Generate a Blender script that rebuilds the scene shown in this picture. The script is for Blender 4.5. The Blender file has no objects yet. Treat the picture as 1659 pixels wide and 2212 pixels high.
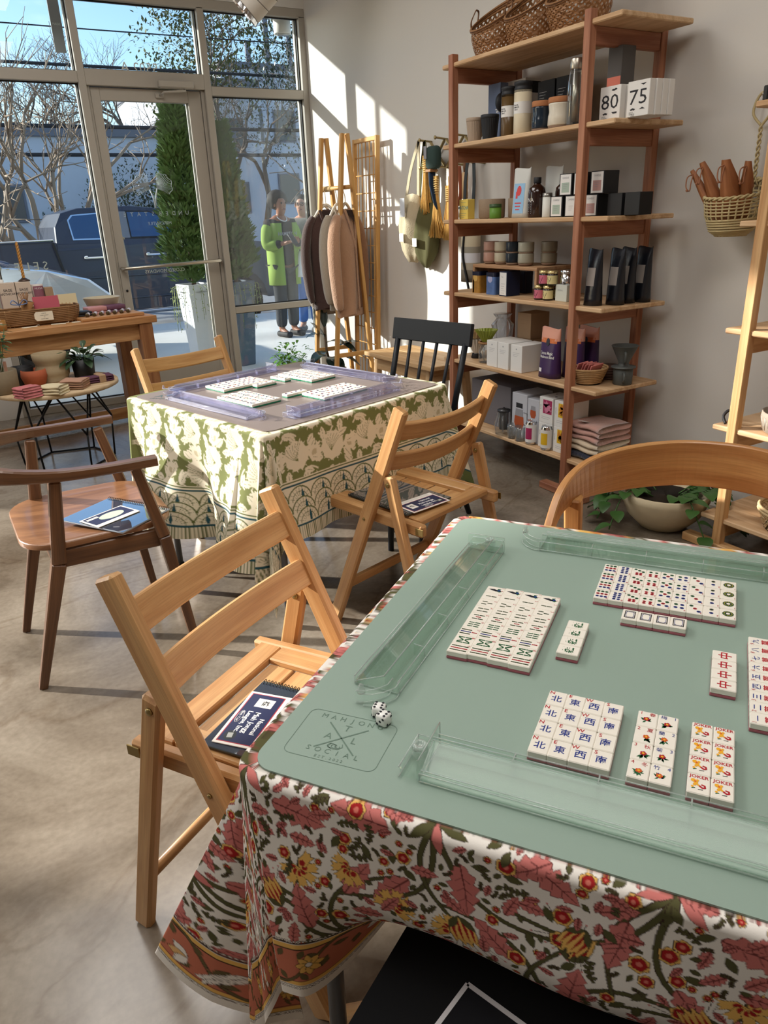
import bpy, bmesh, math, random
import numpy as np
from mathutils import Vector, Matrix
random.seed(7)
RNG = np.random.default_rng(7)
C = bpy.context.scene.collection
sc = bpy.context.scene

# ---------------------------------------------------------------- camera
CAM_H = 1.30
def make_camera():
    fpx, pitch, roll, yaw = 1592.095, 0.384634, -0.0401079, 0.517015
    f = Vector((math.sin(yaw)*math.cos(pitch), math.cos(yaw)*math.cos(pitch), -math.sin(pitch)))
    r0 = Vector((math.cos(yaw), -math.sin(yaw), 0)); u0 = r0.cross(f)
    r = math.cos(roll)*r0 + math.sin(roll)*u0
    u = -math.sin(roll)*r0 + math.cos(roll)*u0
    cd = bpy.data.cameras.new('camera'); cam = bpy.data.objects.new('camera', cd); C.objects.link(cam)
    cd.sensor_fit = 'HORIZONTAL'; cd.sensor_width = 36.0; cd.lens = 36.0*fpx/1659.0
    cd.clip_start = 0.02; cd.clip_end = 400
    m = Matrix(((r.x, u.x, -f.x, 0), (r.y, u.y, -f.y, 0), (r.z, u.z, -f.z, CAM_H), (0, 0, 0, 1)))
    cam.matrix_world = m
    sc.camera = cam
make_camera()

# ---------------------------------------------------------------- world, sun, added fill lights, exposure
SUN_DIR = Vector((1.0, -0.91, -0.49)).normalized()
def make_world():
    w = bpy.data.worlds.new('sky'); sc.world = w; w.use_nodes = True
    nt = w.node_tree; nt.nodes.clear()
    out = nt.nodes.new('ShaderNodeOutputWorld'); bg = nt.nodes.new('ShaderNodeBackground')
    sky = nt.nodes.new('ShaderNodeTexSky'); sky.sky_type = 'NISHITA'; sky.sun_disc = False
    sky.sun_elevation = math.radians(20); sky.sun_rotation = math.atan2(-SUN_DIR.x, -SUN_DIR.y)
    sky.air_density = 1.0; sky.dust_density = 0.6; sky.ozone_density = 2.0
    tc = nt.nodes.new('ShaderNodeTexCoord'); mp = nt.nodes.new('ShaderNodeMapping'); mp.inputs['Scale'].default_value = (1, 1, 2.6)
    nz = nt.nodes.new('ShaderNodeTexNoise'); nz.inputs['Scale'].default_value = 3.4; nz.inputs['Detail'].default_value = 6
    rp = nt.nodes.new('ShaderNodeValToRGB'); rp.color_ramp.elements[0].position = 0.52; rp.color_ramp.elements[1].position = 0.74
    mx = nt.nodes.new('ShaderNodeMixRGB'); mx.inputs[2].default_value = (9.0, 9.0, 9.0, 1)
    tint = nt.nodes.new('ShaderNodeMixRGB'); tint.blend_type = 'MULTIPLY'; tint.inputs[0].default_value = 1; tint.inputs[2].default_value = (0.92, 1.0, 1.08, 1)
    L = nt.links.new
    L(tc.outputs['Generated'], mp.inputs[0]); L(mp.outputs[0], nz.inputs['Vector']); L(nz.outputs['Fac'], rp.inputs[0])
    ml = nt.nodes.new('ShaderNodeMath'); ml.operation = 'MULTIPLY'; ml.inputs[1].default_value = 0.55
    L(rp.outputs[0], ml.inputs[0]); L(ml.outputs[0], mx.inputs[0]); L(sky.outputs[0], tint.inputs[1]); L(tint.outputs[0], mx.inputs[1])
    L(mx.outputs[0], bg.inputs[0]); bg.inputs[1].default_value = 0.26
    L(bg.outputs[0], out.inputs[0])
make_world()
def lamp(name, kind, energy, col, loc=(0, 0, 0), direction=(0, 0, -1), size=1.0, size_y=None, angle=None):
    d = bpy.data.lights.new(name, kind); d.energy = energy; d.color = col
    if kind == 'AREA':
        d.shape = 'RECTANGLE'; d.size = size; d.size_y = size_y or size
    if angle is not None: d.angle = angle
    o = bpy.data.objects.new(name, d); C.objects.link(o); o.location = loc
    o.rotation_euler = Vector(direction).to_track_quat('-Z', 'Y').to_euler()
    return o
lamp('sun', 'SUN', 9.0, (1.0, 0.95, 0.88), direction=SUN_DIR, angle=math.radians(0.9))
for nm, x, y, e in (('fill_light', 0.6, 0.6, 40), ('fill_light', 0.4, 3.6, 50), ('fill_light', -2.2, 2.0, 48)):  # fill lights added to brighten the room, no fixtures behind them
    lamp(nm, 'AREA', e, (1.0, 0.965, 0.92), (x, y, 3.28), (0, 0, -1), 1.6)
vs = sc.view_settings; vs.view_transform = 'Standard'; vs.look = 'None'; vs.gamma = 1.0; vs.exposure = 0.0; vs.use_curve_mapping = False
cy = sc.cycles
cy.max_bounces = 8; cy.diffuse_bounces = 4; cy.glossy_bounces = 4; cy.transmission_bounces = 6; cy.transparent_max_bounces = 24
cy.caustics_reflective = False; cy.caustics_refractive = False; cy.sample_clamp_indirect = 6.0
cy.use_denoising = True

# ---------------------------------------------------------------- colour and materials
def lin(c):
    o = []
    for v in c[:3]:
        v /= 255.0
        o.append(v/12.92 if v <= 0.04045 else ((v+0.055)/1.055)**2.4)
    return (*o, 1.0)
MATS = {}
def _new(name):
    m = bpy.data.materials.new(name); m.use_nodes = True
    b = m.node_tree.nodes['Principled BSDF']
    return m, m.node_tree, b
def mat(name, col, rough=0.6, metal=0.0, spec=0.4, var=0.0, vscale=8.0, bump=0.0, bscale=60.0, sheen=0.0, coat=0.0, trans=0.0):
    """plain material with optional noise variation of tone and relief"""
    if name in MATS: return MATS[name]
    m, nt, b = _new(name); c = lin(col)
    b.inputs['Base Color'].default_value = c; b.inputs['Roughness'].default_value = rough
    b.inputs['Metallic'].default_value = metal; b.inputs['Specular IOR Level'].default_value = spec
    if sheen: b.inputs['Sheen Weight'].default_value = sheen
    if coat: b.inputs['Coat Weight'].default_value = coat; b.inputs['Coat Roughness'].default_value = 0.12
    if trans: b.inputs['Transmission Weight'].default_value = trans
    if var or bump:
        tc = nt.nodes.new('ShaderNodeTexCoord')
    if var:
        nz = nt.nodes.new('ShaderNodeTexNoise'); nz.inputs['Scale'].default_value = vscale; nz.inputs['Detail'].default_value = 5
        mx = nt.nodes.new('ShaderNodeMixRGB')
        mx.inputs[1].default_value = tuple(v*(1-var) for v in c[:3])+(1,); mx.inputs[2].default_value = tuple(min(1, v*(1+var)) for v in c[:3])+(1,)
        nt.links.new(tc.outputs['Object'], nz.inputs['Vector']); nt.links.new(nz.outputs['Fac'], mx.inputs[0]); nt.links.new(mx.outputs[0], b.inputs['Base Color'])
    if bump:
        n2 = nt.nodes.new('ShaderNodeTexNoise'); n2.inputs['Scale'].default_value = bscale; n2.inputs['Detail'].default_value = 3
        bp = nt.nodes.new('ShaderNodeBump'); bp.inputs['Strength'].default_value = bump; bp.inputs['Distance'].default_value = 0.004
        nt.links.new(tc.outputs['Object'], n2.inputs['Vector']); nt.links.new(n2.outputs['Fac'], bp.inputs['Height']); nt.links.new(bp.outputs[0], b.inputs['Normal'])
    MATS[name] = m; return m
def wood(name, light, dark, rough=0.42, ring=1.0, fine=0.35, coat=0.0):
    """grain runs along x of the grain coordinate stored per vertex"""
    if name in MATS: return MATS[name]
    m, nt, b = _new(name); N = nt.nodes.new; L = nt.links.new
    at = N('ShaderNodeAttribute'); at.attribute_name = 'grain'
    mp = N('ShaderNodeMapping'); mp.inputs['Scale'].default_value = (2.2, 34*ring, 34*ring)
    n1 = N('ShaderNodeTexNoise'); n1.inputs['Scale'].default_value = 1.0; n1.inputs['Detail'].default_value = 4; n1.inputs['Distortion'].default_value = 0.8
    mp2 = N('ShaderNodeMapping'); mp2.inputs['Scale'].default_value = (9, 420, 420)
    n2 = N('ShaderNodeTexNoise'); n2.inputs['Scale'].default_value = 1.0; n2.inputs['Detail'].default_value = 2
    rp = N('ShaderNodeValToRGB'); e = rp.color_ramp.elements
    e[0].position = 0.36; e[0].color = lin(dark); e[1].position = 0.62; e[1].color = lin(light)
    mx = N('ShaderNodeMixRGB'); mx.blend_type = 'MULTIPLY'; mx.inputs[0].default_value = fine
    rp2 = N('ShaderNodeValToRGB'); rp2.color_ramp.elements[0].position = 0.35; rp2.color_ramp.elements[0].color = (0.55, 0.5, 0.45, 1); rp2.color_ramp.elements[1].position = 0.6
    L(at.outputs['Vector'], mp.inputs[0]); L(mp.outputs[0], n1.inputs['Vector']); L(n1.outputs['Fac'], rp.inputs[0])
    L(at.outputs['Vector'], mp2.inputs[0]); L(mp2.outputs[0], n2.inputs['Vector']); L(n2.outputs['Fac'], rp2.inputs[0])
    L(rp.outputs[0], mx.inputs[1]); L(rp2.outputs[0], mx.inputs[2]); L(mx.outputs[0], b.inputs['Base Color'])
    b.inputs['Roughness'].default_value = rough; b.inputs['Specular IOR Level'].default_value = 0.4
    if coat: b.inputs['Coat Weight'].default_value = coat; b.inputs['Coat Roughness'].default_value = 0.2
    MATS[name] = m; return m
def clear(name, col=(255, 255, 255), reflect=1.0, rough=0.02, haze=0.0, hazecol=(235, 240, 245)):
    """thin clear sheet: transparent, with Fresnel reflection and an optional milky share"""
    if name in MATS: return MATS[name]
    m, nt, b = _new(name); N = nt.nodes.new; L = nt.links.new
    nt.nodes.remove(b); out = nt.nodes['Material Output']
    t = N('ShaderNodeBsdfTransparent'); t.inputs[0].default_value = lin(col)
    g = N('ShaderNodeBsdfGlossy'); g.inputs['Roughness'].default_value = rough
    lw = N('ShaderNodeLayerWeight'); lw.inputs[0].default_value = 0.5
    pw = N('ShaderNodeMath'); pw.operation = 'POWER'; pw.inputs[1].default_value = 3.2; L(lw.outputs['Facing'], pw.inputs[0])
    ml = N('ShaderNodeMath'); ml.operation = 'MULTIPLY_ADD'; ml.inputs[1].default_value = 0.7*reflect; ml.inputs[2].default_value = 0.04*reflect; ml.use_clamp = True; L(pw.outputs[0], ml.inputs[0])
    mx = N('ShaderNodeMixShader'); L(ml.outputs[0], mx.inputs[0]); L(t.outputs[0], mx.inputs[1]); L(g.outputs[0], mx.inputs[2])
    last = mx
    if haze:
        d = N('ShaderNodeBsdfDiffuse'); d.inputs[0].default_value = lin(hazecol)
        m2 = N('ShaderNodeMixShader'); m2.inputs[0].default_value = haze; L(mx.outputs[0], m2.inputs[1]); L(d.outputs[0], m2.inputs[2]); last = m2
    L(last.outputs[0], out.inputs[0])
    MATS[name] = m; return m
def vcol(name, rough=0.8, bump=0.0, sheen=0.0):
    """colour from the printed pattern stored on the vertices"""
    if name in MATS: return MATS[name]
    m, nt, b = _new(name)
    at = nt.nodes.new('ShaderNodeAttribute'); at.attribute_name = 'print'
    nt.links.new(at.outputs['Color'], b.inputs['Base Color']); b.inputs['Roughness'].default_value = rough; b.inputs['Specular IOR Level'].default_value = 0.15
    if sheen: b.inputs['Sheen Weight'].default_value = sheen
    if bump:
        tc = nt.nodes.new('ShaderNodeTexCoord'); n2 = nt.nodes.new('ShaderNodeTexNoise'); n2.inputs['Scale'].default_value = 500
        bp = nt.nodes.new('ShaderNodeBump'); bp.inputs['Strength'].default_value = bump; bp.inputs['Distance'].default_value = 0.001
        nt.links.new(tc.outputs['Object'], n2.inputs['Vector']); nt.links.new(n2.outputs['Fac'], bp.inputs['Height']); nt.links.new(bp.outputs[0], b.inputs['Normal'])
    MATS[name] = m; return m

# ---------------------------------------------------------------- mesh building
def frame_of(d, up=(0, 0, 1)):
    """3x3 whose columns are: along, side, up"""
    x = Vector(d).normalized(); u = Vector(up)
    if abs(x.dot(u.normalized())) > 0.98: u = Vector((0, 1, 0)) if abs(x.y) < 0.9 else Vector((1, 0, 0))
    y = u.cross(x).normalized(); z = x.cross(y)
    return Matrix((x, y, z)).transposed()
_CB = None
class MB:
    def __init__(s): s.v = []; s.f = []; s.m = []; s.g = []; s.s = []
    def add(s, vs, fs, mi=0, g=None, smooth=False):
        n = len(s.v); s.v += [tuple(v) for v in vs]
        s.g += [tuple(q) for q in (g if g is not None else vs)]
        for f in fs: s.f.append(tuple(i+n for i in f)); s.m.append(mi); s.s.append(smooth)
        return s
    def cbox(s, c, size, b=0.002, rot=None, mi=0, taper=None, grain=0):
        """box with chamfered edges; taper=(sx,sy) scales the +z end; grain: axis the grain follows"""
        hx, hy, hz = (q/2 for q in size); b = min(b, hx*.9, hy*.9, hz*.9)
        vs = []; key = {}
        for sx in (-1, 1):
            for sy in (-1, 1):
                for sz in (-1, 1):
                    for a in range(3):
                        p = [sx*hx, sy*hy, sz*hz]
                        for k in range(3):
                            if k != a: p[k] -= (sx, sy, sz)[k]*b
                        key[(sx, sy, sz, a)] = len(vs); vs.append(p)
        fs = []
        for a in range(3):
            o1, o2 = (a+1) % 3, (a+2) % 3
            for sg in (-1, 1):
                q = []
                for (u, w) in ((-1, -1), (1, -1), (1, 1), (-1, 1)):
                    k = [0, 0, 0]; k[a] = sg; k[o1] = u; k[o2] = w; q.append(key[(*k, a)])
                fs.append(q if sg > 0 else q[::-1])
        for a in range(3):
            o1, o2 = (a+1) % 3, (a+2) % 3
            for u in (-1, 1):
                for w in (-1, 1):
                    k0 = [0, 0, 0]; k1 = [0, 0, 0]; k0[a] = -1; k1[a] = 1
                    for k in (k0, k1): k[o1] = u; k[o2] = w
                    q = [key[(*k0, o1)], key[(*k1, o1)], key[(*k1, o2)], key[(*k0, o2)]]
                    fs.append(q if u*w > 0 else q[::-1])
        for sx in (-1, 1):
            for sy in (-1, 1):
                for sz in (-1, 1):
                    q = [key[(sx, sy, sz, a)] for a in range(3)]
                    fs.append(q if sx*sy*sz > 0 else q[::-1])
        off = (random.random()*9, random.random()*9, random.random()*9)
        ordr = (grain, (grain+1) % 3, (grain+2) % 3)
        g = [(p[ordr[0]]+off[0], p[ordr[1]]+off[1], p[ordr[2]]+off[2]) for p in vs]
        if taper:
            for p in vs:
                t = (p[2]+hz)/(2*hz); p[0] *= 1+(taper[0]-1)*t; p[1] *= 1+(taper[1]-1)*t
        R = rot or Matrix.Identity(3); cc = Vector(c)
        return s.add([R@Vector(p)+cc for p in vs], fs, mi, g)
    def beam(s, p0, p1, w, t, up=(0, 0, 1), b=0.002, mi=0, w1=None, t1=None):
        """bar from p0 to p1: w across (side), t along up"""
        p0 = Vector(p0); p1 = Vector(p1); F = frame_of(p1-p0, up)
        # put length on local z for tapering: columns side, up, along
        R = Matrix((F.col[1], F.col[2], F.col[0])).transposed()
        tp = ((w1 or w)/w, (t1 or t)/t) if (w1 or t1) else None
        return s.cbox((p0+p1)/2, (w, t, (p1-p0).length), b, R, mi, tp, grain=2)
    def rcube(s, c, size, r, k=3, rot=None, mi=0):
        """soft box with rounded edges"""
        h = [q/2-r for q in size]; R = rot or Matrix.Identity(3); cc = Vector(c); n = 2*k
        for a in range(3):
            for sg in (-1, 1):
                vs = []
                for i in range(n+1):
                    for j in range(n+1):
                        u = math.tan((i/n*2-1)*math.pi/4); w = math.tan((j/n*2-1)*math.pi/4); d = [0, 0, 0]; d[a] = sg; d[(a+1) % 3] = u; d[(a+2) % 3] = w*sg
                        d = Vector(d).normalized(); ic = [0, 0, 0]
                        ic[a] = sg*h[a]
                        for e, q in (((a+1) % 3, i), ((a+2) % 3, j if sg > 0 else n-j)): ic[e] = h[e]*(1 if q > k else -1 if q < k else 0)
                        vs.append(R@(Vector(ic)+d*r)+cc)
                s.add(vs, [(i*(n+1)+j, (i+1)*(n+1)+j, (i+1)*(n+1)+j+1, i*(n+1)+j+1) for i in range(n) for j in range(n)], mi, None, True)
        return s
    def lathe(s, prof, c=(0, 0, 0), n=24, mi=0, smooth=True, rot=None, wob=None, cap=True):
        vs = []; fs = []; k = len(prof)
        for i in range(n):
            a = 2*math.pi*i/n
            for (r, z) in prof:
                rr = r*(wob(a, z) if wob else 1.0); vs.append((rr*math.cos(a), rr*math.sin(a), z))
        for i in range(n):
            j = (i+1) % n
            for q in range(k-1): fs.append((i*k+q, j*k+q, j*k+q+1, i*k+q+1))
        if cap:
            if prof[0][0] > 1e-6: fs.append([i*k for i in range(n)][::-1])
            if prof[-1][0] > 1e-6: fs.append([i*k+k-1 for i in range(n)])
        R = rot or Matrix.Identity(3); cc = Vector(c)
        return s.add([R@Vector(v)+cc for v in vs], fs, mi, [(v[2], v[0], v[1]) for v in vs], smooth)
    def tube(s, pts, r, n=8, mi=0, smooth=True, closed=False, flat=1.0):
        """round bar along a path; r is a number or one per point"""
        pts = [Vector(p) for p in pts]; m = len(pts); rr = r if isinstance(r, (list, tuple)) else [r]*m
        vs = []; g = []; fs = []; run = 0; up = None; off = random.random()*9
        for i, p in enumerate(pts):
            if closed: d = pts[(i+1) % m]-pts[i-1]
            else: d = pts[min(i+1, m-1)]-pts[max(i-1, 0)]
            if d.length < 1e-9: d = Vector((0, 0, 1))
            d.normalize()
            if up is None: up = frame_of(d).col[1]
            side = (up-d*up.dot(d))
            if side.length < 1e-6: side = frame_of(d).col[1]
            side.normalize(); up = side; w = d.cross(side)
            if i: run += (p-pts[i-1]).length
            for q in range(n):
                a = 2*math.pi*q/n; vs.append(p+side*math.cos(a)*rr[i]+w*math.sin(a)*rr[i]*flat); g.append((run+off, math.cos(a)*rr[i], math.sin(a)*rr[i]))
        for i in range(m if closed else m-1):
            j = (i+1) % m
            for q in range(n): fs.append((i*n+q, i*n+(q+1) % n, j*n+(q+1) % n, j*n+q))
        if not closed:
            fs.append(list(range(n))[::-1]); fs.append([(m-1)*n+q for q in range(n)])
        return s.add(vs, fs, mi, g, smooth)
    def prism(s, poly, z0, z1, c=(0, 0, 0), rot=None, mi=0, smooth=False):
        """flat outline in local xy raised from z0 to z1"""
        n = len(poly); vs = [(x, y, z0) for x, y in poly]+[(x, y, z1) for x, y in poly]
        a = sum(poly[i][0]*poly[(i+1) % n][1]-poly[(i+1) % n][0]*poly[i][1] for i in range(n))
        if a < 0: vs = [(x, y, z0) for x, y in poly[::-1]]+[(x, y, z1) for x, y in poly[::-1]]
        fs = [list(range(n))[::-1], [n+i for i in range(n)]]+[(i, (i+1) % n, n+(i+1) % n, n+i) for i in range(n)]
        R = rot or Matrix.Identity(3); cc = Vector(c); off = (random.random()*9, random.random()*9, 0)
        return s.add([R@Vector(v)+cc for v in vs], fs, mi, [(v[0]+off[0], v[1]+off[1], v[2]) for v in vs], smooth)
    def flat(s, poly, z=0.0, c=(0, 0, 0), rot=None, mi=0):
        R = rot or Matrix.Identity(3); cc = Vector(c)
        return s.add([R@Vector((x, y, z))+cc for x, y in poly], [list(range(len(poly)))], mi)
    def strip(s, rows, mi=0, closed=False, smooth=True, g=None):
        """surface through rows of points"""
        k = len(rows[0]); vs = [p for r in rows for p in r]; fs = []
        for i in range(len(rows)-1):
            for j in range(k if closed else k-1):
                fs.append((i*k+j, i*k+(j+1) % k, (i+1)*k+(j+1) % k, (i+1)*k+j))
        return s.add(vs, fs, mi, g, smooth)
    def text(s, txt, h, c, rot=None, mi=0, align='C', mirror=False, bold=0.0, sx=1.0):
        """lettering as flat shapes, cap height h, in local xy"""
        vs, fs, w = text_shape(txt, bold)
        R = rot or Matrix.Identity(3); cc = Vector(c); ox = {'C': -w/2, 'L': 0, 'R': -w}[align]; k = -1 if mirror else 1
        P = [R@Vector(((x+ox)*h*sx*k, (y-0.5)*h, 0))+cc for x, y in vs]
        return s.add(P, [f[::-1] for f in fs] if mirror else fs, mi)
_TXT = {}
def text_shape(txt, bold=0.0):
    """outlines of a word in the built-in font: cap height 1"""
    if (txt, bold) not in _TXT:
        cu = bpy.data.curves.new('lettering', 'FONT'); cu.body = txt; cu.size = 1.0; cu.resolution_u = 2; cu.offset = bold
        o = bpy.data.objects.new('lettering', cu); me = bpy.data.meshes.new_from_object(o)
        P = [(v.co.x, v.co.y) for v in me.vertices]; F = [tuple(p.vertices) for p in me.polygons]
        bpy.data.objects.remove(o); bpy.data.curves.remove(cu); bpy.data.meshes.remove(me)
        k = 1/0.69
        if P and max(ord(ch) for ch in txt) > 0x2E80:
            x0 = min(p[0] for p in P); xs = max(p[0] for p in P)-x0; ys = [p[1] for p in P]; k = 1/max(max(ys)-min(ys), xs/len(txt)*.9); ym = (max(ys)+min(ys))/2
            P = [((x-x0)*k, (y-ym)*k+.5) for x, y in P]
        else:
            x0 = min([p[0] for p in P] or [0]); P = [((x-x0)*k, y*k) for x, y in P]
        _TXT[(txt, bold)] = (P, F, max([p[0] for p in P] or [0]))
    return _TXT[(txt, bold)]
def obj(name, mb, mats, parent=None, loc=None, col=None):
    me = bpy.data.meshes.new(name); me.from_pydata(mb.v, [], mb.f)
    if not isinstance(mats, (list, tuple)): mats = [mats]
    for m in mats: me.materials.append(m)
    n = len(mb.f)
    if n:
        me.polygons.foreach_set('material_index', mb.m); me.polygons.foreach_set('use_smooth', mb.s)
        a = me.attributes.new('grain', 'FLOAT_VECTOR', 'POINT'); a.data.foreach_set('vector', np.array(mb.g, np.float32).ravel())
    me.update()
    o = bpy.data.objects.new(name, me); C.objects.link(o)
    if parent: o.parent = parent
    if loc is not None: o.location = loc
    return o
def tag(o, label, cat, group=None, kind=None):
    o['label'] = label; o['category'] = cat
    if group: o['group'] = group
    if kind: o['kind'] = kind
    return o
def thing(name, label, cat, loc=(0, 0, 0), rotz=0.0, group=None):
    o = bpy.data.objects.new(name, None); C.objects.link(o); o.empty_display_size = 0.05
    o.location = loc; o.rotation_euler = (0, 0, rotz)
    return tag(o, label, cat, group)
def struct(name, mb, mats, parent=None):
    o = obj(name, mb, mats, parent)
    if not parent: o['kind'] = 'structure'
    return o
def kids(o): return [c for c in o.children]
def dup(root, loc=None, rotz=None, label=None, group=None):
    r = root.copy(); C.objects.link(r)
    if loc is not None: r.location = loc
    if rotz is not None: r.rotation_euler = (0, 0, rotz)
    if label: r['label'] = label
    if group: r['group'] = group
    for ch in KID.get(root.name, ()):
        c = ch.copy(); C.objects.link(c); c.parent = r
        for g in KID.get(ch.name, ()):
            d = g.copy(); C.objects.link(d); d.parent = c
    return r
KID = {}
def remember(root):
    """note a thing's parts once, so that copies do not search the scene"""
    KID[root.name] = list(root.children)
    for ch in root.children: KID[ch.name] = list(ch.children)
    return root
def rz(a): return Matrix.Rotation(a, 3, 'Z')
def ang(d): return math.atan2(d[1], d[0])
# ================================================================ the room
WX, WY, CEIL = 2.86, 5.95, 3.4          # right wall, storefront plane, ceiling
XL, YB = -5.2, -3.6                     # left and back walls
def floor_mat():
    m, nt, b = _new('polished_concrete'); N = nt.nodes.new; L = nt.links.new
    tc = N('ShaderNodeTexCoord')
    n1 = N('ShaderNodeTexNoise'); n1.inputs['Scale'].default_value = 1.7; n1.inputs['Detail'].default_value = 9; n1.inputs['Roughness'].default_value = 0.62; n1.inputs['Distortion'].default_value = 0.6
    r1 = N('ShaderNodeValToRGB'); e = r1.color_ramp.elements
    e[0].position = 0.34; e[0].color = lin((98, 87, 74)); e[1].position = 0.68; e[1].color = lin((164, 154, 139))
    e2 = r1.color_ramp.elements.new(0.5); e2.color = lin((132, 121, 107))
    n2 = N('ShaderNodeTexNoise'); n2.inputs['Scale'].default_value = 60; n2.inputs['Detail'].default_value = 4
    r2 = N('ShaderNodeValToRGB'); r2.color_ramp.elements[0].position = 0.3; r2.color_ramp.elements[0].color = (0.78, 0.77, 0.75, 1); r2.color_ramp.elements[1].position = 0.65
    mx = N('ShaderNodeMixRGB'); mx.blend_type = 'MULTIPLY'; mx.inputs[0].default_value = 0.7
    n3 = N('ShaderNodeTexNoise'); n3.inputs['Scale'].default_value = 3.2; n3.inputs['Detail'].default_value = 6
    r3 = N('ShaderNodeMapRange'); r3.inputs[1].default_value = 0.3; r3.inputs[2].default_value = 0.7; r3.inputs[3].default_value = 0.10; r3.inputs[4].default_value = 0.30
    # dark veins
    v = N('ShaderNodeTexNoise'); v.inputs['Scale'].default_value = 0.9; v.inputs['Detail'].default_value = 8; v.inputs['Distortion'].default_value = 1.6
    rv = N('ShaderNodeValToRGB'); ev = rv.color_ramp.elements; ev[0].position = 0.485; ev[0].color = (1, 1, 1, 1); ev[1].position = 0.515; ev[1].color = (1, 1, 1, 1)
    em = rv.color_ramp.elements.new(0.5); em.color = (0.72, 0.66, 0.6, 1)
    m2 = N('ShaderNodeMixRGB'); m2.blend_type = 'MULTIPLY'; m2.inputs[0].default_value = 0.7
    for q in (n1, n2, n3, v): L(tc.outputs['Object'], q.inputs['Vector'])
    L(n1.outputs['Fac'], r1.inputs[0]); L(n2.outputs['Fac'], r2.inputs[0]); L(r1.outputs[0], mx.inputs[1]); L(r2.outputs[0], mx.inputs[2])
    L(v.outputs['Fac'], rv.inputs[0]); L(mx.outputs[0], m2.inputs[1]); L(rv.outputs[0], m2.inputs[2]); L(m2.outputs[0], b.inputs['Base Color'])
    L(n3.outputs['Fac'], r3.inputs[0]); L(r3.outputs[0], b.inputs['Roughness']); b.inputs['Specular IOR Level'].default_value = 0.55
    return m
M_WALL = mat('wall_paint', (214, 210, 204), 0.75, spec=0.25, var=0.03, vscale=1.2, bump=0.08, bscale=220)
M_CEIL = mat('ceiling_paint', (222, 218, 210), 0.9)
M_ALU = mat('storefront_metal', (166, 159, 148), 0.42, 0.0, 0.5)
M_ALUW = mat('storefront_metal_light', (196, 190, 180), 0.4, 0.0, 0.5)
M_GASK = mat('gasket', (18, 18, 18), 0.6)
M_PANE = clear('window_glass', (246, 250, 250), reflect=0.55, rough=0.0)
M_HAZY = clear('window_glass_dusty', (243, 247, 247), reflect=0.9, rough=0.03, haze=0.045)  # milky share imitates the reflection haze over the right pane
def slab(name, x0, x1, y0, y1, z0, z1, m, b=0.0):
    mb = MB(); c = ((x0+x1)/2, (y0+y1)/2, (z0+z1)/2); mb.cbox(c, (x1-x0, y1-y0, z1-z0), 0.0005)
    return mb
struct('floor', slab('f', XL, WX, YB, WY+0.11, -0.12, 0.0, None), floor_mat())
struct('wall_right', slab('w', WX, WX+0.15, YB, WY+0.11, -0.12, CEIL, None), M_WALL)
struct('wall_back', slab('w', XL, WX, YB-0.15, YB, -0.12, CEIL, None), M_WALL)
struct('wall_left', slab('w', XL-0.15, XL, YB, WY+0.11, -0.12, CEIL, None), M_WALL)
struct('ceiling', slab('c', XL, WX, YB, WY+0.11, CEIL, CEIL+0.1, None), M_CEIL)
# front wall: pier added to keep sun off the shelves, band above glass
mb = MB()
def wbox(x0, x1, z0, z1, y0=WY, y1=WY+0.11, b=0.0005, mi=0, mbb=None): (mbb or mb).cbox(((x0+x1)/2, (y0+y1)/2, (z0+z1)/2), (x1-x0, y1-y0, z1-z0), b, None, mi)
SUNBLOCK_R, SUNBLOCK_L = 0.36, -2.16
wbox(SUNBLOCK_L, SUNBLOCK_R, 0, CEIL); wbox(SUNBLOCK_R, WX, 2.75, CEIL)
struct('wall_front', mb, M_WALL)
# ---- storefront metalwork, each member its own trim piece
def bar(name, x0, x1, z0, z1, y0=WY, y1=WY+0.1, m=None, b=0.003):
    q = MB(); wbox(x0, x1, z0, z1, y0, y1, b, 0, q); return struct(name, q, m or M_ALU)
bar('trim_1', 1.144, 1.193, 0.0, 2.70); bar('trim_2', 2.022, 2.072, 0.0, 2.70); bar('trim_3', 2.812, 2.86, 0.0, 2.70)
bar('trim_4', SUNBLOCK_R, WX, 2.69, 2.75); bar('trim_5', SUNBLOCK_R, SUNBLOCK_R+0.05, 0.0, 2.70)
bar('trim_6', SUNBLOCK_R+0.05, 1.144, 2.198, 2.266); bar('trim_7', 1.193, 2.022, 2.185, 2.284)
bar('trim_8', 2.072, 2.812, 2.150, 2.211); bar('trim_9', 2.072, 2.812, 0.588, 0.637); bar('trim_10', SUNBLOCK_R+0.05, 1.144, 0.0, 0.055); bar('trim_11', 2.072, 2.812, 0.0, 0.05)
bar('trim_12', 1.193, 1.215, 0.0, 2.185, WY+0.03, WY+0.1); bar('trim_13', 1.998, 2.022, 0.0, 2.185, WY+0.03, WY+0.1)
def window(n, x0, x1, z0, z1, m=None, gask=True):
    q = MB(); wbox(x0-0.004, x1+0.004, z0-0.004, z1+0.004, WY+0.055, WY+0.063, 0.0005, 0, q)
    p = struct('window_%d' % n, q, m or M_PANE)
    g = MB(); t = 0.008
    for (a, b2, c, d) in ((x0, x0+t, z0, z1), (x1-t, x1, z0, z1), (x0+t, x1-t, z0, z0+t), (x0+t, x1-t, z1-t, z1)): wbox(a, b2, c, d, WY+0.040, WY+0.053, 0.0005, 0, g)
    obj('gasket', g, M_GASK, p)
    st = MB(); t2 = 0.013
    for (a, b2, c, d) in ((x0, x0+t2, z0, z1), (x1-t2, x1, z0, z1)): wbox(a, b2, c, d, WY+0.066, WY+0.098, 0.001, 0, st)
    obj('glazing_bead', st, M_ALUW, p)
    return p
W_LT = window(1, SUNBLOCK_R+0.05, 1.144, 2.266, 2.69); W_L = window(2, SUNBLOCK_R+0.05, 1.144, 0.055, 2.198)
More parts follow.
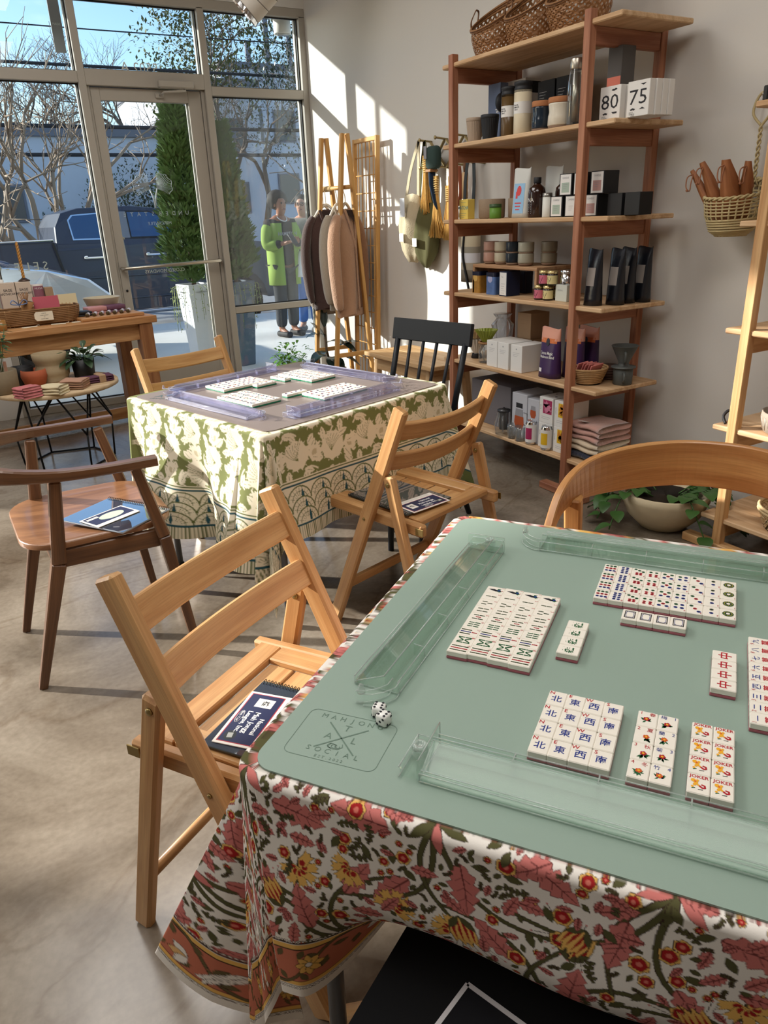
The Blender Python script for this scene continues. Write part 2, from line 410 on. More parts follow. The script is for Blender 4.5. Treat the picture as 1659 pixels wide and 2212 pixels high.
W_DT = window(3, 1.193, 2.022, 2.284, 2.69); W_RT = window(4, 2.072, 2.812, 2.211, 2.69)
W_R = window(5, 2.072, 2.812, 0.637, 2.150, M_HAZY); W_RB = window(6, 2.072, 2.812, 0.05, 0.588)
# ---- the glass door
dm = MB(); dx0, dx1 = 1.218, 1.995; Yd0, Yd1 = WY+0.042, WY+0.088
for (a, b2, c, d) in ((dx0, dx0+0.062, 0.01, 2.18), (dx1-0.095, dx1, 0.01, 2.18), (dx0+0.062, dx1-0.095, 2.10, 2.18), (dx0+0.062, dx1-0.095, 0.01, 0.265)):
    wbox(a, b2, c, d, Yd0, Yd1, 0.003, 0, dm)
door = struct('door_1', dm, M_ALU)
q = MB(); wbox(dx0+0.06, dx1-0.093, 0.262, 2.102, WY+0.062, WY+0.068, 0.0004, 0, q); obj('pane', q, M_PANE, door)
q = MB(); wbox(dx0+0.062, dx1-0.095, 0.265, 0.285, WY+0.05, WY+0.062, 0.001, 0, q); wbox(dx1-0.108, dx1-0.095, 0.285, 2.10, WY+0.07, WY+0.086, 0.001, 0, q); obj('glazing_bead', q, M_ALUW, door)
M_STEEL = mat('brushed_steel', (188, 180, 166), 0.3, 0.9)
q = MB(); q.tube([(dx0+0.02, Yd0, 0.99), (dx0+0.02, WY-0.015, 0.99), (dx0+0.04, WY-0.03, 0.99), (dx1-0.02, WY-0.03, 1.005), (dx1-0.005, WY-0.015, 1.005), (dx1-0.005, Yd0, 1.005)], 0.013, 10)
q.cbox((dx0+0.02, WY-0.005, 0.99), (0.03, 0.02, 0.03), 0.004); obj('push_bar', q, M_STEEL, door)
q = MB(); q.tube([(dx0+0.075, Yd1, 1.20), (dx0+0.075, Yd1+0.05, 1.20), (dx0+0.085, Yd1+0.05, 1.0), (dx0+0.075, Yd1, 0.99)], 0.011, 8); obj('pull_handle', q, M_ALUW, door)
q = MB(); q.lathe([(0.009, 0), (0.008, 0.006)], (dx0+0.032, Yd0-0.006, 0.83), 10, rot=Matrix.Rotation(math.radians(-90), 3, 'X')); obj('lock', q, M_GASK, door)
q = MB(); q.cbox((1.80, WY-0.03, 2.205), (0.25, 0.055, 0.05), 0.008); q.tube([(1.86, WY-0.03, 2.18), (1.86, WY-0.05, 2.165), (1.70, WY-0.07, 2.15), (1.69, WY+0.03, 2.14)], 0.008, 6)
q.cbox((1.69, WY+0.03, 2.14), (0.06, 0.02, 0.03), 0.003); obj('door_closer', q, M_ALU, door)
# ---- lettering and etched leaf on the glass (reads mirrored from inside)
M_VIN = mat('white_vinyl', (226, 224, 214), 0.6)
M_ETCH = mat('etched_vinyl', (196, 200, 204), 0.6)
GY = WY+0.070
XZ = Matrix(((1, 0, 0), (0, 0, -1), (0, 1, 0)))       # local xy -> world xz, facing the street is mirrored
def glass_text(name, txt, h, x, z, parent, mir=True, m=None, dy=0.0, sp=None, sx=1.0):
    q = MB()
    if sp:
        w = sp*(len(txt)-1)
        for i, ch in enumerate(txt): q.text(ch, h, (x+w/2-sp*i, GY+dy, z), XZ, 0, 'C', True, sx=sx)
    else: q.text(txt, h, (x, GY+dy, z), XZ, 0, 'C', True, sx=sx)
    return obj(name, q, m or M_VIN, parent)
glass_text('lettering', '5502 A', 0.062, 1.582, 2.315, W_DT, dy=-0.008)
glass_text('lettering', 'UNDERSTATE', 0.028, 1.56, 1.362, door, sp=0.052, m=M_ETCH)
glass_text('lettering', 'MERCANTILE', 0.021, 1.575, 1.295, door, m=M_ETCH)
glass_text('lettering', 'CLOSED MONDAYS', 0.024, 1.565, 0.955, door, m=M_VIN)
glass_text('lettering', 'SELF-CARE', 0.055, 0.47, 1.045, W_L, sp=0.062, m=M_VIN, dy=-0.004)
q = MB()
def leaf_lines(cx, cz, a0, a1, R):
    rim = []
    for i in range(19):
        t = i/18; a = a0+(a1-a0)*t; r = R*(0.82+0.18*math.sin(math.pi*t))*(1+0.05*math.sin(t*25)); rim.append((cx+r*math.cos(a), cz+r*math.sin(a)))
    for x, z in rim[::1]: q.tube([(cx, GY, cz), (cx*.5+x*.5, GY, cz*.5+z*.5+0.004), (x, GY, z)], 0.0011, 4)
    q.tube([(x, GY, z) for x, z in rim], 0.0014, 4)
leaf_lines(1.535, 1.53, math.radians(95), math.radians(205), 0.125); leaf_lines(1.59, 1.535, math.radians(85), math.radians(-25), 0.12)
for x0, z0 in ((1.535, 1.53), (1.59, 1.535)): q.tube([(x0, GY, z0), (1.563+(x0-1.563)*.3, GY, 1.47), (1.56, GY, 1.40)], 0.0045, 6)
obj('etched_leaf', q, M_ETCH, door)
# ================================================================ outside
M_PAVE = mat('pavement_concrete', (214, 209, 200), 0.85, var=0.16, vscale=1.6, bump=0.15, bscale=40)
M_ROAD = mat('asphalt', (150, 150, 152), 0.9, var=0.15, vscale=2.5, bump=0.2, bscale=80)
q = MB(); q.cbox((0.0, 8.33, -0.1), (60, 4.5, 0.2), 0.002); struct('pavement', q, M_PAVE)
q = MB(); q.strip([[(-40, 10.57, -0.02), (60, 10.57, -0.02)], [(-40, 11.3, -0.33), (60, 11.3, -0.33)], [(-40, 90, -0.33), (60, 90, -0.33)]], smooth=False); struct('road', q, M_ROAD)
# soffit over the storefront with a downlight
M_SOFF = mat('soffit_paint', (150, 146, 140), 0.8)
q = MB(); q.cbox((1.4, 6.24, 2.85), (3.4, 0.34, 0.1), 0.004); struct('trim_14', q, M_SOFF)
t = thing('soffit_light', 'white cylinder downlight hanging outside the top right window pane', 'light', (2.82, 6.28, 2.80))
q = MB(); q.lathe([(0.066, -0.155), (0.068, -0.15), (0.068, 0.0)], (0, 0, 0), 28, 0); obj('housing', q, mat('white_metal', (226, 222, 214), 0.5), t)
q = MB(); q.lathe([(0.0, -0.152), (0.060, -0.153)], (0, 0, -0.004), 24, 0); obj('lens', q, mat('lamp_lens', (235, 235, 230), 0.3), t)
# blade sign
t = thing('blade_sign', 'narrow grey hanging sign outside the top left window pane', 'sign', (1.155, 6.45, 2.75))
q = MB(); q.cbox((0, 0, -0.02), (0.075, 0.012, 0.55), 0.002); obj('panel', q, mat('sign_grey', (146, 146, 148), 0.6), t)
q = MB(); q.text('HAND', 0.02, (0.0, -0.0075, 0.10), XZ, 0, 'C', False, sx=0.9); q.text('MADE', 0.014, (0.0, -0.0075, -0.12), XZ, 0, 'C', False); obj('lettering', q, mat('sign_letters', (220, 220, 220), 0.6), t)
q = MB(); q.tube([(0, 0, 0.25), (0, 0, 0.36)], 0.006, 6); obj('bracket', q, M_STEEL, t)

# ---------------- pickup truck, side on, nose to the right
M_TRK = mat('truck_paint', (34, 42, 62), 0.32, 0.0, 0.6); M_TGL = mat('truck_glass', (40, 76, 118), 0.2, 0.0, 0.6); M_BLK = mat('black_trim', (14, 14, 16), 0.45)
M_CHR = mat('chrome', (220, 222, 226), 0.12, 1.0); M_TYRE = mat('tyre_rubber', (20, 20, 21), 0.85); M_ORNG = mat('amber_lens', (232, 112, 26), 0.25); M_LENS = mat('headlamp_lens', (210, 222, 228), 0.08, 0.1, 0.8)
def wheel(q, x, y, z, r, w, mi_t, mi_r):
    R = Matrix.Rotation(math.radians(90), 3, 'X')
    q.lathe([(r*.62, -w/2), (r*.95, -w/2), (r, -w*.3), (r, w*.3), (r*.95, w/2), (r*.62, w/2)], (x, y, z), 28, mi_t, rot=R, cap=False)
def hub(q, x, y, z, r, w):
    R = Matrix.Rotation(math.radians(90), 3, 'X'); q.lathe([(0, -w*.2), (r*.15, -w*.2), (r*.2, -w*.35), (r*.55, -w*.4), (r*.64, -w*.5), (r*.64, w*.5), (0, w*.5)], (x, y, z), 20, rot=R)
    for k in range(6):
        a = k*math.pi/3; q.beam((x+math.cos(a)*r*.15, y+w*.42, z+math.sin(a)*r*.15), (x+math.cos(a)*r*.6, y+w*.42, z+math.sin(a)*r*.6), 0.03, 0.05, (0, 1, 0), 0.006)
def extrude_profile(poly, y0, y1, tumble=0.0, zt=None, bev=0.03):
    """side outline in xz given depth in y, upper part leaning inward by tumble"""
    n = len(poly); rows = []
    zs = [p[1] for p in poly]; zm = zt if zt is not None else max(zs)
    def row(y, ins, sgn):
        cx = sum(p[0] for p in poly)/n; cz = sum(p[1] for p in poly)/n; out = []
        for x, z in poly:
            k = max(0, z-zm)*tumble
            out.append((x+(cx-x)*ins, y+sgn*k, z+(cz-z)*ins))
        return out
    rows = [row(y0, 0.015, 1), row(y0+bev*.5, 0.0, 1), row(y1-bev*.5, 0.0, -1), row(y1, 0.015, -1)]
    q = MB(); q.strip(rows, closed=True, smooth=False)
    k = len(q.v); q.f.append(tuple(range(n))); q.m.append(0); q.s.append(False); q.f.append(tuple(range(k-n, k))[::-1]); q.m.append(0); q.s.append(False)
    return q
gz = -0.33
tr = thing('pickup_truck', 'dark blue crew cab pickup truck parked across the pavement outside the door', 'truck', (0, 0, gz))
Y0, Y1 = 11.8, 13.75
body = [(-0.75, 0.48), (-0.78, 1.44), (1.56, 1.44), (1.62, 1.40), (3.86, 1.38), (4.95, 1.26), (5.12, 1.12), (5.14, 0.55), (5.0, 0.44), (4.72, 0.44)] \
    + [(4.22+0.5*math.cos(a), 0.42+0.5*math.sin(a)) for a in np.linspace(0.1, math.pi-0.1, 9)] + [(3.68, 0.42), (0.95, 0.42)] + [(0.42+0.5*math.cos(a), 0.42+0.5*math.sin(a)) for a in np.linspace(0.1, math.pi-0.1, 9)] + [(-0.12, 0.46)]
obj('body', extrude_profile(body, Y0, Y1, 0.15, 1.1), M_TRK, tr)
cab = [(1.60, 1.36), (1.63, 1.62), (1.74, 1.80), (1.98, 1.86), (2.7, 1.875), (3.05, 1.84), (3.35, 1.72), (3.92, 1.38), (3.92, 1.30), (1.6, 1.30)]
obj('cab', extrude_profile(cab, Y0+0.03, Y1-0.03, 0.28, 1.36, 0.05), M_TRK, tr)
def panel(poly, y, th=0.012, tum=0.28, z0=1.36, mi=0, q=None):
    q = q or MB(); n = len(poly)
    vs = [(x, y+max(0, z-z0)*tum, z) for x, z in poly]+[(x, y+th+max(0, z-z0)*tum, z) for x, z in poly]
    return q.add(vs, [tuple(range(n)), tuple(range(2*n-1, n-1, -1))]+[(i, n+i, n+(i+1) % n, (i+1) % n) for i in range(n)], mi)
for nm, poly in (('rear_window', [(1.86, 1.46), (1.84, 1.70), (1.90, 1.76), (2.50, 1.79), (2.50, 1.45)]), ('front_window', [(2.66, 1.45), (2.66, 1.79), (2.98, 1.78), (3.22, 1.68), (3.62, 1.44)])):
    a = obj(nm, panel(poly, Y0+0.018, 0.02), M_TGL, tr)
    cx = sum(p[0] for p in poly)/len(poly); cz = sum(p[1] for p in poly)/len(poly)
    fr = [(x+(x-cx)*.07, z+(z-cz)*.12) for x, z in poly]; obj('window_trim', panel(fr, Y0+0.022, 0.02), M_CHR if nm[0] == 'r' else M_BLK, a)
obj('pillar_cover', panel([(2.53, 1.44), (2.53, 1.80), (2.64, 1.80), (2.64, 1.44)], Y0+0.018, 0.02), mat('grey_pillar', (120, 122, 128), 0.35), tr)
for x0 in (1.98, 2.86):
    q = MB(); q.cbox((x0+0.1, Y0-0.02, 1.19), (0.26, 0.03, 0.035), 0.012); q.cbox((x0-0.01, Y0-0.012, 1.20), (0.06, 0.04, 0.05), 0.012); obj('door_handle', q, M_BLK if x0 > 5 else M_CHR, tr)
q = MB(); q.cbox((3.62, Y0-0.16, 1.44), (0.16, 0.20, 0.22), 0.05); obj('wing_mirror', q, M_CHR, tr)
for z, x0, x1 in ((0.92, 1.7, 3.6), (0.60, 1.1, 3.6)):
    q = MB(); q.cbox(((x0+x1)/2, Y0-0.004, z), (x1-x0, 0.02, 0.03), 0.008); obj('side_moulding', q, mat('truck_moulding', (66, 72, 84), 0.25, 0.3), tr)
q = MB(); q.beam((1.1, Y0-0.12, 0.40), (3.6, Y0-0.12, 0.40), 0.12, 0.05, b=0.015); obj('running_board', q, M_CHR, tr)
q = MB(); q.cbox((0.42, Y0+0.02, 1.45), (2.32, 0.06, 0.03), 0.01); obj('bed_rail', q, M_CHR, tr)
q = MB(); q.beam((1.56, Y0-0.006, 1.42), (1.74, Y0-0.006, 0.5), 0.03, 0.02, (0, 1, 0), 0.004); obj('panel_gap', q, M_BLK, tr)
for x in (0.42, 4.22):
    q = MB(); wheel(q, x, Y0+0.14, 0.40, 0.40, 0.26, 0, 0); w = obj('wheel', q, M_TYRE, tr); q = MB(); hub(q, x, Y0+0.14, 0.40, 0.40, 0.2); obj('rim', q, M_CHR, w)
q = MB(); q.cbox((5.06, Y0+0.16, 1.03), (0.2, 0.34, 0.2), 0.03); a = obj('headlamp', q, M_LENS, tr); q = MB(); q.cbox((4.93, Y0+0.0, 1.06), (0.10, 0.03, 0.14), 0.01); obj('side_marker', q, M_ORNG, tr)
q = MB(); q.cbox((5.1, (Y0+Y1)/2, 0.6), (0.18, 1.9, 0.24), 0.04); obj('bumper', q, M_CHR, tr); q = MB(); q.cbox((5.12, (Y0+Y1)/2, 0.95), (0.06, 1.15, 0.34), 0.02); obj('grille', q, M_BLK, tr)

# ---------------- silver car, nose to the right, close to the left pane
M_CAR = mat('silver_paint', (188, 196, 206), 0.2, 0.35, 0.6, coat=1.0); M_WS = mat('windscreen_glass', (70, 118, 176), 0.05, 0.0, 0.9)
cr = thing('silver_car', 'silver car parked outside the left window with its bonnet towards the door', 'car', (0, 0, -0.01))
cb = [(-2.9, 0.3), (-3.0, 0.75), (-2.8, 0.98), (-2.2, 1.0), (0.5, 0.99), (0.95, 0.93), (1.30, 0.83), (1.47, 0.68), (1.5, 0.45), (1.42, 0.26), (1.2, 0.22)] \
    + [(0.72+0.36*math.cos(a), 0.28+0.38*math.sin(a)) for a in np.linspace(0.05, math.pi-0.05, 8)] + [(0.3, 0.2), (-1.6, 0.2)] + [(-2.0+0.36*math.cos(a), 0.28+0.38*math.sin(a)) for a in np.linspace(0.05, math.pi-0.05, 8)] + [(-2.45, 0.26)]
obj('body', extrude_profile(cb, 7.75, 9.45, 0.35, 0.72, 0.1), M_CAR, cr)
cc = [(-2.7, 0.97), (-2.0, 1.30), (-1.5, 1.40), (-0.7, 1.40), (-0.2, 1.28), (0.62, 0.97), (0.3, 0.93), (-2.4, 0.93)]
obj('cabin', extrude_profile(cc, 7.87, 9.33, 0.4, 0.97, 0.1), M_CAR, cr)
q = MB(); q.strip([[(-0.16, 8.06, 1.285), (0.62, 7.93, 0.985)], [(-0.12, 8.6, 1.31), (0.70, 8.6, 0.99)], [(-0.16, 9.14, 1.285), (0.62, 9.27, 0.985)]], smooth=True); obj('windscreen', q, M_WS, cr)
obj('side_window', panel([(-1.9, 1.0), (-1.6, 1.26), (-0.75, 1.33), (-0.25, 1.22), (0.3, 1.0)], 7.872, 0.01, 0.4, 0.97), M_WS, cr)
q = MB(); q.cbox((1.36, 7.98, 0.62), (0.22, 0.3, 0.12), 0.04); obj('headlamp', q, M_LENS, cr)
for x in (0.72, -2.0):
    q = MB(); wheel(q, x, 7.88, 0.31, 0.31, 0.2, 0, 0); w = obj('wheel', q, M_TYRE, cr); q = MB(); hub(q, x, 7.88, 0.31, 0.31, 0.15); obj('rim', q, M_CHR, w)

# ---------------- planters with conifers beside the door
def foliage_cone(n, h, r0, seed, flat=0.5, spray=7):
    rg = random.Random(seed); q = MB()
    for i in range(n):
        t = rg.random()**0.8; z = h*t; rr = r0*(1-t)**0.75*(0.75+0.4*rg.random())*(1.0 if t > .08 else .6); a = rg.random()*6.283
        if rg.random() < 0.45: rr *= rg.random()
        p = Vector((rr*math.cos(a), rr*math.sin(a), z)); d = Vector((math.cos(a), math.sin(a), 0.5+rg.random())).normalized()
        F = frame_of(d); L = 0.05+0.07*rg.random()
        for k in range(3):
            s = F@Vector((1, (k-1)*0.6+rg.uniform(-.2, .2), rg.uniform(-.3, .3))); s.normalize(); w = s.cross(Vector((rg.random(), rg.random(), 1))).normalized()*L*0.13
            q.add([p-w*.4, p+w*.4, p+s*L*.6+w, p+s*L, p+s*L*.6-w], [(0, 1, 2, 3, 4)])
    return q
M_CONI = mat('conifer_green', (86, 112, 56), 0.8, var=0.35, vscale=5); M_BARK = mat('bark', (92, 76, 60), 0.9, var=0.2, vscale=14)
M_CREEP = mat('trailing_leaf', (150, 160, 96), 0.7, var=0.3, vscale=20)
def planter(x, y, label, pl, dark, seed, hh):
    t = thing('conifer_planter', label, 'planter', (x, y, 0), 0, None)
    q = MB(); n = 4
    prof = [(0.10, 0.0), (0.105, 0.01), (0.168, 0.74), (0.172, 0.77), (0.15, 0.77), (0.148, 0.70)]
    q.lathe(prof, (0, 0, 0), 4, smooth=False, rot=rz(math.radians(45+12))); obj('pot', q, mat(pl, dark, 0.55, var=0.05), t)
    q = MB(); q.lathe([(0, 0), (0.14, 0)], (0, 0, 0.705), 8); obj('soil', q, mat('soil', (58, 46, 36), 0.95), t)
    q = MB(); q.tube([(0, 0, 0.7), (0.01, 0.01, 1.2), (0, 0, 0.7+hh*.9)], [0.022, 0.016, 0.006], 6); obj('trunk', q, M_BARK, t)
    o = obj('foliage', foliage_cone(2600, hh, 0.25 if seed == 11 else .17, seed), M_CONI, t, (0, 0, 0.78)); o['kind'] = 'stuff'
    rg = random.Random(seed+5); q = MB()
    for k in range(26):
        a = rg.random()*6.28; L = 0.1+0.3*rg.random(); pts = [Vector((0.15*math.cos(a), 0.15*math.sin(a), 0.76)), Vector((0.2*math.cos(a), 0.2*math.sin(a), 0.74)), Vector((0.21*math.cos(a), 0.21*math.sin(a), 0.74-L))]
        q.tube(pts, 0.002, 3)
        for j in range(8):
            p = pts[1].lerp(pts[2], j/8)+Vector((rg.uniform(-.02, .02), rg.uniform(-.02, .02), rg.uniform(-.02, .02))); d = Vector((rg.uniform(-1, 1), rg.uniform(-1, 1), -.5)).normalized(); w = d.cross(Vector((0, 0, 1)))*.008
            q.add([p, p+d*.012+w, p+d*.026, p+d*.012-w], [(0, 1, 2, 3)])
    o = obj('trailing_plant', q, M_CREEP, t); o['kind'] = 'stuff'
    return t
planter(2.05, 6.95, 'tall tapered white planter with a bright green conifer seen through the glass door', 'planter_white', (226, 226, 228), 11, 1.55)
planter(2.42, 6.85, 'tapered planter in blue grey shade with a dark conifer outside the right window', 'planter_shaded', (92, 104, 118), 12, 1.25)  # blue grey colour stands in for the shade on this planter

# ---------------- trees
def tree_mesh(seed, h, spread, trunks=1, depth=6, r0=0.12, lift=0.35, first=0.3):
    rg = random.Random(seed); q = MB()
    def grow(p, d, L, r, lev):
        k = 3 if lev < 3 else 2; pts = [p]; cur = Vector(p); dd = Vector(d)
        for i in range(k):
            dd = (dd+Vector((rg.uniform(-1, 1), rg.uniform(-1, 1), rg.uniform(-.5, 1)*lift))*0.22).normalized(); cur = cur+dd*L/k; pts.append(Vector(cur))
        q.tube(pts, [r*(1-0.35*i/k) for i in range(k+1)], 5 if lev < 2 else 3 if lev > 2 else 4, smooth=True)
        if lev >= depth: return
        n = rg.choice((2, 3, 3)) if lev < depth-1 else 3
        for i in range(n):
            a = rg.random()*6.283; F = frame_of(dd); s = F@Vector((1.0, math.cos(a)*spread, math.sin(a)*spread)); s.normalize()
            grow(pts[-1] if i < 2 else pts[-2], s, L*rg.uniform(.62, .86), r*0.58, lev+1)
    for i in range(trunks):
        a = 6.283*i/max(1, trunks)+rg.random()*.5; d = Vector((math.cos(a)*.45, math.sin(a)*.45, 1)) if trunks > 1 else Vector((0, 0, 1))
        grow(Vector((0, 0, 0)), d.normalized(), h*first, r0, 0)
    return q
M_TWIG = mat('bare_branches', (112, 98, 86), 0.9, var=0.25, vscale=3); M_CRAPE = mat('crape_myrtle_bark', (150, 130, 110), 0.8, var=0.3, vscale=2)
t = thing('bare_tree', 'small bare many-stemmed tree behind the truck bed, seen through the left window', 'tree', (2.0, 17.0, -0.33)); obj('branches', tree_mesh(3, 4.6, 0.62, 4, 5, 0.11, first=.34), M_CRAPE, t)
big = tree_mesh(21, 10.5, 0.62, 1, 7, 0.22, first=.24); big2 = tree_mesh(5, 11, 0.7, 1, 7, 0.2, first=.22)
t0 = thing('leafless_tree', 'tall leafless tree far left beyond the wires', 'tree', (3.5, 31, -0.3)); obj('branches', big, M_TWIG, t0); remember(t0)
t1 = thing('leafless_tree', 'tall leafless tree in the middle pane above the truck cab', 'tree', (10.5, 33, -0.3)); obj('branches', big2, M_TWIG, t1); remember(t1)
dup(t0, (8.0, 30, -.3), 1.3, 'broad leafless tree between the mullion and the door lettering'); dup(t1, (0.8, 34, -.3), 2.2, 'leafless tree at the far left edge of the window view'); dup(t0, (14.5, 36, -.3), 4.0, 'leafless tree in front of the tall white building'); dup(t1, (5.6, 36, -.3), 0.7, 'leafless tree rising behind the low white building')
dup(t1, (13.0, 24, -.3), 2.9, 'leafless tree right of the conifer through the door glass')
def leafy(seed, h, r, n, size):
    rg = random.Random(seed); q = MB()
    lobes = [(Vector((rg.gauss(0, r*.42), rg.gauss(0, r*.42), h*(.45+.5*rg.random()))), r*(.26+.24*rg.random())) for _ in range(16)]
    for i in range(n):
        c, rr = rg.choice(lobes); d = Vector((rg.gauss(0, 1), rg.gauss(0, 1), rg.gauss(0, 1))).normalized(); p = c+d*rr*(0.6+.45*rg.random())
        F = frame_of(Vector((rg.gauss(0, 1), rg.gauss(0, 1), rg.gauss(0, 1)-.3))); L = size*(.6+.8*rg.random())
        q.add([p+F@Vector(v) for v in ((0, 0, 0), (L*.5, L*.26, 0), (L, 0, 0), (L*.5, -L*.26, 0))], [(0, 1, 2, 3)])
    return q
M_MAGN = mat('magnolia_leaf', (62, 74, 48), 0.35, spec=0.6, var=0.4, vscale=2); M_OAKL = mat('sparse_oak_leaf', (96, 100, 52), 0.7, var=0.35, vscale=1.5)
def leaf_tree(label, loc, seed, h, r, n, size, m, bm):
    t = thing('leafy_tree', label, 'tree', loc); o = obj('foliage', leafy(seed, h, r, n, size), m, t); o['kind'] = 'stuff'; obj('branches', bm, M_TWIG, t); return t
leaf_tree('glossy dark evergreen tree outside the right window behind the people', (10.2, 18.6, -.33), 4, 6.6, 3.0, 16000, 0.095, M_MAGN, tree_mesh(44, 5.2, 0.6, 1, 4, 0.14))
leaf_tree('tall half-leafed tree with yellow green clumps above the house number', (12.6, 34, -.3), 9, 13.0, 4.2, 9000, 0.17, M_OAKL, tree_mesh(45, 12.5, 0.6, 1, 6, 0.24, first=.24))
leaf_tree('dark leafy tree at the far right edge of the right window', (14.6, 20.5, -.3), 17, 8.5, 2.2, 7000, 0.12, M_MAGN, tree_mesh(46, 7, 0.6, 1, 4, 0.14))
leaf_tree('low evergreen bush beneath the bare tree beyond the truck bed', (6.4, 24, -.3), 19, 2.6, 2.4, 6000, 0.10, M_MAGN, tree_mesh(47, 2, 0.6, 1, 3, 0.08))
# ---------------- buildings and wires
M_BW = mat('white_render', (206, 210, 220), 0.9, var=0.04); M_BT = mat('parapet_trim', (120, 122, 132), 0.8); M_BWIN = mat('dark_window', (52, 60, 72), 0.2, spec=0.6)
def building(label, x0, x1, y0, y1, z1, wins, roof=0.3):
    t = thing('building', label, 'building', ((x0+x1)/2, y0, -0.33)); q = MB(); q.cbox((0, (y1-y0)/2, z1/2), (x1-x0, y1-y0, z1), 0.02); obj('wall', q, M_BW, t)
    q = MB(); q.cbox((0, (y1-y0)/2, z1+roof/2-.1), (x1-x0+.2, y1-y0+.2, roof), 0.02); obj('roof_edge', q, M_BT, t)
    for (wx, wz, ww, wh) in wins:
        q = MB(); q.cbox((wx, -0.03, wz), (ww+.16, 0.10, wh+.16), 0.02); f = obj('window_frame', q, M_BT, t); q = MB(); q.cbox((wx, -0.09, wz), (ww, 0.03, wh), 0.005); obj('pane', q, M_BWIN, f)
    return t
building('low long white building behind the bare tree left of the door', -14, 9.6, 26, 34, 4.2, [(-8, 2.2, 1.2, 1.0), (4.4, 2.3, 1.3, 0.9), (8.4, 1.0, 1.6, 1.2)])
building('white building behind the trees seen through the door glass', 10.6, 15.5, 38, 46, 7.6, [(-1, 5.4, 1.0, 1.3), (1, 5.4, 1.0, 1.3), (-1, 2.6, 1.0, 1.3), (1, 2.6, 1.0, 1.3)])
building('tall pale building with roof aerials behind the right window trees', 15.9, 23, 44, 54, 9.4, [(-2, 6.5, 1.2, 1.5), (0, 6.5, 1.2, 1.5), (2, 6.5, 1.2, 1.5), (-2, 3.2, 1.2, 1.5), (0, 3.2, 1.2, 1.5)])
t = thing('roof_aerial', 'grey aerial mast on the tall pale building roof', 'aerial', (19.6, 46, 9.3))
for k, (x, h) in enumerate(((0, 2.6), (1.4, 2.2), (-1.2, 1.4))):
    q = MB(); q.cbox((x, 0, h/2), (0.28, 0.2, h), 0.03); obj('mast', q, M_BT, t)
M_WIRE = mat('power_cable', (40, 42, 48), 0.7)
for k, (z, y, r, s) in enumerate(((7.6, 22, 0.03, .5), (4.9, 20, 0.035, .25), (3.62, 20, 0.045, .2), (2.98, 20, 0.045, .15), (7.2, 27, .02, .4))):
    q = MB(); q.tube([(x, y, z-s*(1-((x-6)/26)**2)) for x in np.linspace(-20, 32, 15)], r, 5)
    tag(obj('power_cable', q, M_WIRE), ('topmost', 'second highest', 'middle', 'lowest', 'thin far')[k]+' dark power cable crossing the view outside', 'cable')
# ================================================================ printed cloths
class Canvas:
    """flat colour raster of a cloth, only used to colour the vertices of the cloth mesh"""
    def __init__(s, x0, y0, x1, y1, ppm, ground):
        s.x0, s.y0, s.ppm = x0, y0, ppm; s.W = int((x1-x0)*ppm); s.H = int((y1-y0)*ppm)
        s.a = np.empty((s.H, s.W, 3), np.float32); s.a[:] = lin(ground)[:3]
    def poly(s, P, col):
        P = (np.asarray(P, float)-(s.x0, s.y0))*s.ppm
        x0, y0 = np.floor(P.min(0)).astype(int); x1, y1 = np.ceil(P.max(0)).astype(int)
        x0 = max(x0, 0); y0 = max(y0, 0); x1 = min(x1, s.W-1); y1 = min(y1, s.H-1)
        if x1 < x0 or y1 < y0: return
        yy, xx = np.mgrid[y0:y1+1, x0:x1+1]; ins = np.zeros(xx.shape, bool); n = len(P)
        for i in range(n):
            xa, ya = P[i]; xb, yb = P[i-1]
            if ya == yb: continue
            c = ((ya > yy) != (yb > yy)) & (xx < (xb-xa)*(yy-ya)/(yb-ya)+xa); ins ^= c
        s.a[y0:y1+1, x0:x1+1][ins] = lin(col)[:3]
    def blob(s, P, col, out=None, w=0.0009):
        P = np.asarray(P, float)
        if out is not None:
            c = P.mean(0); d = P-c; l = np.linalg.norm(d, axis=1, keepdims=True)+1e-9; s.poly(c+d*(1+w/l), out)
        s.poly(P, col)
    def stroke(s, pts, w, col, out=None):
        pts = np.asarray(pts, float); n = len(pts); t = np.gradient(pts, axis=0); nn = np.stack([-t[:, 1], t[:, 0]], 1); nn /= np.linalg.norm(nn, axis=1, keepdims=True)+1e-9
        ww = np.asarray(w, float)*np.ones(n); 
        if out is not None: s.poly(np.concatenate([pts+nn*(ww+.0009)[:, None], (pts-nn*(ww+.0009)[:, None])[::-1]]), out)
        s.poly(np.concatenate([pts+nn*ww[:, None], (pts-nn*ww[:, None])[::-1]]), col)
    def at(s, p):
        i = int((p[0]-s.x0)*s.ppm); j = int((p[1]-s.y0)*s.ppm)
        return s.a[j, i] if 0 <= i < s.W and 0 <= j < s.H else None
    def sample(s, x, y):
        fx = np.clip((x-s.x0)*s.ppm-.5, 0, s.W-1.001); fy = np.clip((y-s.y0)*s.ppm-.5, 0, s.H-1.001)
        i = fx.astype(int); j = fy.astype(int); u = (fx-i)[:, None]; v = (fy-j)[:, None]; a = s.a
        return (a[j, i]*(1-u)+a[j, i+1]*u)*(1-v)+(a[j+1, i]*(1-u)+a[j+1, i+1]*u)*v
def rot2(P, a, o=(0, 0), k=1.0):
    P = np.asarray(P, float)*k; c, s_ = math.cos(a), math.sin(a)
    return np.stack([P[:, 0]*c-P[:, 1]*s_, P[:, 0]*s_+P[:, 1]*c], 1)+np.asarray(o)
def curve(p0, p1, bend, n=14):
    p0 = np.asarray(p0, float); p1 = np.asarray(p1, float); d = p1-p0; nn = np.array([-d[1], d[0]]); t = np.linspace(0, 1, n)[:, None]
    return p0+d*t+nn*bend*np.sin(math.pi*t)
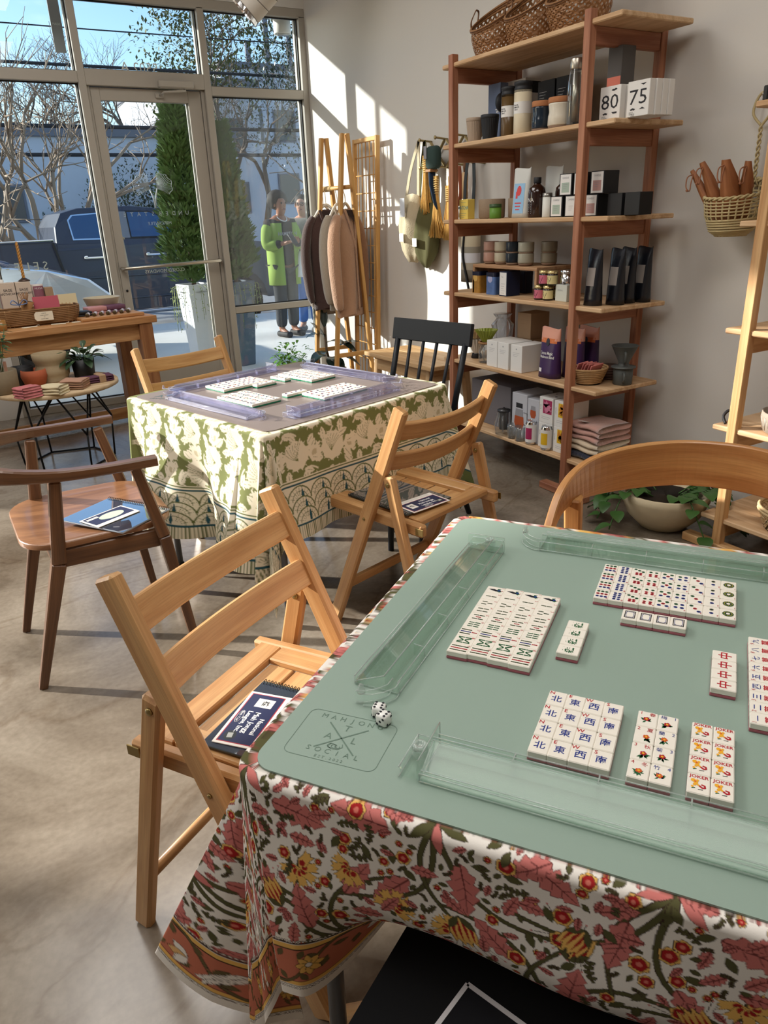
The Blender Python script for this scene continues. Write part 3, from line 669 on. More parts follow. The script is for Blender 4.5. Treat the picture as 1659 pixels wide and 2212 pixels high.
def serrated(L, w, teeth, depth=.35):
    """leaf outline along +x, lobed like acanthus"""
    up = []; n = teeth*4
    for i in range(n+1):
        t = i/n; env = math.sin(math.pi*t**.8)**.8*w; up.append((t*L, env*(1-depth*(i % 4)/4.0)))
    return np.array(up+[(x, -y) for x, y in up[::-1]])
def leafp(L, w): 
    t = np.linspace(0, 1, 9); return np.concatenate([np.stack([t*L, np.sin(math.pi*t)*w], 1), np.stack([t*L, -np.sin(math.pi*t)*w], 1)[::-1]])
def circ(r, n=14, k=0, d=0.0):
    return np.array([(r*(1+d*math.cos(k*a))*math.cos(a), r*(1+d*math.cos(k*a))*math.sin(a)) for a in np.linspace(0, 2*math.pi, n, endpoint=False)])
K_W, K_PINK, K_PD, K_GR, K_RED, K_YEL, K_OUT, K_TC = (240, 234, 226), (206, 122, 116), (120, 62, 60), (88, 86, 54), (168, 36, 38), (236, 188, 104), (62, 44, 38), (196, 116, 92)
def print_floral(cv, hem, region, seed):
    rg = random.Random(seed)
    def acanthus(o, a, L):
        P = serrated(L, L*.26, 5, .5); cv.blob(rot2(P, a, o), K_PINK, K_PD, .001)
        cv.stroke(rot2([(0, 0), (L*.5, L*.02), (L*.93, 0)], a, o), [.0009, .0008, .0004], K_PD)
        for k in (.25, .45, .65):
            for sg in (-1, 1): cv.stroke(rot2([(L*k, 0), (L*(k+.1), sg*L*.12)], a, o), .0005, K_PD)
    def roundfl(o, r):
        cv.blob(rot2(circ(r*1.35, 16, 6, .12), rg.random(), o), K_YEL, K_OUT, .0008); cv.blob(rot2(circ(r, 14, 5, .1), 0, o), K_RED, K_OUT, .0005); cv.poly(rot2(circ(r*.42, 10), 0, o), (216, 120, 104))
    def tulip(o, a, L):
        P = [(0, 0), (L*.2, L*.3), (L*.6, L*.38), (L*1.05, L*.34), (L*.86, L*.2), (L*1.12, L*.1), (L*.9, 0), (L*1.12, -L*.1), (L*.86, -L*.2), (L*1.05, -L*.34), (L*.6, -L*.38), (L*.2, -L*.3)]
        cv.blob(rot2(P, a, o), K_YEL, K_OUT, .001)
        for k in (-.25, -.08, .1, .26): cv.poly(rot2([(L*.08, k*L*.4), (L*.45, k*L+L*.05), (L*.95, k*L), (L*.45, k*L-L*.05)], a, o), K_RED)
        for k in range(9):
            b = (k-4)*.16; cv.stroke(rot2([(L*.95, b*L*.9), (L*1.3, b*L*1.5)], a, o), .0004, K_OUT); cv.poly(rot2(circ(L*.035, 6), 0, rot2([(L*1.3, b*L*1.5)], a, o)[0]), K_PINK)
        for sg in (-1, 1): cv.blob(rot2(rot2(leafp(L*.6, L*.1), sg*.7), a, o), K_GR, K_OUT, .0006)
    def bud(o, a, L):
        cv.blob(rot2([(0, 0), (L*.3, L*.24), (L*.7, L*.2), (L, L*.26), (L*.86, L*.1), (L, 0), (L*.86, -L*.1), (L, -L*.26), (L*.7, -L*.2), (L*.3, -L*.24)], a, o), K_YEL, K_OUT, .0007)
        cv.poly(rot2(circ(L*.16, 9), 0, rot2([(L*.3, 0)], a, o)[0]), K_RED)
    def sprig(o, a, L):
        c = rot2(curve((0, 0), (L, 0), .15*rg.choice((-1, 1))), a, o); cv.stroke(c, .0011, K_GR, K_OUT)
        for i in range(2, len(c), 3):
            for sg in (-1, 1): cv.blob(rot2(leafp(L*.24, L*.07), a+sg*.9, c[i]), K_GR, K_OUT, .0006)
    x0, y0, x1, y1 = region; S = 0.235
    ix0, ix1 = int(math.floor(x0/S))-1, int(math.ceil(x1/S))+1; iy0, iy1 = int(math.floor(y0/S))-1, int(math.ceil(y1/S))+1
    for pas in range(3):
        for ix in range(ix0, ix1):
            for iy in range(iy0, iy1):
                ox, oy = ix*S+(S/2 if iy % 2 else 0), iy*S; m = -1 if (ix+iy) % 2 else 1
                o = np.array((ox, oy))
                if pas == 0:
                    for a, L, b in ((.5, .19, .28), (2.3, .17, -.3), (3.6, .18, .25), (5.2, .17, -.3), (1.4, .13, .2), (4.4, .15, -.2)):
                        cv.stroke(curve(o, rot2([(L, 0)], a*m, o)[0], b*m), np.linspace(.0032, .0016, 14), K_GR, K_OUT)
                elif pas == 1:
                    for a, d, L in ((.95, .05, .072), (2.75, .055, .07), (4.0, .06, .066), (5.6, .05, .07), (1.9, .09, .06), (0.1, .1, .062), (3.2, .115, .055), (4.8, .11, .058)):
                        acanthus(rot2([(d, 0)], a*m, o)[0], (a+.5)*m, L)
                    for k in range(6): cv.blob(rot2(leafp(.038, .0055), k*1.047+.3*m, o), K_PINK if k % 2 else K_GR, K_OUT, .0008)
                else:
                    tulip(rot2([(.12, 0)], 1.35*m, o)[0], 1.3*m, .042); tulip(rot2([(.105, 0)], 3.9*m, o)[0], 4.2*m, .036)
                    for k in range(5): bud(rot2([(.135, 0)], 2.4*m, o)[0], 2.4*m+(k-2)*.7, .024)
                    for k in range(6): bud(rot2([(.125, 0)], 5.3*m, o)[0], 5.3*m+(k-2.5)*.75, .026)
                    for a, d in ((.45, .15), (.62, .165), (3.0, .09), (3.3, .16), (4.7, .07), (1.0, .17)): roundfl(rot2([(d, 0)], a*m, o)[0], .0075)
    g = np.array(lin(K_W)[:3])
    n = int((x1-x0)*(y1-y0)*26000)
    for i in range(n):
        p = (rg.uniform(x0, x1), rg.uniform(y0, y1)); ok = True
        for dx, dy in ((0, 0), (.0045, 0), (-.0045, 0), (0, .0045), (0, -.0045), (.003, .003), (-.003, .003)):
            c = cv.at((p[0]+dx, p[1]+dy))
            if c is None or abs(c-g).sum() > .02: ok = False; break
        if not ok: continue
        k = rg.random(); a = rg.random()*6.28
        far_ = i < n*.12
        if k < .25: sprig(p, a, rg.uniform(.016, .03) if far_ else .012)
        elif k < .42: roundfl(p, rg.uniform(.0045, .0065) if far_ else .003)
        elif k < .70: cv.blob(rot2(leafp(.02 if far_ else .011, .0045 if far_ else .0028), a, p), K_GR, K_OUT, .0006)
        else: acanthus(p, a, rg.uniform(.026, .040) if far_ else .016)
    # border bands parallel to the two hems
    hx, hy = hem
    def band(d0, d1, col):
        cv.poly([(hx+d0, hy+d0), (hx+d0, y1), (hx+d1, y1), (hx+d1, hy+d1), (x1, hy+d1), (x1, hy+d0)], col)
    band(-.02, .088, K_W); band(.018, .086, K_TC); band(.018, .024, K_YEL); band(.078, .086, K_YEL)
    for d0 in (.0165, .0245, .077, .0868): band(d0, d0+.0014, K_OUT)
    def along(d, step, fn):
        for k in range(int((y1-hy)/step)): fn(np.array((hx+d, hy+d+(k+.5)*step)), math.pi/2, k)
        for k in range(int((x1-hx)/step)): fn(np.array((hx+d+(k+.5)*step, hy+d)), 0, k)
    for d in (.0135, .0905): along(d, .0042, lambda p, a, k: cv.blob(rot2(circ(.0012, 8), 0, p), K_W, K_OUT, .0007))
    K_OL = (104, 92, 60)
    along(.051, .085, lambda p, a, k: [cv.stroke(rot2(curve((-.042, 0), (.042, 0), .35*(1 if k % 2 else -1)), a, p), .0016, K_OL, K_OUT)]
          + [cv.blob(rot2(leafp(.016, .004), a+s*.9+(k % 2)*2, p+rot2([(q, s*.012)], a)[0]), K_OL, K_OUT, .0006) for q in (-.03, .0, .03) for s in (-1, 1)])
    along(.051, .17, lambda p, a, k: [cv.blob(rot2(leafp(.017, .0042), a+j*.785, p), K_YEL, K_OUT, .0008) for j in range(8)]+[cv.blob(rot2(circ(.0035, 9), 0, p), K_W, K_OUT, .001)])
    def wheat(p, a, k):
        p = p+rot2([(.06, -.012)], a)[0]; aa = a+1.0
        for j in range(9):
            for s in (-1, 1): cv.blob(rot2(leafp(.011, .0024), aa+s*.7, p+rot2([(j*.0045, 0)], aa)[0]), K_W, K_OUT, .0006)
    along(.051, .17, wheat)
    along(.045, .17, lambda p, a, k: [cv.blob(rot2(leafp(.022, .006), a+.4+s*.8, p+rot2([(.11, .0)], a)[0]), K_W if s else (224, 180, 120), K_OUT, .0008) for s in (-1, 0, 1)])

F_GR, F_CR, F_TEAL, F_LINE = (116, 122, 76), (222, 214, 192), (44, 82, 92), (96, 104, 62)
def print_green(cv, hem, region, seed):
    rg = random.Random(seed); x0, y0, x1, y1 = region; S = .15
    for ix in range(int(x0/S)-2, int(x1/S)+2):
        for iy in range(int(y0/S)-2, int(y1/S)+2):
            o = np.array((ix*S+(S/2 if iy % 2 else 0), iy*S*.8)); m = -1 if ix % 2 else 1
            big = .047
            cv.poly(rot2(circ(big, 26, 9, .07), .3*m, o+(0, .01)), F_CR)
            for k in range(7): cv.stroke(rot2(curve((0, -big*.4), ((k-3)*big*.28, big*.8), .1), .3*m, o+(0, .01)), .0007, F_GR)
            for k in range(16): cv.poly(rot2([(big*1.0, -.0025), (big*1.2, 0), (big*1.0, .0025)], k*.39, o+(0, .01)), F_CR)
            for a, d, L in ((.2, .062, .05), (1.6, .07, .038), (2.7, .06, .05), (3.9, .06, .045), (5.3, .06, .042)):
                c = rot2([(d*.8, 0)], a*m, o)[0]; cv.poly(rot2(serrated(L, L*.3, 4, .3), (a+.7)*m, c), F_CR); cv.stroke(rot2([(L*.1, 0), (L*.5, 0), (L*.85, 0)], (a+.7)*m, c), .0007, F_GR)
            cv.poly(rot2(circ(.027, 18, 6, .12), 0, o+(S*.5, S*.02)), F_CR); cv.poly(rot2(circ(.013, 12), 0, o+(S*.5, S*.02)), (190, 180, 150)); 
            cv.stroke(curve(o+(.02, -.06), o+(S*.55, -.05), .3*m), .0028, F_CR)
            for k in range(6):
                for sg in (-1, 1): cv.poly(rot2(leafp(.016, .004), 1.2+sg*.6, o+(-S*.42, -.03+k*.011)), F_CR)
    hx, hy = hem
    def band(d0, d1, col): cv.poly([(hx+d0, hy+d0), (hx+d0, y1), (hx+d1, y1), (hx+d1, hy+d1), (x1, hy+d1), (x1, hy+d0)], col)
    def along(d, step, fn, off=.5):
        for k in range(int((y1-hy)/step)): fn(np.array((hx+d, hy+d+(k+off)*step)), -math.pi/2)
        for k in range(int((x1-hx)/step)): fn(np.array((hx+d+(k+off)*step, hy+d)), 0)
    band(-.02, .205, F_CR); band(.185, .190, F_TEAL); band(.197, .200, F_LINE); band(.055, .060, F_TEAL)
    along(.03, .0085, lambda p, a: cv.poly(rot2([(-.0015, -.026), (.0015, -.026), (.0015, .024), (-.0015, .024)], a, p), F_LINE))
    def scallop(p, a):
        for r, w in ((.046, .0045), (.030, .0022)):
            cv.stroke(rot2([(r*math.cos(t), r*math.sin(t)) for t in np.linspace(0, math.pi, 16)], a, p), w/2, F_LINE)
        for t in np.linspace(.3, math.pi-.3, 9): cv.stroke(rot2([(.014*math.cos(t), .014*math.sin(t)), (.042*math.cos(t), .042*math.sin(t))], a, p), .0005, F_LINE)
    def clear_(p, a): cv.poly(rot2([(.048*math.cos(t), .048*math.sin(t)) for t in np.linspace(0, math.pi, 16)], a, p), F_CR)
    def drop(p, a): cv.blob(rot2([(0, .03), (.006, .005), (.004, -.012), (-.004, -.012), (-.006, .005)], a, p), F_TEAL)
    for row, off in ((2, 0.5), (1, 1.0), (0, .5)):
        d = .062+row*.036
        along(d, .092, lambda p, a: (clear_(p, a), scallop(p, a)), off); along(d+.012, .092, drop, off)
    band(.0535, .0605, F_TEAL)

def drape(name, org, rotz, rect, r, Ls, ztop, beta, steps, tstep, canvas, m, hem_wob=0.0, zmin=0.02, hemfn=None):
    """cloth over a square top. rect in table coordinates; Ls overhangs (left, near, right, far); beta(side, q, t): lean from vertical"""
    x0, y0, x1, y1 = rect
    segs = [('left', (x0, y1-r), (x0, y0+r), math.pi, math.pi), ('cnl', (x0+r, y0+r), None, math.pi, 1.5*math.pi), ('near', (x0+r, y0), (x1-r, y0), 1.5*math.pi, 1.5*math.pi), ('cnr', (x1-r, y0+r), None, 1.5*math.pi, 2*math.pi),
            ('right', (x1, y0+r), (x1, y1-r), 0, 0), ('cfr', (x1-r, y1-r), None, 0, .5*math.pi), ('far', (x1-r, y1), (x0+r, y1), .5*math.pi, .5*math.pi), ('cfl', (x0+r, y1-r), None, .5*math.pi, math.pi)]
    cols = []
    for nm, a, b, n0, n1 in segs:
        for q in steps[nm]:
            an = n0+(n1-n0)*q; n = (math.cos(an), math.sin(an))
            base = (a[0]+(b[0]-a[0])*q, a[1]+(b[1]-a[1])*q) if b else (a[0]+r*n[0], a[1]+r*n[1])
            # distance to the hem of the square cloth along n
            t = 9.0
            if n[0] < -1e-6: t = min(t, ((base[0]-(x0-Ls[0]))/-n[0]))
            if n[0] > 1e-6: t = min(t, ((x1+Ls[2]-base[0])/n[0]))
            if n[1] < -1e-6: t = min(t, ((base[1]-(y0-Ls[1]))/-n[1]))
            if n[1] > 1e-6: t = min(t, ((y1+Ls[3]-base[1])/n[1]))
            cols.append((nm, q, base, n, hemfn(nm, q, t) if hemfn else t, t))
    T = int(max(c[4] for c in cols)/tstep)+1; pre = np.array([-0.07, -0.035, -0.012]); NT = len(pre)+T
    nc = len(cols); V = np.zeros((nc, NT, 3)); UV = np.zeros((nc, NT, 2)); rr = 0.011
    for i, (nm, q, base, n, tm, tq) in enumerate(cols):
        tt = np.linspace(0, tm, T); dt = tt[1]; arc = np.clip(tt/(rr*math.pi/2), 0, 1)*math.pi/2
        be = np.array([beta(nm, q, t) for t in tt]); lean = np.where(arc < math.pi/2-1e-6, math.pi/2-arc, 0)
        tot = np.maximum(lean, be) if True else be
        dxy = np.sin(np.where(lean > 0, np.maximum(lean, be), be)); dz = np.cos(np.where(lean > 0, np.maximum(lean, be), be))
        off = np.concatenate([[0], np.cumsum((dxy[1:]+dxy[:-1])/2*dt)]); z = ztop-np.concatenate([[0], np.cumsum((dz[1:]+dz[:-1])/2*dt)])
        z = np.maximum(z, zmin)
        V[i, 3:, 0] = base[0]+n[0]*off; V[i, 3:, 1] = base[1]+n[1]*off; V[i, 3:, 2] = z
        UV[i, 3:, 0] = base[0]+n[0]*tt*(tq/tm); UV[i, 3:, 1] = base[1]+n[1]*tt*(tq/tm)
        V[i, :3, 0] = base[0]+n[0]*pre; V[i, :3, 1] = base[1]+n[1]*pre; V[i, :3, 2] = ztop; UV[i, :3] = V[i, :3, :2]
    nv = nc*NT; idx = np.arange(nv).reshape(nc, NT); nx = np.roll(idx, -1, 0)
    quads = np.stack([idx[:, :-1], idx[:, 1:], nx[:, 1:], nx[:, :-1]], -1).reshape(-1, 4)
    P = V.reshape(-1, 3); c_, s_ = math.cos(rotz), math.sin(rotz)
    Wp = np.stack([org[0]+P[:, 0]*c_-P[:, 1]*s_, org[1]+P[:, 0]*s_+P[:, 1]*c_, P[:, 2]], 1)
    me = bpy.data.meshes.new(name); nq = len(quads)
    me.vertices.add(nv); me.vertices.foreach_set('co', Wp.astype(np.float32).ravel())
    inner = idx[:, 0][::-1]
    me.loops.add(nq*4+nc); me.loops.foreach_set('vertex_index', np.concatenate([quads.ravel(), inner]).astype(np.int32))
    me.polygons.add(nq+1); me.polygons.foreach_set('loop_start', np.concatenate([np.arange(nq)*4, [nq*4]]).astype(np.int32)); 
    me.polygons.foreach_set('use_smooth', np.ones(nq+1, bool))
    me.update(calc_edges=True); me.validate()
    col = np.ones((nv, 4), np.float32); col[:, :3] = canvas.sample(UV.reshape(-1, 2)[:, 0], UV.reshape(-1, 2)[:, 1])
    at = me.attributes.new('print', 'FLOAT_COLOR', 'POINT'); at.data.foreach_set('color', col.ravel())
    me.materials.append(m)
    o = bpy.data.objects.new(name, me); C.objects.link(o)
    return o
def sm(x): x = min(1, max(0, x)); return x*x*(3-2*x)
def interp(x, pts): return float(np.interp(x, [p[0] for p in pts], [p[1] for p in pts]))

NEAR_O, NEAR_R = (0.192, 0.683), ang((0.581, -0.814))
FAR_R = ang((0.963, 0.27)); FAR_O = (1.0335-0.4*(0.963-0.27), 2.504-0.4*(0.27+0.963))
TOP_Z = 0.709
cv = Canvas(-.47, -.36, .80, .84, 1000, K_W)
print_floral(cv, (-.012-.40, -.004-.30), (-.47, -.36, .80, .84), 3)
def hem_near(nm, q, t):
    if nm == 'left': return interp((1-q)*.8, [(0, .44), (.15, .43), (.4, .40)])
    if nm == 'cnl': return interp(q, [(0, .44), (.25, .475), (.4, .475), (.6, .43), (.8, .385), (1, .365)])
    if nm == 'near': return interp(q*.8, [(0, .365), (.1, .335), (.25, .30)])
    return t
def beta_near(nm, q, t):
    g = sm(t/.08)
    if nm == 'left':
        u = (1-q)*.8                                   # distance from the near corner
        return g*(.06+.34*math.exp(-(u/.10)**2)+.06*math.sin(u*21+.6))
    if nm == 'cnl': return g*interp(q, [(0, .40), (.10, .47), (.19, .22), (.26, -.10), (.31, -.04), (.36, .08), (.5, .03), (.75, .02), (1, .0)])-sm((t-.15)/.15)*.12*sm((q-.5)/.5)
    if nm == 'near':
        x = q*.79; return g*(.02+.05*math.sin(x*17+1.0))-sm((t-.12)/.12)*(.12+1.1*sm((x-.03)/.15))
    if nm == 'cnr': return g*.2
    return g*.1
st = {'left': np.concatenate([np.linspace(0, .62, 90), np.linspace(.623, 1, 190)]), 'cnl': np.linspace(.002, .998, 330), 'near': np.concatenate([np.linspace(0, .80, 560), np.linspace(.81, 1, 12)]), 'cnr': np.linspace(.1, .9, 8), 'right': np.linspace(0, 1, 24), 'cfr': np.linspace(.1, .9, 8), 'far': np.linspace(0, 1, 60), 'cfl': np.linspace(.05, .95, 24)}
NEAR_CLOTH = drape('tablecloth', NEAR_O, NEAR_R, (-.012, -.004, .806, .808), .03, (.40, .30, .3, .3), TOP_Z, beta_near, st, .0012, cv, vcol('floral_cotton', 0.85, 0.15), hemfn=hem_near)
tag(NEAR_CLOTH, 'white cotton tablecloth with red, pink and olive floral print and terracotta border', 'tablecloth')
cv2 = Canvas(-.56, -.46, .90, .86, 500, F_GR)
print_green(cv2, (-.03-.45, -.03-.355), (-.56, -.46, .90, .86), 5)
def beta_far(nm, q, t):
    g = sm(t/.07)
    if nm == 'left':
        u = (1-q)*.8; return g*(.12+.20*math.sin(u*13.5+.2)*sm((t-.02)/.15)*(1 if .1 < u else .5)+.05*math.sin(u*31))
    if nm == 'cnl': return g*interp(q, [(0, .14), (.15, .22), (.24, -.05), (.32, .12), (.42, .15), (.52, .11), (.63, -.07), (.8, .04), (1, .06)])
    if nm == 'near':
        x = q*.8; return g*(.04+.09*math.sin(x*19+.4)*sm((t-.05)/.2))
    if nm == 'cnr': return g*interp(q, [(0, .05), (.3, .3), (.5, .1), (.75, .3), (1, .1)])
    return g*.1
st = {'left': np.linspace(0, 1, 300), 'cnl': np.linspace(.003, .997, 150), 'near': np.linspace(0, 1, 320), 'cnr': np.linspace(.02, .98, 60), 'right': np.linspace(0, 1, 40), 'cfr': np.linspace(.1, .9, 10), 'far': np.linspace(0, 1, 40), 'cfl': np.linspace(.05, .95, 20)}
FAR_CLOTH = drape('tablecloth', FAR_O, FAR_R, (-.018, -.018, .818, .818), .03, (.45, .355, .355, .40), TOP_Z, beta_far, st, .0026, cv2, vcol('block_print_cotton', 0.85, 0.1))
tag(FAR_CLOTH, 'olive green and cream block print tablecloth with blue scallop border on far table', 'tablecloth')
# ================================================================ card tables, mats, racks, tiles, dice
M_TT = mat('table_laminate', (120, 116, 110), 0.5); M_TLEG = mat('grey_powder_coat', (96, 98, 104), 0.4, 0.4); M_CAP = mat('rubber_cap', (16, 16, 16), 0.7)
def card_table(org, rot, label, s=.80):
    t = thing('card_table', label, 'table', (org[0], org[1], 0), rot)
    q = MB(); q.cbox((s/2, s/2, .695), (s-.02, s-.02, .026), .006); obj('tabletop', q, M_TT, t)
    q = MB()
    for x in (0, 1): q.beam((.04+x*(s-.08), .06, .672), (.04+x*(s-.08), s-.06, .672), .02, .03); q.beam((.06, .04+x*(s-.08), .672), (s-.06, .04+x*(s-.08), .672), .02, .03)
    obj('rail', q, M_TLEG, t)
    for x, sx in ((.06, -1), (s-.06, 1)):
        for y, sy in ((.06, -1), (s-.06, 1)):
            q = MB(); q.tube([(x, y, .68), (x+sx*.005, y+sy*.005, .02)], .0125, 10); l = obj('leg', q, M_TLEG, t)
            q = MB(); q.lathe([(.014, 0), (.016, .004), (.016, .03), (.0135, .032)], (x+sx*.005, y+sy*.005, 0), 12); obj('foot_cap', q, M_CAP, l)
    return t
card_table(NEAR_O, NEAR_R, 'folding card table with grey legs under the red floral cloth', .794); card_table(FAR_O, FAR_R, 'folding card table with grey legs under the olive green cloth')
def rounded(w, h, r, n=6, x=0, y=0):
    P = []
    for cx, cy, a0 in ((w-r, h-r, 0), (r, h-r, 90), (r, r, 180), (w-r, r, 270)):
        for i in range(n+1): a = math.radians(a0+90*i/n); P.append((x+cx+r*math.cos(a), y+cy+r*math.sin(a)))
    return P
MAT_Z = 0.7118
def tmat(name, org, rot, label, col, dark):
    t = thing(name, label, 'mat', (org[0], org[1], 0), rot)
    q = MB(); q.prism(rounded(.794, .794, .03, 8), TOP_Z+.0004, MAT_Z); obj('mat_sheet', q, col, t)
    return t
M_SAGE = mat('sage_leatherette', (142, 162, 150), 0.5, spec=0.35, var=.02, vscale=2, bump=.05, bscale=900); M_TAUPE = mat('taupe_leatherette', (128, 116, 110), 0.42, spec=.4, bump=.05, bscale=900)
M_DEB = mat('debossed_sage', (98, 122, 108), 0.55); M_DEBT = mat('debossed_taupe', (92, 84, 80), .5); M_DEBG = mat('printed_grey_green', (72, 92, 92), .5)
mat_n = tmat('table_mat', NEAR_O, NEAR_R, 'sage green square game mat with debossed club badge on the near table', M_SAGE, None)
mat_f = tmat('table_mat', FAR_O, FAR_R, 'taupe grey square game mat on the far table by the window', M_TAUPE, None)
def badge(t, m, cx, cy, a, k=1.0, rivet=True):
    """club badge pressed into a mat corner, in the mat's own coordinates"""
    R = rz(a); Z = MAT_Z+.0003; q = MB()
    def W(x, y): v = R@Vector((x, y, 0))*k; return (cx+v.x, cy+v.y, Z)
    def line(pts, w):
        for p0, p1 in zip(pts, pts[1:]):
            p0 = Vector(p0); p1 = Vector(p1); d = (p1-p0).normalized(); n = Vector((-d.y, d.x))*w; q.add([W(*(p0+n)), W(*(p0-n)), W(*(p1-n)), W(*(p1+n))], [(0, 1, 2, 3)])
    f = rounded(.118, .086, .010, 5, -.059, -.043); line(f+[f[0]], .00035); f2 = rounded(.116, .084, .009, 5, -.058, -.042)
    line([(-.026, -.024), (.026, .024)], .0009); line([(-.026, .024), (.026, -.024)], .0009)
    def tx(s_, h, x, y, sp=0):
        if sp:
            n = len(s_)
            for i, ch in enumerate(s_): q.text(ch, h*k, W(x+(i-(n-1)/2)*sp, y), R)
        else: q.text(s_, h*k, W(x, y), R)
    tx('MAHJONG', .0078, 0, .034, .0125); tx('SOCIAL', .0078, 0, -.0265, .0125); tx('EST.2022', .0042, 0, -.0375, .0048)
    tx('A', .0105, -.017, .0); tx('T', .0105, 0, .019); tx('L', .0105, .017, 0)
    # small curled beast emblem below the crossing
    for k_ in range(3): line([(-.006+.004*k_+.005*math.cos(b)*(1-k_*.2), -.016+.004*math.sin(b)*(1-k_*.2)) for b in np.linspace(k_, 5+k_, 14)], .0005)
    line([(-.008, -.012), (-.010, -.018), (-.004, -.021), (.004, -.020), (.008, -.015), (.006, -.010)], .0005)
    o = obj('badge', q, m, t); return o
badge(mat_n, M_DEB, .082, .080, math.radians(2.5))
badge(mat_f, M_DEBT, .69, .085, math.radians(90), .95)
q = MB(); Zt = MAT_Z+.0003
for i, (x0, y0, L) in enumerate(((.04, .66, .085), (.047, .645, .07), (.05, .63, .045), (.045, .70, .09), (.056, .685, .06), (.05, .665, .03))): q.flat([(x0, y0), (x0+.004, y0), (x0+.004+.0, y0+L*.6), (x0, y0+L*.6)], Zt)
q = MB(); q.text('ATL', .035, (.075, .69, Zt), rz(math.radians(-60))); q.text('MAHJONG', .014, (.045, .67, Zt), rz(math.radians(-60))); obj('badge', q, M_DEBG, mat_f)

# ---------------- clear acrylic racks
M_ACR = clear('clear_acrylic', (251, 254, 252), .7, .03, haze=.012, hazecol=(226, 236, 236)); M_ACRE = clear('clear_acrylic_edge', (246, 250, 248), 1.6, .06, haze=.22, hazecol=(236, 244, 242))
M_ACRV = clear('violet_tinged_acrylic', (249, 249, 254), .9, .03, haze=.02, hazecol=(206, 206, 236)); M_ACRVE = clear('violet_tinged_acrylic_edge', (242, 242, 252), 1.8, .06, haze=.25, hazecol=(226, 228, 246))
def rack(org, rot, pos, a, L, label, hinge='start', m=M_ACR, me=M_ACRE, arm=True, flip=1):
    """tile rack: local x runs along its length, +y faces the middle of the mat"""
    t = thing('tile_rack', label, 'rack', (0, 0, 0)); c_, s_ = math.cos(rot), math.sin(rot)
    t.location = (org[0]+pos[0]*c_-pos[1]*s_, org[1]+pos[0]*s_+pos[1]*c_, MAT_Z+.0003); t.rotation_euler = (0, 0, rot+a)
    f = flip
    q = MB(); th = .0028
    # sloped tray and its lip, floor, upright back wall, pusher channel
    q.beam((0, -.030*f, .006), (L, -.030*f, .006), .005, .012, b=.0006)
    q.add([(0, -.033*f, .003), (L, -.033*f, .003), (L, .012*f, .022), (0, .012*f, .022), (0, -.033*f, .003+th), (L, -.033*f, .003+th), (L, .012*f, .022+th), (0, .012*f, .022+th)], [(0, 1, 2, 3), (7, 6, 5, 4), (0, 4, 5, 1), (1, 5, 6, 2), (2, 6, 7, 3), (3, 7, 4, 0)])
    q.cbox((L/2, 0.0, .0016), (L, .062, .003), .0006); obj('tray', q, m, t)
    q = MB(); q.cbox((L/2, .0135*f, .0145), (L, .003, .026), .0005); q.cbox((L/2, .031*f, .010), (L, .003, .017), .0005); obj('wall', q, m, t)
    # bright polished rims: thin rods along the edges
    q = MB()
    for y, z in ((-.033, .0125), (-.0275, .0125), (.0135, .0275), (.031, .0185), (.033, .003), (-.033, .002), (.012, .0245)): q.tube([(0, y*f, z), (L, y*f, z)], .0009, 5)
    for x in (0, L): q.tube([(x, -.033*f, .0125), (x, -.033*f, .002), (x, .033*f, .002), (x, .031*f, .0185)], .0009, 5); q.tube([(x, -.03*f, .006), (x, .0125*f, .0245)], .0009, 5)
    for i in range(1, 5): x = L*i/5; q.tube([(x, .0145*f, .020), (x, .030*f, .0185), (x, .031*f, .003)], .0009, 5)
    obj('rim', q, me, t)
    for i in range(1, 5):
        x = L*i/5; q = MB(); q.cbox((x, .022*f, .010), (.0022, .015, .016), .0004); obj('rib', q, m, t)
    # end block with hinge stud
    xs = -1 if hinge == 'start' else 1; xe = 0 if hinge == 'start' else L
    q = MB(); q.cbox((xe+xs*.012, -.004*f, .008), (.024, .060, .015), .003); q.cbox((xe+xs*.001, 0, .017), (.003, .070, .030), .001); obj('end_block', q, m, t)
    q = MB(); q.lathe([(.009, 0), (.009, .004), (.0075, .006), (.0045, .006), (.0045, .003), (0, .003)], (xe+xs*.013, .004*f, .0155), 18); q.lathe([(.0095, -.008), (.0095, 0)], (xe+xs*.013, .004*f, .0155), 18, cap=False); 
    for P in ([(xe+xs*.024, -.034*f, .015), (xe+xs*.024, .026*f, .015), (xe, .026*f, .015)], [(xe+xs*.024, -.034*f, .002), (xe+xs*.024, .026*f, .002), (xe+xs*.024, .026*f, .015)], [(xe, -.035*f, .032), (xe, .035*f, .032), (xe, .035*f, .002)]): q.tube(P, .0009, 5)
    obj('hinge_stud', q, me, t)
    if arm:
        xo = L if hinge == 'start' else 0; sg = -xs
        def arcp(z): return [(xo+sg*(-.004), .033*f, z), (xo+sg*.012, .033*f, z), (xo+sg*.026, .024*f, z), (xo+sg*.036, .012*f, z), (xo+sg*.040, .0*f, z)]
        q = MB(); lo, hi = arcp(.002), arcp(.019); k = len(lo)
        for off in (0, .0):
            q.strip([[Vector(p) for p in lo], [Vector(p) for p in hi]], smooth=True)
        lo2 = [(p[0]-sg*.003, p[1]-.012*f, p[2]) for p in lo]; hi2 = [(p[0], p[1], .019) for p in lo2]; q.strip([lo2, hi2]); q.strip([hi, hi2]); obj('pusher_arm', q, m, t)
        q = MB(); q.tube(lo, .0009, 5); q.tube(hi, .0009, 5); q.tube(lo2, .0009, 5); q.tube(hi2, .0009, 5); q.lathe([(.0055, 0), (.0055, .004), (.003, .007), (.0035, .010), (.0015, .013), (0, .0135)], (xo+sg*.036, -.004*f, .018), 12); obj('pusher_rim', q, me, t)
    return t
LR = .462
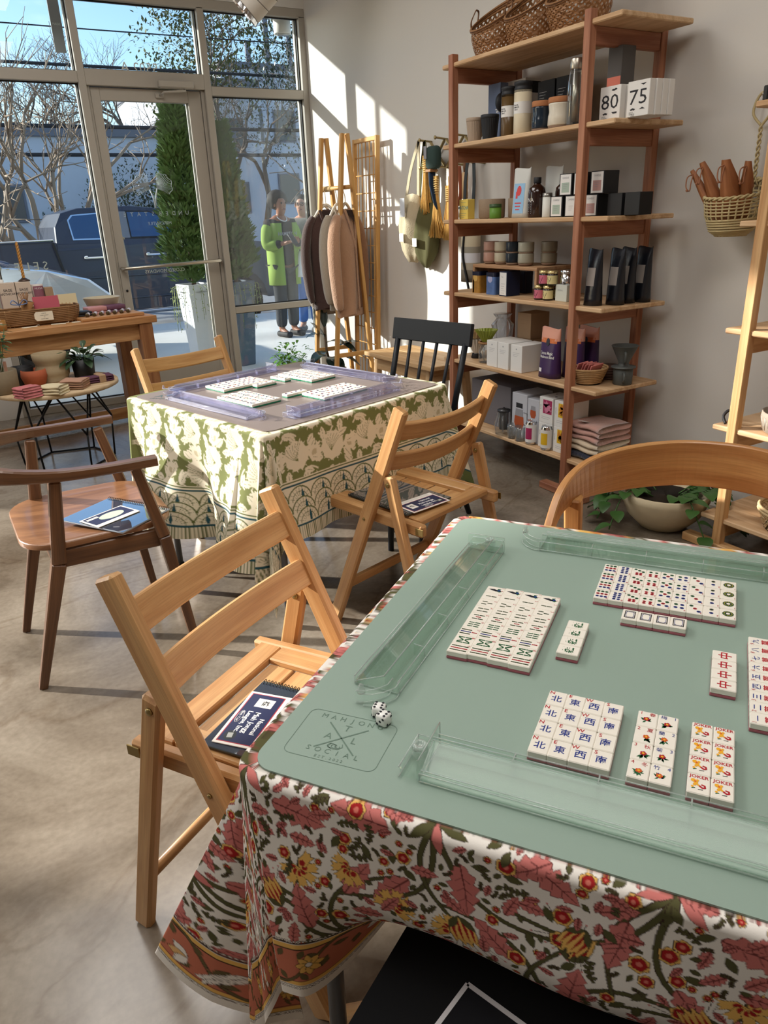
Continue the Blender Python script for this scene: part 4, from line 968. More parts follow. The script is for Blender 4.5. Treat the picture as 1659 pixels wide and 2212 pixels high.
# local table coordinates are (along near edge, away from camera)
rack(NEAR_O, NEAR_R, (.081, .186), math.radians(88.5), LR, 'clear acrylic rack along the left edge of the sage mat, pusher arm towards dice', hinge='end', flip=-1)
rack(NEAR_O, NEAR_R, (.197, .078), math.radians(0.0), LR, 'clear acrylic rack along the front edge of the sage mat below the wind tiles', hinge='start', flip=1)
rack(NEAR_O, NEAR_R, (.185, .715), math.radians(0.0), LR, 'clear acrylic rack along the back edge of the sage mat behind the dot tiles', hinge='end', flip=-1)
M2 = dict(m=M_ACRV, me=M_ACRVE)
rack(FAR_O, FAR_R, (.075, .16), math.radians(90), LR, 'clear rack on the taupe mat along its sunlit left edge', hinge='end', flip=-1, **M2)
rack(FAR_O, FAR_R, (.165, .075), 0, LR, 'clear rack on the taupe mat along the edge nearest the camera', hinge='start', flip=1, **M2)
rack(FAR_O, FAR_R, (.13, .735), 0, LR, 'clear rack on the taupe mat along the edge by the door', hinge='end', flip=-1, **M2)
rack(FAR_O, FAR_R, (.725, .19), math.radians(90), LR, 'clear rack on the taupe mat along the edge by the black chair', hinge='end', flip=1, **M2)

# ---------------- tiles: 23 x 30.5 x 13 mm, local x = short side, y = long side
TW, TL_, TH = .0228, .0304, .0130
M_IV = mat('ivory_resin', (240, 234, 222), 0.22, spec=.5); M_PB = mat('rose_resin', (176, 96, 108), 0.28, spec=.5); M_GB = mat('jade_resin', (0, 128, 92), 0.3, spec=.5)
I_RED = mat('red_ink', (176, 22, 40), .5); I_BLU = mat('blue_ink', (28, 50, 132), .5); I_GRN = mat('green_ink', (24, 92, 52), .5); I_BLK = mat('black_ink', (24, 26, 34), .5); I_YEL = mat('yellow_ink', (238, 172, 40), .5); I_ORG = mat('orange_ink', (214, 90, 40), .5); I_OLV = mat('olive_ink', (58, 74, 44), .5)
INK = [I_RED, I_BLU, I_GRN, I_BLK, I_YEL, I_ORG, I_OLV]; RED, BLU, GRN, BLK, YEL, ORG, OLV = range(7)
PZ = TH+.0002
def disc(q, x, y, r, mi, z=PZ, n=14, ry=None): q.flat([(x+r*math.cos(2*math.pi*i/n), y+(ry or r)*math.sin(2*math.pi*i/n)) for i in range(n)], z, mi=mi)
def qrect(q, x, y, w, h, mi, z=PZ, a=0.0):
    c_, s_ = math.cos(a), math.sin(a); q.flat([(x+u*c_-v*s_, y+u*s_+v*c_) for u, v in ((-w/2, -h/2), (w/2, -h/2), (w/2, h/2), (-w/2, h/2))], z, mi=mi)
def mk_bam(n):
    q = MB(); h = .0060; w = .0021
    def st_(x, y, mi=OLV, a=0.0, hh=h): 
        for k in (-1, 1): qrect(q, x-math.sin(a)*k*hh*.25, y+math.cos(a)*k*hh*.25, w, hh*.42, mi, a=a)
        disc(q, x, y, w*.62, mi, n=8); disc(q, x-math.sin(a)*hh*.5, y+math.cos(a)*hh*.5, w*.6, mi, n=8); disc(q, x+math.sin(a)*hh*.5, y-math.cos(a)*hh*.5, w*.6, mi, n=8)
    X3 = (-.0055, 0, .0055); Y2 = (-.0045, .0045); Y3 = (-.0083, 0, .0083)
    L_ = {2: [(0, .0045), (0, -.0045)], 3: [(0, .0045), (-.004, -.0045), (.004, -.0045)], 4: [(x, y) for x in (-.004, .004) for y in Y2], 5: [(x, y) for x in (-.0055, .0055) for y in Y2], 6: [(x, y) for x in X3 for y in Y2], 7: [(x, y) for x in X3 for y in (-.0088, -.001)], 9: [(x, y) for x in X3 for y in Y3]}
    if n == 1:       # the bird
        q.flat([(-.001, -.011), (.0025, -.004), (.0045, .002), (.003, .006), (0, .004), (-.003, -.002)], PZ, mi=BLK); disc(q, .001, .006, .0034, BLU); disc(q, .003, .0088, .002, GRN); q.flat([(-.004, .003), (.001, .004), (-.006, .009)], PZ+.0001, mi=GRN); q.flat([(.004, .004), (.007, .009), (.003, .008)], PZ+.0001, mi=GRN); qrect(q, .001, .0115, .0012, .003, RED, a=.5)
    elif n == 8:
        for sy in (-1, 1):
            for x, a in ((-.007, 0), (-.0028, .55), (.0028, -.55), (.007, 0)): st_(x, sy*.0052, GRN, a*sy, .0075)
    else:
        for i, (x, y) in enumerate(L_[n]): st_(x, y, RED if (n == 9 and x == 0) else BLU if (n == 7 and x == 0) else GRN if n in (6,) else OLV)
        if n == 5: st_(0, 0, RED)
        if n == 7: st_(0, .0082, RED)
    q.text(str(n), .0046, (-.0082, .0118, PZ), None, RED)
    return q
def mk_dot(n):
    q = MB(); R = .0030
    def d(x, y, mi, r=R): disc(q, x, y, r, mi); disc(q, x, y, r*.45, BLK if mi != BLK else GRN, PZ+.0001, 10)
    if n == 1:
        disc(q, 0, 0, .0080, OLV, n=24); disc(q, 0, 0, .0070, GRN, PZ+.0001, 24); disc(q, 0, 0, .0042, BLK, PZ+.0002, 20)
        for k in range(12): disc(q, .0056*math.cos(k*.5236), .0056*math.sin(k*.5236), .0007, YEL, PZ+.0002, 6)
        q.flat([(.0028*math.cos(a), .0028*math.sin(a)) for a in np.linspace(0, 6.28, 13)[:-1]], PZ+.0003, mi=7)
    else:
        P = {2: [(0, .0055, BLU), (0, -.0055, OLV)], 3: [(-.0055, .008, BLU), (0, 0, RED), (.0055, -.008, GRN)], 4: [(-.0045, .005, BLU), (.0045, .005, BLU), (-.0045, -.005, BLU), (.0045, -.005, GRN)],
             5: [(-.0055, .0065, BLU), (.0055, .0065, BLU), (0, 0, RED), (-.0055, -.0065, GRN), (.0055, -.0065, GRN)], 6: [(x, y, RED if y > -.004 else GRN) for x in (-.0045, .0045) for y in (.008, .0025, -.0065)],
             7: [(x, y, RED) for x in (-.003, .003) for y in (.0085, .0035)]+[(-.0065+.0062*k, -.003-.0035*k, GRN) for k in range(3)], 8: [(x, y, BLU) for x in (-.0034, .0034) for y in (.0098, .0034, -.003, -.0094)], 9: [(x, y, {.0085: BLU, 0: RED, -.0085: GRN}[y]) for x in (-.0062, 0, .0062) for y in (.0085, 0, -.0085)]}[n]
        for x, y, mi in P: d(x, y, mi, R if n < 6 else .0027)
    q.text(str(n), .0044, (-.0088, .0118, PZ), None, RED); return q
def mk_char(s_, h, mi, extra=()):
    q = MB(); q.text(s_, h, (0, -.0005, PZ), None, mi, bold=.010)
    for (e, eh, x, y, em) in extra: q.text(e, eh, (x, y, PZ), None, em, bold=.012)
    return q
def mk_white():
    q = MB()
    for w, h, t_, mi in ((.0155, .0215, .0013, BLK), (.0115, .0165, .0007, BLU)):
        for sx in (-1, 1): qrect(q, sx*(w-t_)/2, 0, t_, h, mi)
        for sy in (-1, 1): qrect(q, 0, sy*(h-t_)/2, w, t_, mi, PZ+.0001)
    for sx in (-1, 1):
        for sy in (-1, 1): qrect(q, sx*.0045, sy*.007, .0022, .0007, BLK, PZ+.0002, sx*sy*.8)
    return q
def mk_flower(k, red):
    q = MB(); rg = random.Random(k*7+red); q.text(str(k), .0052, ((-.0075 if red else .0075), .0108, PZ), None, RED if red else BLU)
    q.text(('春夏秋冬' if red else '梅蘭菊竹')[k-1], .0068, ((.0052 if red else -.0052), .0100, PZ), None, RED if red else BLU)
    if not red and k == 4:
        for j in range(4): qrect(q, -.003+j*.0016, .0+j*-.0016, .003, .0024, BLU, PZ, .7); 
    cx, cy_ = rg.uniform(-.002, .002), rg.uniform(-.003, .0)
    for j in range(9):
        a = rg.uniform(0, 6.28); L = rg.uniform(.005, .0085); w = L*.2; d = (math.cos(a), math.sin(a)); q.flat([(cx, cy_-.002), (cx+d[0]*L*.5-d[1]*w, cy_-.003+d[1]*L*.5+d[0]*w), (cx+d[0]*L, cy_-.003+d[1]*L), (cx+d[0]*L*.5+d[1]*w, cy_-.003+d[1]*L*.5-d[0]*w)], PZ, mi=GRN)
    for j in range(5): a = j*1.257; disc(q, cx+.0022*math.cos(a), cy_+.0022*math.sin(a), .0017, RED if k in (1, 3) else ORG, PZ+.0001, 8)
    disc(q, cx, cy_, .0016, YEL, PZ+.0002, 8); return q
def mk_joker():
    """word over a curling beast"""
    q = MB(); q.text('JOKER', .0046, (0, .0112, PZ), None, RED, bold=.02)
    B = [(-.006, .005), (-.004, .002), (-.002, -.0005), (.001, -.003), (.004, -.0055), (.0065, -.0045), (.006, -.0015), (.003, -.0008)]
    for i, (a, b) in enumerate(zip(B, B[1:])): qrect(q, (a[0]+b[0])/2, (a[1]+b[1])/2, math.dist(a, b)*1.25, .0024-.0001*i, YEL if i < 3 else RED, PZ+.00003*i, math.atan2(b[1]-a[1], b[0]-a[0]))
    for x, y, r in ((-.0055, .0045, .0026), (-.0028, .0015, .0024), (-.004, -.002, .0018), (-.0012, .005, .0016), (-.006, -.0055, .0015)): disc(q, x, y, r, YEL, PZ+.0001, 9)
    disc(q, -.0035, .003, .0012, ORG, PZ+.0002, 8); qrect(q, -.005, -.0075, .004, .0012, GRN, PZ, .4); qrect(q, .002, -.0085, .005, .001, BLK, PZ, .1); return q
PROTO = {}
def tile_proto(key, mb, name='mahjong_tile', back=M_PB):
    r = thing(name, 'tile', 'tile')
    q = MB(); q.cbox((0, 0, .0042+.0044), (TW, TL_, .0088), .0011); obj('face_block', q, M_IV, r)
    q = MB(); q.cbox((0, 0, .0021), (TW, TL_, .0042), .0007); obj('back_block', q, back, r)
    if mb: obj('engraving', mb, INK+[M_IV], r)
    PROTO[key] = [remember(r), False]
def put_tile(key, org, rot, x, y, a, label, group, z=MAT_Z+.0002):
    c_, s_ = math.cos(rot), math.sin(rot); loc = (org[0]+x*c_-y*s_, org[1]+x*s_+y*c_, z); ra = rot+a+random.uniform(-.012, .012)
    p = PROTO[key]
    if not p[1]:
        p[1] = True; r = p[0]; r.location = loc; r.rotation_euler = (0, 0, ra); r['label'] = label; r['group'] = group; return r
    return dup(p[0], loc, ra, label, group)
for n in range(1, 10): tile_proto(('b', n), mk_bam(n)); tile_proto(('d', n), mk_dot(n))
CN = '一二三四五六七八九'
def mk_cr(n):
    q = MB(); q.text(CN[n-1], .0095, (0, .0068, PZ), None, BLU, bold=.010); q.text('萬', .0125, (0, -.0070, PZ), None, RED, bold=.015); q.text(str(n), .0048, (-.0085, .0105, PZ), None, RED); return q
for n in range(1, 10): tile_proto(('c', n), mk_cr(n))
for k, ch in (('N', '北'), ('E', '東'), ('W', '西'), ('S', '南')): tile_proto(k, mk_char(ch, .0125, BLU, ((k, .0058, -.0070, .0105, RED),)))
tile_proto('g', mk_char('發', .0165, GRN)); tile_proto('r', mk_char('中', .0170, RED)); tile_proto('w', mk_white()); tile_proto('j', mk_joker())
for k in range(1, 5): tile_proto(('f', k), mk_flower(k, True)); tile_proto(('s', k), mk_flower(k, False))
ORD = ('first', 'second', 'third', 'fourth', 'fifth', 'sixth', 'seventh', 'eighth', 'ninth')
NUM = ('one', 'two', 'three', 'four', 'five', 'six', 'seven', 'eight', 'nine')
H = math.pi/2
for c in range(4):
    dy = (0, .004, .0, -.003)[c]
    for n in range(1, 10):     # long side across, ones farthest from the camera
        put_tile(('b', n), NEAR_O, NEAR_R, .1575+c*.0297, .2965-.0005+(9-n)*.02305+dy*.4+.0045, -H, 'bamboo %s tile, column %s from the left clear rack' % (NUM[n-1], ORD[c]), 'bamboo tiles')
for k in range(4): put_tile('g', NEAR_O, NEAR_R, .3015, .3505+k*.0236, -H, 'green dragon tile beside the bamboo block, %s from the camera' % ORD[k], 'green dragon tiles')
for n in range(1, 10):
    for k in range(4): put_tile(('d', n), NEAR_O, NEAR_R, .3195+(9-n)*.02295, .5305+k*.0322, math.pi, 'dot %s tile, row %s from the back rack' % (NUM[n-1], ORD[3-k]), 'dot tiles')
for k in range(4): put_tile('w', NEAR_O, NEAR_R, .3685+k*.0229, .479, 0, 'blank framed white dragon tile, %s from the left' % ORD[k], 'white dragon tiles')
for k in range(4): put_tile('r', NEAR_O, NEAR_R, .5005, .3385+k*.0236, H, 'red dragon tile with a red sword sign, %s from the camera' % ORD[k], 'red dragon tiles')
for c in range(2):
    for n in range(1, 10): put_tile(('c', n), NEAR_O, NEAR_R, .5455+c*.031, .2805+(n-1)*.0228, H, 'character %s tile, %s column at the right edge of view' % (NUM[n-1], ORD[c]), 'character tiles')
for c, k in enumerate('NEWS'):
    for j in range(4): put_tile(k, NEAR_O, NEAR_R, .3095+c*.02295, .1405+j*.0311, 0, '%s wind tile, row %s from the front rack' % ({'N': 'north', 'E': 'east', 'W': 'west', 'S': 'south'}[k], ORD[j]), 'wind tiles')
for c, key in enumerate('fs'):
    for j in range(4): put_tile((key, 4-j), NEAR_O, NEAR_R, .4185+c*.0232, .1395+j*.0308, 0, '%s flower tile numbered %s with %s figures' % (('season', 'plant')[c], NUM[3-j], ('red', 'blue')[c]), 'flower tiles')
for c in range(2):
    for j in range(4): put_tile('j', NEAR_O, NEAR_R, .4795+c*.0234, .1395+j*.0308, 0, 'joker tile in the %s column, %s from the front rack' % (('left', 'right')[c], ORD[j]), 'joker tiles')
# far table: small in view, one mesh each with a jade back
fm = MB(); fm.cbox((0, 0, .0086), (TW, TL_, .0088), .0011, mi=0); fm.cbox((0, 0, .0021), (TW, TL_, .0042), .0007, mi=1)
def far_proto(seed):
    q = MB(); q.v = list(fm.v); q.f = list(fm.f); q.m = list(fm.m); q.g = list(fm.g); q.s = list(fm.s); rg = random.Random(seed)
    for k in range(rg.choice((2, 3, 4, 6))): disc(q, rg.uniform(-.006, .006), rg.uniform(-.009, .009), .0034, 2+rg.choice((RED, BLU, GRN, BLK, BLU)), PZ, 7)
    o = obj('mahjong_tile', q, [M_IV, M_GB]+INK); return tag(o, 'tile', 'tile')
FP = [[far_proto(s), False] for s in range(6)]
def far_tile(x, y, a, label, group):
    p = random.choice(FP); c_, s_ = math.cos(FAR_R), math.sin(FAR_R)
    o = p[0] if not p[1] else p[0].copy()
    if p[1]: C.objects.link(o)
    p[1] = True
    o.location = (FAR_O[0]+x*c_-y*s_, FAR_O[1]+x*s_+y*c_, MAT_Z+.0002); o.rotation_euler = (0, 0, FAR_R+a+random.uniform(-.015, .015)); o['label'] = label; o['group'] = group
def far_block(nm, x0, y0, nx, ny, lay, where):
    for i in range(nx):
        for j in range(ny):
            if lay == 'x': x, y, a = x0+i*.0305, y0+j*.0230, H      # long side along x
            else: x, y, a = x0+i*.0230, y0+j*.0305, 0
            far_tile(x, y, a, 'jade backed tile %s, column %s row %s' % (where, ORD[i], ORD[j]), nm)
far_block('left block of jade tiles', .165, .285, 4, 9, 'x', 'in the block by the left clear rack')
far_block('front block of jade tiles', .375, .165, 9, 4, 'y', 'in the block by the front clear rack')
far_block('front row of jade tiles', .325, .305, 4, 1, 'y', 'in the short row inside the front block')
far_block('door side block of jade tiles', .24, .565, 9, 4, 'y', 'in the block by the door side rack')
far_block('door side row of jade tiles', .36, .525, 4, 1, 'y', 'in the short row inside the door side block')
far_block('chair side block of jade tiles', .545, .42, 4, 9, 'x', 'in the block by the black chair rack')
far_block('chair side row of jade tiles', .495, .52, 1, 4, 'x', 'in the short row inside the black chair block')
# ---------------- dice
M_DIE = mat('white_plastic', (240, 240, 236), .2, spec=.5)
def die(x, y, a, label):
    c_, s_ = math.cos(NEAR_R), math.sin(NEAR_R); t = thing('die', label, 'die', (NEAR_O[0]+x*c_-y*s_, NEAR_O[1]+x*s_+y*c_, MAT_Z+.0003), NEAR_R+a, 'pair of dice'); s = .0165
    q = MB(); q.rcube((0, 0, s/2), (s, s, s), .0042); obj('die_body', q, M_DIE, t)
    P6 = [(u, v) for u in (-.26, .26) for v in (-.3, 0, .3)]; P3 = [(-.28, -.28), (0, 0), (.28, .28)]; P5 = P3+[(-.28, .28), (.28, -.28)]; P4 = [(u, v) for u in (-.26, .26) for v in (-.26, .26)]; P2 = [(-.25, -.25), (.25, .25)]; P1 = [(0, 0)]
    for pts, n, u, v in ((P6, (0, 0, 1), (1, 0, 0), (0, 1, 0)), (P3, (0, -1, 0), (1, 0, 0), (0, 0, 1)), (P5, (-1, 0, 0), (0, 1, 0), (0, 0, 1)), (P2, (1, 0, 0), (0, 1, 0), (0, 0, 1)), (P4, (0, 1, 0), (1, 0, 0), (0, 0, 1))):
        for (p, r) in pts:
            q = MB(); F = Matrix((u, v, n)).transposed(); q.lathe([(.0018, .0002), (.0012, .00035), (0, .0004)], Vector((0, 0, s/2))+Vector(n)*s/2+(Vector(u)*p+Vector(v)*r)*s, 8, rot=F, cap=False); obj('pip', q, I_BLK, t)
die(.107, .1365, math.radians(8), 'white die with black pips farther from the front rack, near the pusher arm'); die(.119, .124, math.radians(-12), 'white die with black pips nearer to the badge, touching its twin')
# ================================================================ chairs
W_FOLD = wood('folding_chair_beech', (204, 160, 108), (182, 134, 84), .4, 1.0, .3, .25)
W_HONEY = wood('honey_bentwood', (204, 152, 94), (178, 122, 70), .38, .8, .3, .3)
W_WAL = wood('walnut', (112, 76, 48), (84, 54, 34), .38, 1.0, .35, .3)
W_WALS = wood('walnut_seat', (150, 106, 72), (124, 84, 56), .36, .8, .3, .3)
M_BRASS = mat('brass_rivet', (150, 130, 84), .35, .9)
def sweep(q, path, hs, ts, ups, mi=0, b=None):
    """flat band along a path: hs across 'up', ts thickness"""
    n = len(path); rows = []; run = 0; g = []
    for i, p in enumerate(path):
        p = Vector(p); d = (Vector(path[min(i+1, n-1)])-Vector(path[max(i-1, 0)])).normalized(); u = Vector(ups[i] if isinstance(ups, list) else ups); s = d.cross(u).normalized(); u = s.cross(d).normalized()
        h = (hs[i] if isinstance(hs, list) else hs)/2; t = (ts[i] if isinstance(ts, list) else ts)/2; c = min(h, t)*.3
        if i: run += (p-Vector(path[i-1])).length
        pr = [(-t, -h+c), (-t, h-c), (-t+c, h), (t-c, h), (t, h-c), (t, -h+c), (t-c, -h), (-t+c, -h)]
        rows.append([p+s*a+u*v for a, v in pr]); g += [(run, v, a) for a, v in pr]
    q.strip(rows, mi, True, False, g); k = len(q.v); m = len(rows[0])
    q.f.append(tuple(range(k-m, k))); q.m.append(mi); q.s.append(False); st = k-m*n; q.f.append(tuple(range(st, st+m))[::-1]); q.m.append(mi); q.s.append(False)
    return q
def smooth_path(P, n=6):
    """Catmull-Rom through the points"""
    P = [Vector(p) for p in P]; out = []
    for i in range(len(P)-1):
        a, b, c, d = P[max(i-1, 0)], P[i], P[i+1], P[min(i+2, len(P)-1)]
        for k in range(n):
            t = k/n; out.append(.5*((2*b)+(c-a)*t+(2*a-5*b+4*c-d)*t*t+(3*b-a-3*c+d)*t**3))
    return out+[P[-1]]
b_, c_f, a_, w_, hp_, zt_, po_ = .134, .207, .223, .426, .575, .795, .043
def fold_chair():
    t = thing('folding_chair', 'x', 'chair')
    line = lambda z: -b_+(c_f+b_)*(1-z/zt_)
    dirv = Vector((line(0)-line(1), 0, -1)).normalized(); nrm = Vector((-dirv.z, 0, dirv.x))
    for s in (-1, 1):
        y = s*w_/2; q = MB(); q.beam((line(zt_), y, zt_), (line(0.0), y, 0.0), .027, .044, (1, 0, .4), .005); obj('post', q, W_FOLD, t)
        q = MB(); q.beam((line(hp_)-po_+.004, y, hp_+.012), (-a_, y, 0), .025, .040, (1, 0, 0), .006); l = obj('rear_leg', q, W_FOLD, t)
        q = MB(); q.lathe([(.0075, 0), (.007, .003), (.003, .0045), (0, .0048)], (line(hp_)-po_, y+s*.0125, hp_-.012), 10, rot=Matrix.Rotation(-s*math.pi/2, 3, 'X')); q.lathe([(.0075, 0), (.007, .003), (.003, .0045), (0, .0048)], (line(hp_)-po_, y-s*.0125, hp_-.012), 10, rot=Matrix.Rotation(s*math.pi/2, 3, 'X')); obj('rivet', q, M_BRASS, l)
        q = MB(); q.beam((-.185, s*.182, .428), (.275, s*.182, .437), .026, .040, b=.006); rl = obj('seat_rail', q, W_FOLD, t)
        q = MB(); q.cbox((-.176, s*.1965, .428), (.03, .003, .022), .001); q.lathe([(.005, 0), (.004, .003), (0, .0035)], (line(.43), s*(w_/2+.0135), .43), 10, rot=Matrix.Rotation(-s*math.pi/2, 3, 'X')); obj('rivet', q, M_BRASS, rl)
    for z, h in ((.722, .058), (.622, .058)):
        o = Vector((line(z), 0, z)); P = []
        for k in range(13): v = -1+k/6; P.append(o+Vector((0, v*(w_/2-.008), 0))-nrm*(.030*(1-v*v)-.004))
        q = MB(); sweep(q, P, h, .017, dirv*-1); obj('back_slat', q, W_FOLD, t)
    # seat: front and back boards, two side boards, recessed slats
    for nm, x0, x1, y0, y1, z, th in (('seat_board', .215, .262, -.168, .168, .447, .018), ('seat_board', -.16, -.105, -.168, .168, .443, .018), ('seat_board', -.105, .215, .118, .168, .445, .016), ('seat_board', -.105, .215, -.168, -.118, .445, .016)):
        q = MB(); q.cbox(((x0+x1)/2, (y0+y1)/2, z), (x1-x0-.001, y1-y0-.001, th), .003, grain=1 if x1-x0 < .1 else 0); obj(nm, q, W_FOLD, t)
    for k in range(5):
        x = -.072+k*.064; q = MB(); q.cbox((x, 0, .436), (.058, .236, .010), .002, grain=1); obj('seat_slat', q, W_FOLD, t)
    q = MB(); q.tube([(-a_+(.13/hp_)*(a_+line(hp_)-po_), -w_/2, .13), (-a_+(.13/hp_)*(a_+line(hp_)-po_), w_/2, .13)], .011, 10); obj('stretcher', q, W_FOLD, t)
    q = MB(); q.beam((line(.16), -w_/2, .16), (line(.16), w_/2, .16), .02, .03, b=.003); obj('stretcher', q, W_FOLD, t)
    return remember(t)
fa = fold_chair(); fa.location = (.384, 1.111, 0); fa.rotation_euler = (0, 0, -1.009); fa['label'] = 'beech folding chair in front, facing the near table with papers on its seat'; fa['group'] = 'beech folding chairs'
dup(fa, (1.206, 1.896, 0), 1.856, 'beech folding chair between the two tables, facing the green cloth table'); dup(fa, (.926, 3.26, 0), -1.306, 'beech folding chair behind the far table, by the glass door')
# ---- walnut armchair
t = thing('walnut_armchair', 'dark walnut armchair with curved arms and a round-cornered seat on the left', 'armchair', (.281, 2.372, 0), .013); t.scale = (1, 1, 1)
def tap(q, p0, p1, w0, w1, up=(1, 0, 0)): q.beam(p0, p1, w0, w0, up, .004, w1=w1, t1=w1)
for s in (-1, 1):
    q = MB(); tap(q, (.098, s*.262, .652), (.150, s*.252, .42), .030, .036); tap(q, (.150, s*.252, .42), (.199, s*.262, 0), .036, .024); obj('front_leg', q, W_WAL, t)
    q = MB(); tap(q, (-.118, s*.248, .652), (-.15, s*.222, .40), .032, .040); tap(q, (-.15, s*.222, .40), (-.267, s*.20, 0), .040, .024); obj('rear_leg', q, W_WAL, t)
    q = MB(); q.beam((-.16, s*.218, .41), (.15, s*.232, .41), .02, .055, b=.003); obj('side_apron', q, W_WAL, t)
for x in (-.155, .15):
    q = MB(); q.beam((x, -.22, .41), (x, .22, .41), .02, .05, b=.003); obj('apron', q, W_WAL, t)
P = smooth_path([(.155, .292, .668), (.0, .284, .668), (-.13, .262, .672), (-.25, .20, .682), (-.32, .09, .69), (-.335, 0, .692), (-.32, -.09, .69), (-.25, -.20, .682), (-.13, -.262, .672), (.0, -.284, .668), (.155, -.292, .668)], 5); n = len(P)
hs = [.027+.055*math.exp(-((i-(n-1)/2)/(n*.19))**2) for i in range(n)]; ts = [.036-.014*math.exp(-((i-(n-1)/2)/(n*.25))**2) for i in range(n)]
q = MB(); sweep(q, [p+Vector((0, 0, -(hs[i]-.03)*.25)) for i, p in enumerate(P)], hs, ts, (0, 0, 1)); obj('arm_bow', q, W_WAL, t)
S_ = rounded(.44, .47, .12, 8, -.235, -.235); q = MB()
def dish(pts, z0, th):
    n = len(pts); rows = []
    for k, f in enumerate((1.0, 1.0, .985, .8, .5, .2)):
        z = (z0-th, z0-.004, z0, z0-.006, z0-.012, z0-.014)[k]; rows.append([(x*f, y*f, z) for x, y in pts])
    q.strip(rows, closed=True, g=[(x*1.0, y, z) for r in rows for x, y, z in r]); k = len(q.v); q.f.append(tuple(range(k-n, k))); q.m.append(0); q.s.append(True)
dish(S_, .462, .018); obj('seat', q, W_WALS, t)
# ---- black spindle-back chair
M_BLKP = mat('black_chair_paint', (22, 27, 34), .45, spec=.4)
t = thing('spindle_chair', 'black painted spindle-back chair at the far table by the shelving', 'chair', (1.555, 2.675, 0), math.atan2(-.267, -.964))
q = MB(); sweep(q, [(-.30+.0, y, .81-.0) for y in np.linspace(-.222, .222, 9)], .095, .022, (-.18, 0, 1)); obj('top_rail', q, M_BLKP, t)
for k in range(6):
    y = -.195+k*.078; r = .013 if k in (0, 5) else .0075; q = MB(); q.tube([(-.293, y*1.0, .775), (-.20, y*(.92 if 0 < k < 5 else .98), .44)], r, 10); obj('spindle', q, M_BLKP, t)
q = MB(); q.prism(rounded(.42, .44, .05, 5, -.215, -.22), .425, .448); obj('seat', q, M_BLKP, t)
for x, x1 in ((.15, .225), (-.17, -.30)):
    for s in (-1, 1): q = MB(); q.tube([(x, s*.16, .43), (x1, s*.215, 0)], [.017, .012], 10); obj('leg', q, M_BLKP, t)
for s in (-1, 1): q = MB(); q.tube([(.185, s*.186, .2), (-.235, s*.186, .2)], .009, 8); obj('stretcher', q, M_BLKP, t)
# ---- honey bentwood armchair at the back of the near table (local +x faces the table)
uu = math.atan2(-.581, -.814); ce = (NEAR_O[0]+.581*.455+.814*.95, NEAR_O[1]-.814*.455+.581*.95)
t = thing('bentwood_armchair', 'honey coloured bentwood armchair with a wide curved back at the near table', 'armchair', (*ce, 0), uu)
P = smooth_path([(.17, .295, .585), (.10, .290, .675), (.03, .278, .728), (-.06, .245, .745), (-.15, .175, .748), (-.21, .085, .75), (-.228, 0, .75), (-.21, -.085, .75), (-.15, -.175, .748), (-.06, -.245, .745), (.03, -.278, .728), (.10, -.29, .675), (.17, -.295, .585)], 6); n = len(P)
hs = [.052+.052*math.exp(-((i-(n-1)/2)/(n*.30))**4) for i in range(n)]
ups = []
for i in range(n):
    k = abs(i-(n-1)/2)/((n-1)/2); f = sm((k-.45)/.45); sgn = 1 if i < (n-1)/2 else -1
    ups.append(Vector((.55*f, sgn*-.1*f, 1.0-.3*f)))
q = MB(); sweep(q, P, hs, .017, ups); obj('back_band', q, W_HONEY, t)
for s in (-1, 1):
    q = MB(); tap(q, (.11, s*.287, .66), (.17, s*.255, 0), .036, .026); obj('front_leg', q, W_HONEY, t)
    q = MB(); tap(q, (-.02, s*.262, .715), (-.12, s*.25, 0), .036, .026); obj('rear_leg', q, W_HONEY, t)
q = MB(); q.prism(rounded(.45, .48, .08, 6, -.225, -.24), .435, .455); obj('seat', q, W_HONEY, t)
# ---- chair pushed under the near edge and the black bag on it
t = thing('round_leg_chair', 'wooden chair with a rounded splayed leg tucked under the front of the near table', 'chair', (NEAR_O[0]+.581*.36+.814*-.10, NEAR_O[1]-.814*.36+.581*-.10, 0), math.atan2(.581, .814))
q = MB(); q.prism(rounded(.30, .32, .14, 8, -.15, -.16), .412, .432); obj('seat', q, W_FOLD, t)
for x, x1 in ((.11, .279), (-.12, -.24)):
    for s in (-1, 1): q = MB(); q.tube([(x, s*.11, .42), (x1-(x1-x)*.02, s*.375, .012), (x1, s*.378, 0)], [.024, .0205, .012], 14); obj('leg', q, W_FOLD, t)
M_FELT = mat('black_felt', (11, 11, 13), .9, spec=.2, sheen=.1); M_FELT2 = mat('black_felt_panel', (24, 24, 28), .85, spec=.2); M_PIPE = mat('white_piping', (214, 210, 212), .7)
t = thing('tote_bag', 'flat black tote bag with a white outlined square, on the chair under the near cloth', 'bag', (NEAR_O[0], NEAR_O[1], .4355), NEAR_R)
q = MB(); q.prism([(.169, .062), (.62, .10), (.60, -.34), (.135, -.27)], 0, .022); obj('bag_body', q, M_FELT, t)
def ll(P0, P1, w, z0, z1, q):
    a = Vector(P0); b = Vector(P1); d = (b-a).normalized(); n = Vector((-d.y, d.x))*w/2; q.prism([tuple(a+n), tuple(a-n), tuple(b-n), tuple(b+n)], z0, z1)
SQ = [(.264, .017), (.468, -.043), (.42, -.235), (.209, -.175)]
q = MB()
for i in range(4): ll(SQ[i], SQ[(i+1) % 4], .0055, .022, .0232, q)
obj('outline', q, M_PIPE, t); q = MB(); q.prism([(x*.985+.005, y*.985-.002) for x, y in SQ], .0219, .0224); obj('printed_panel', q, M_FELT2, t)

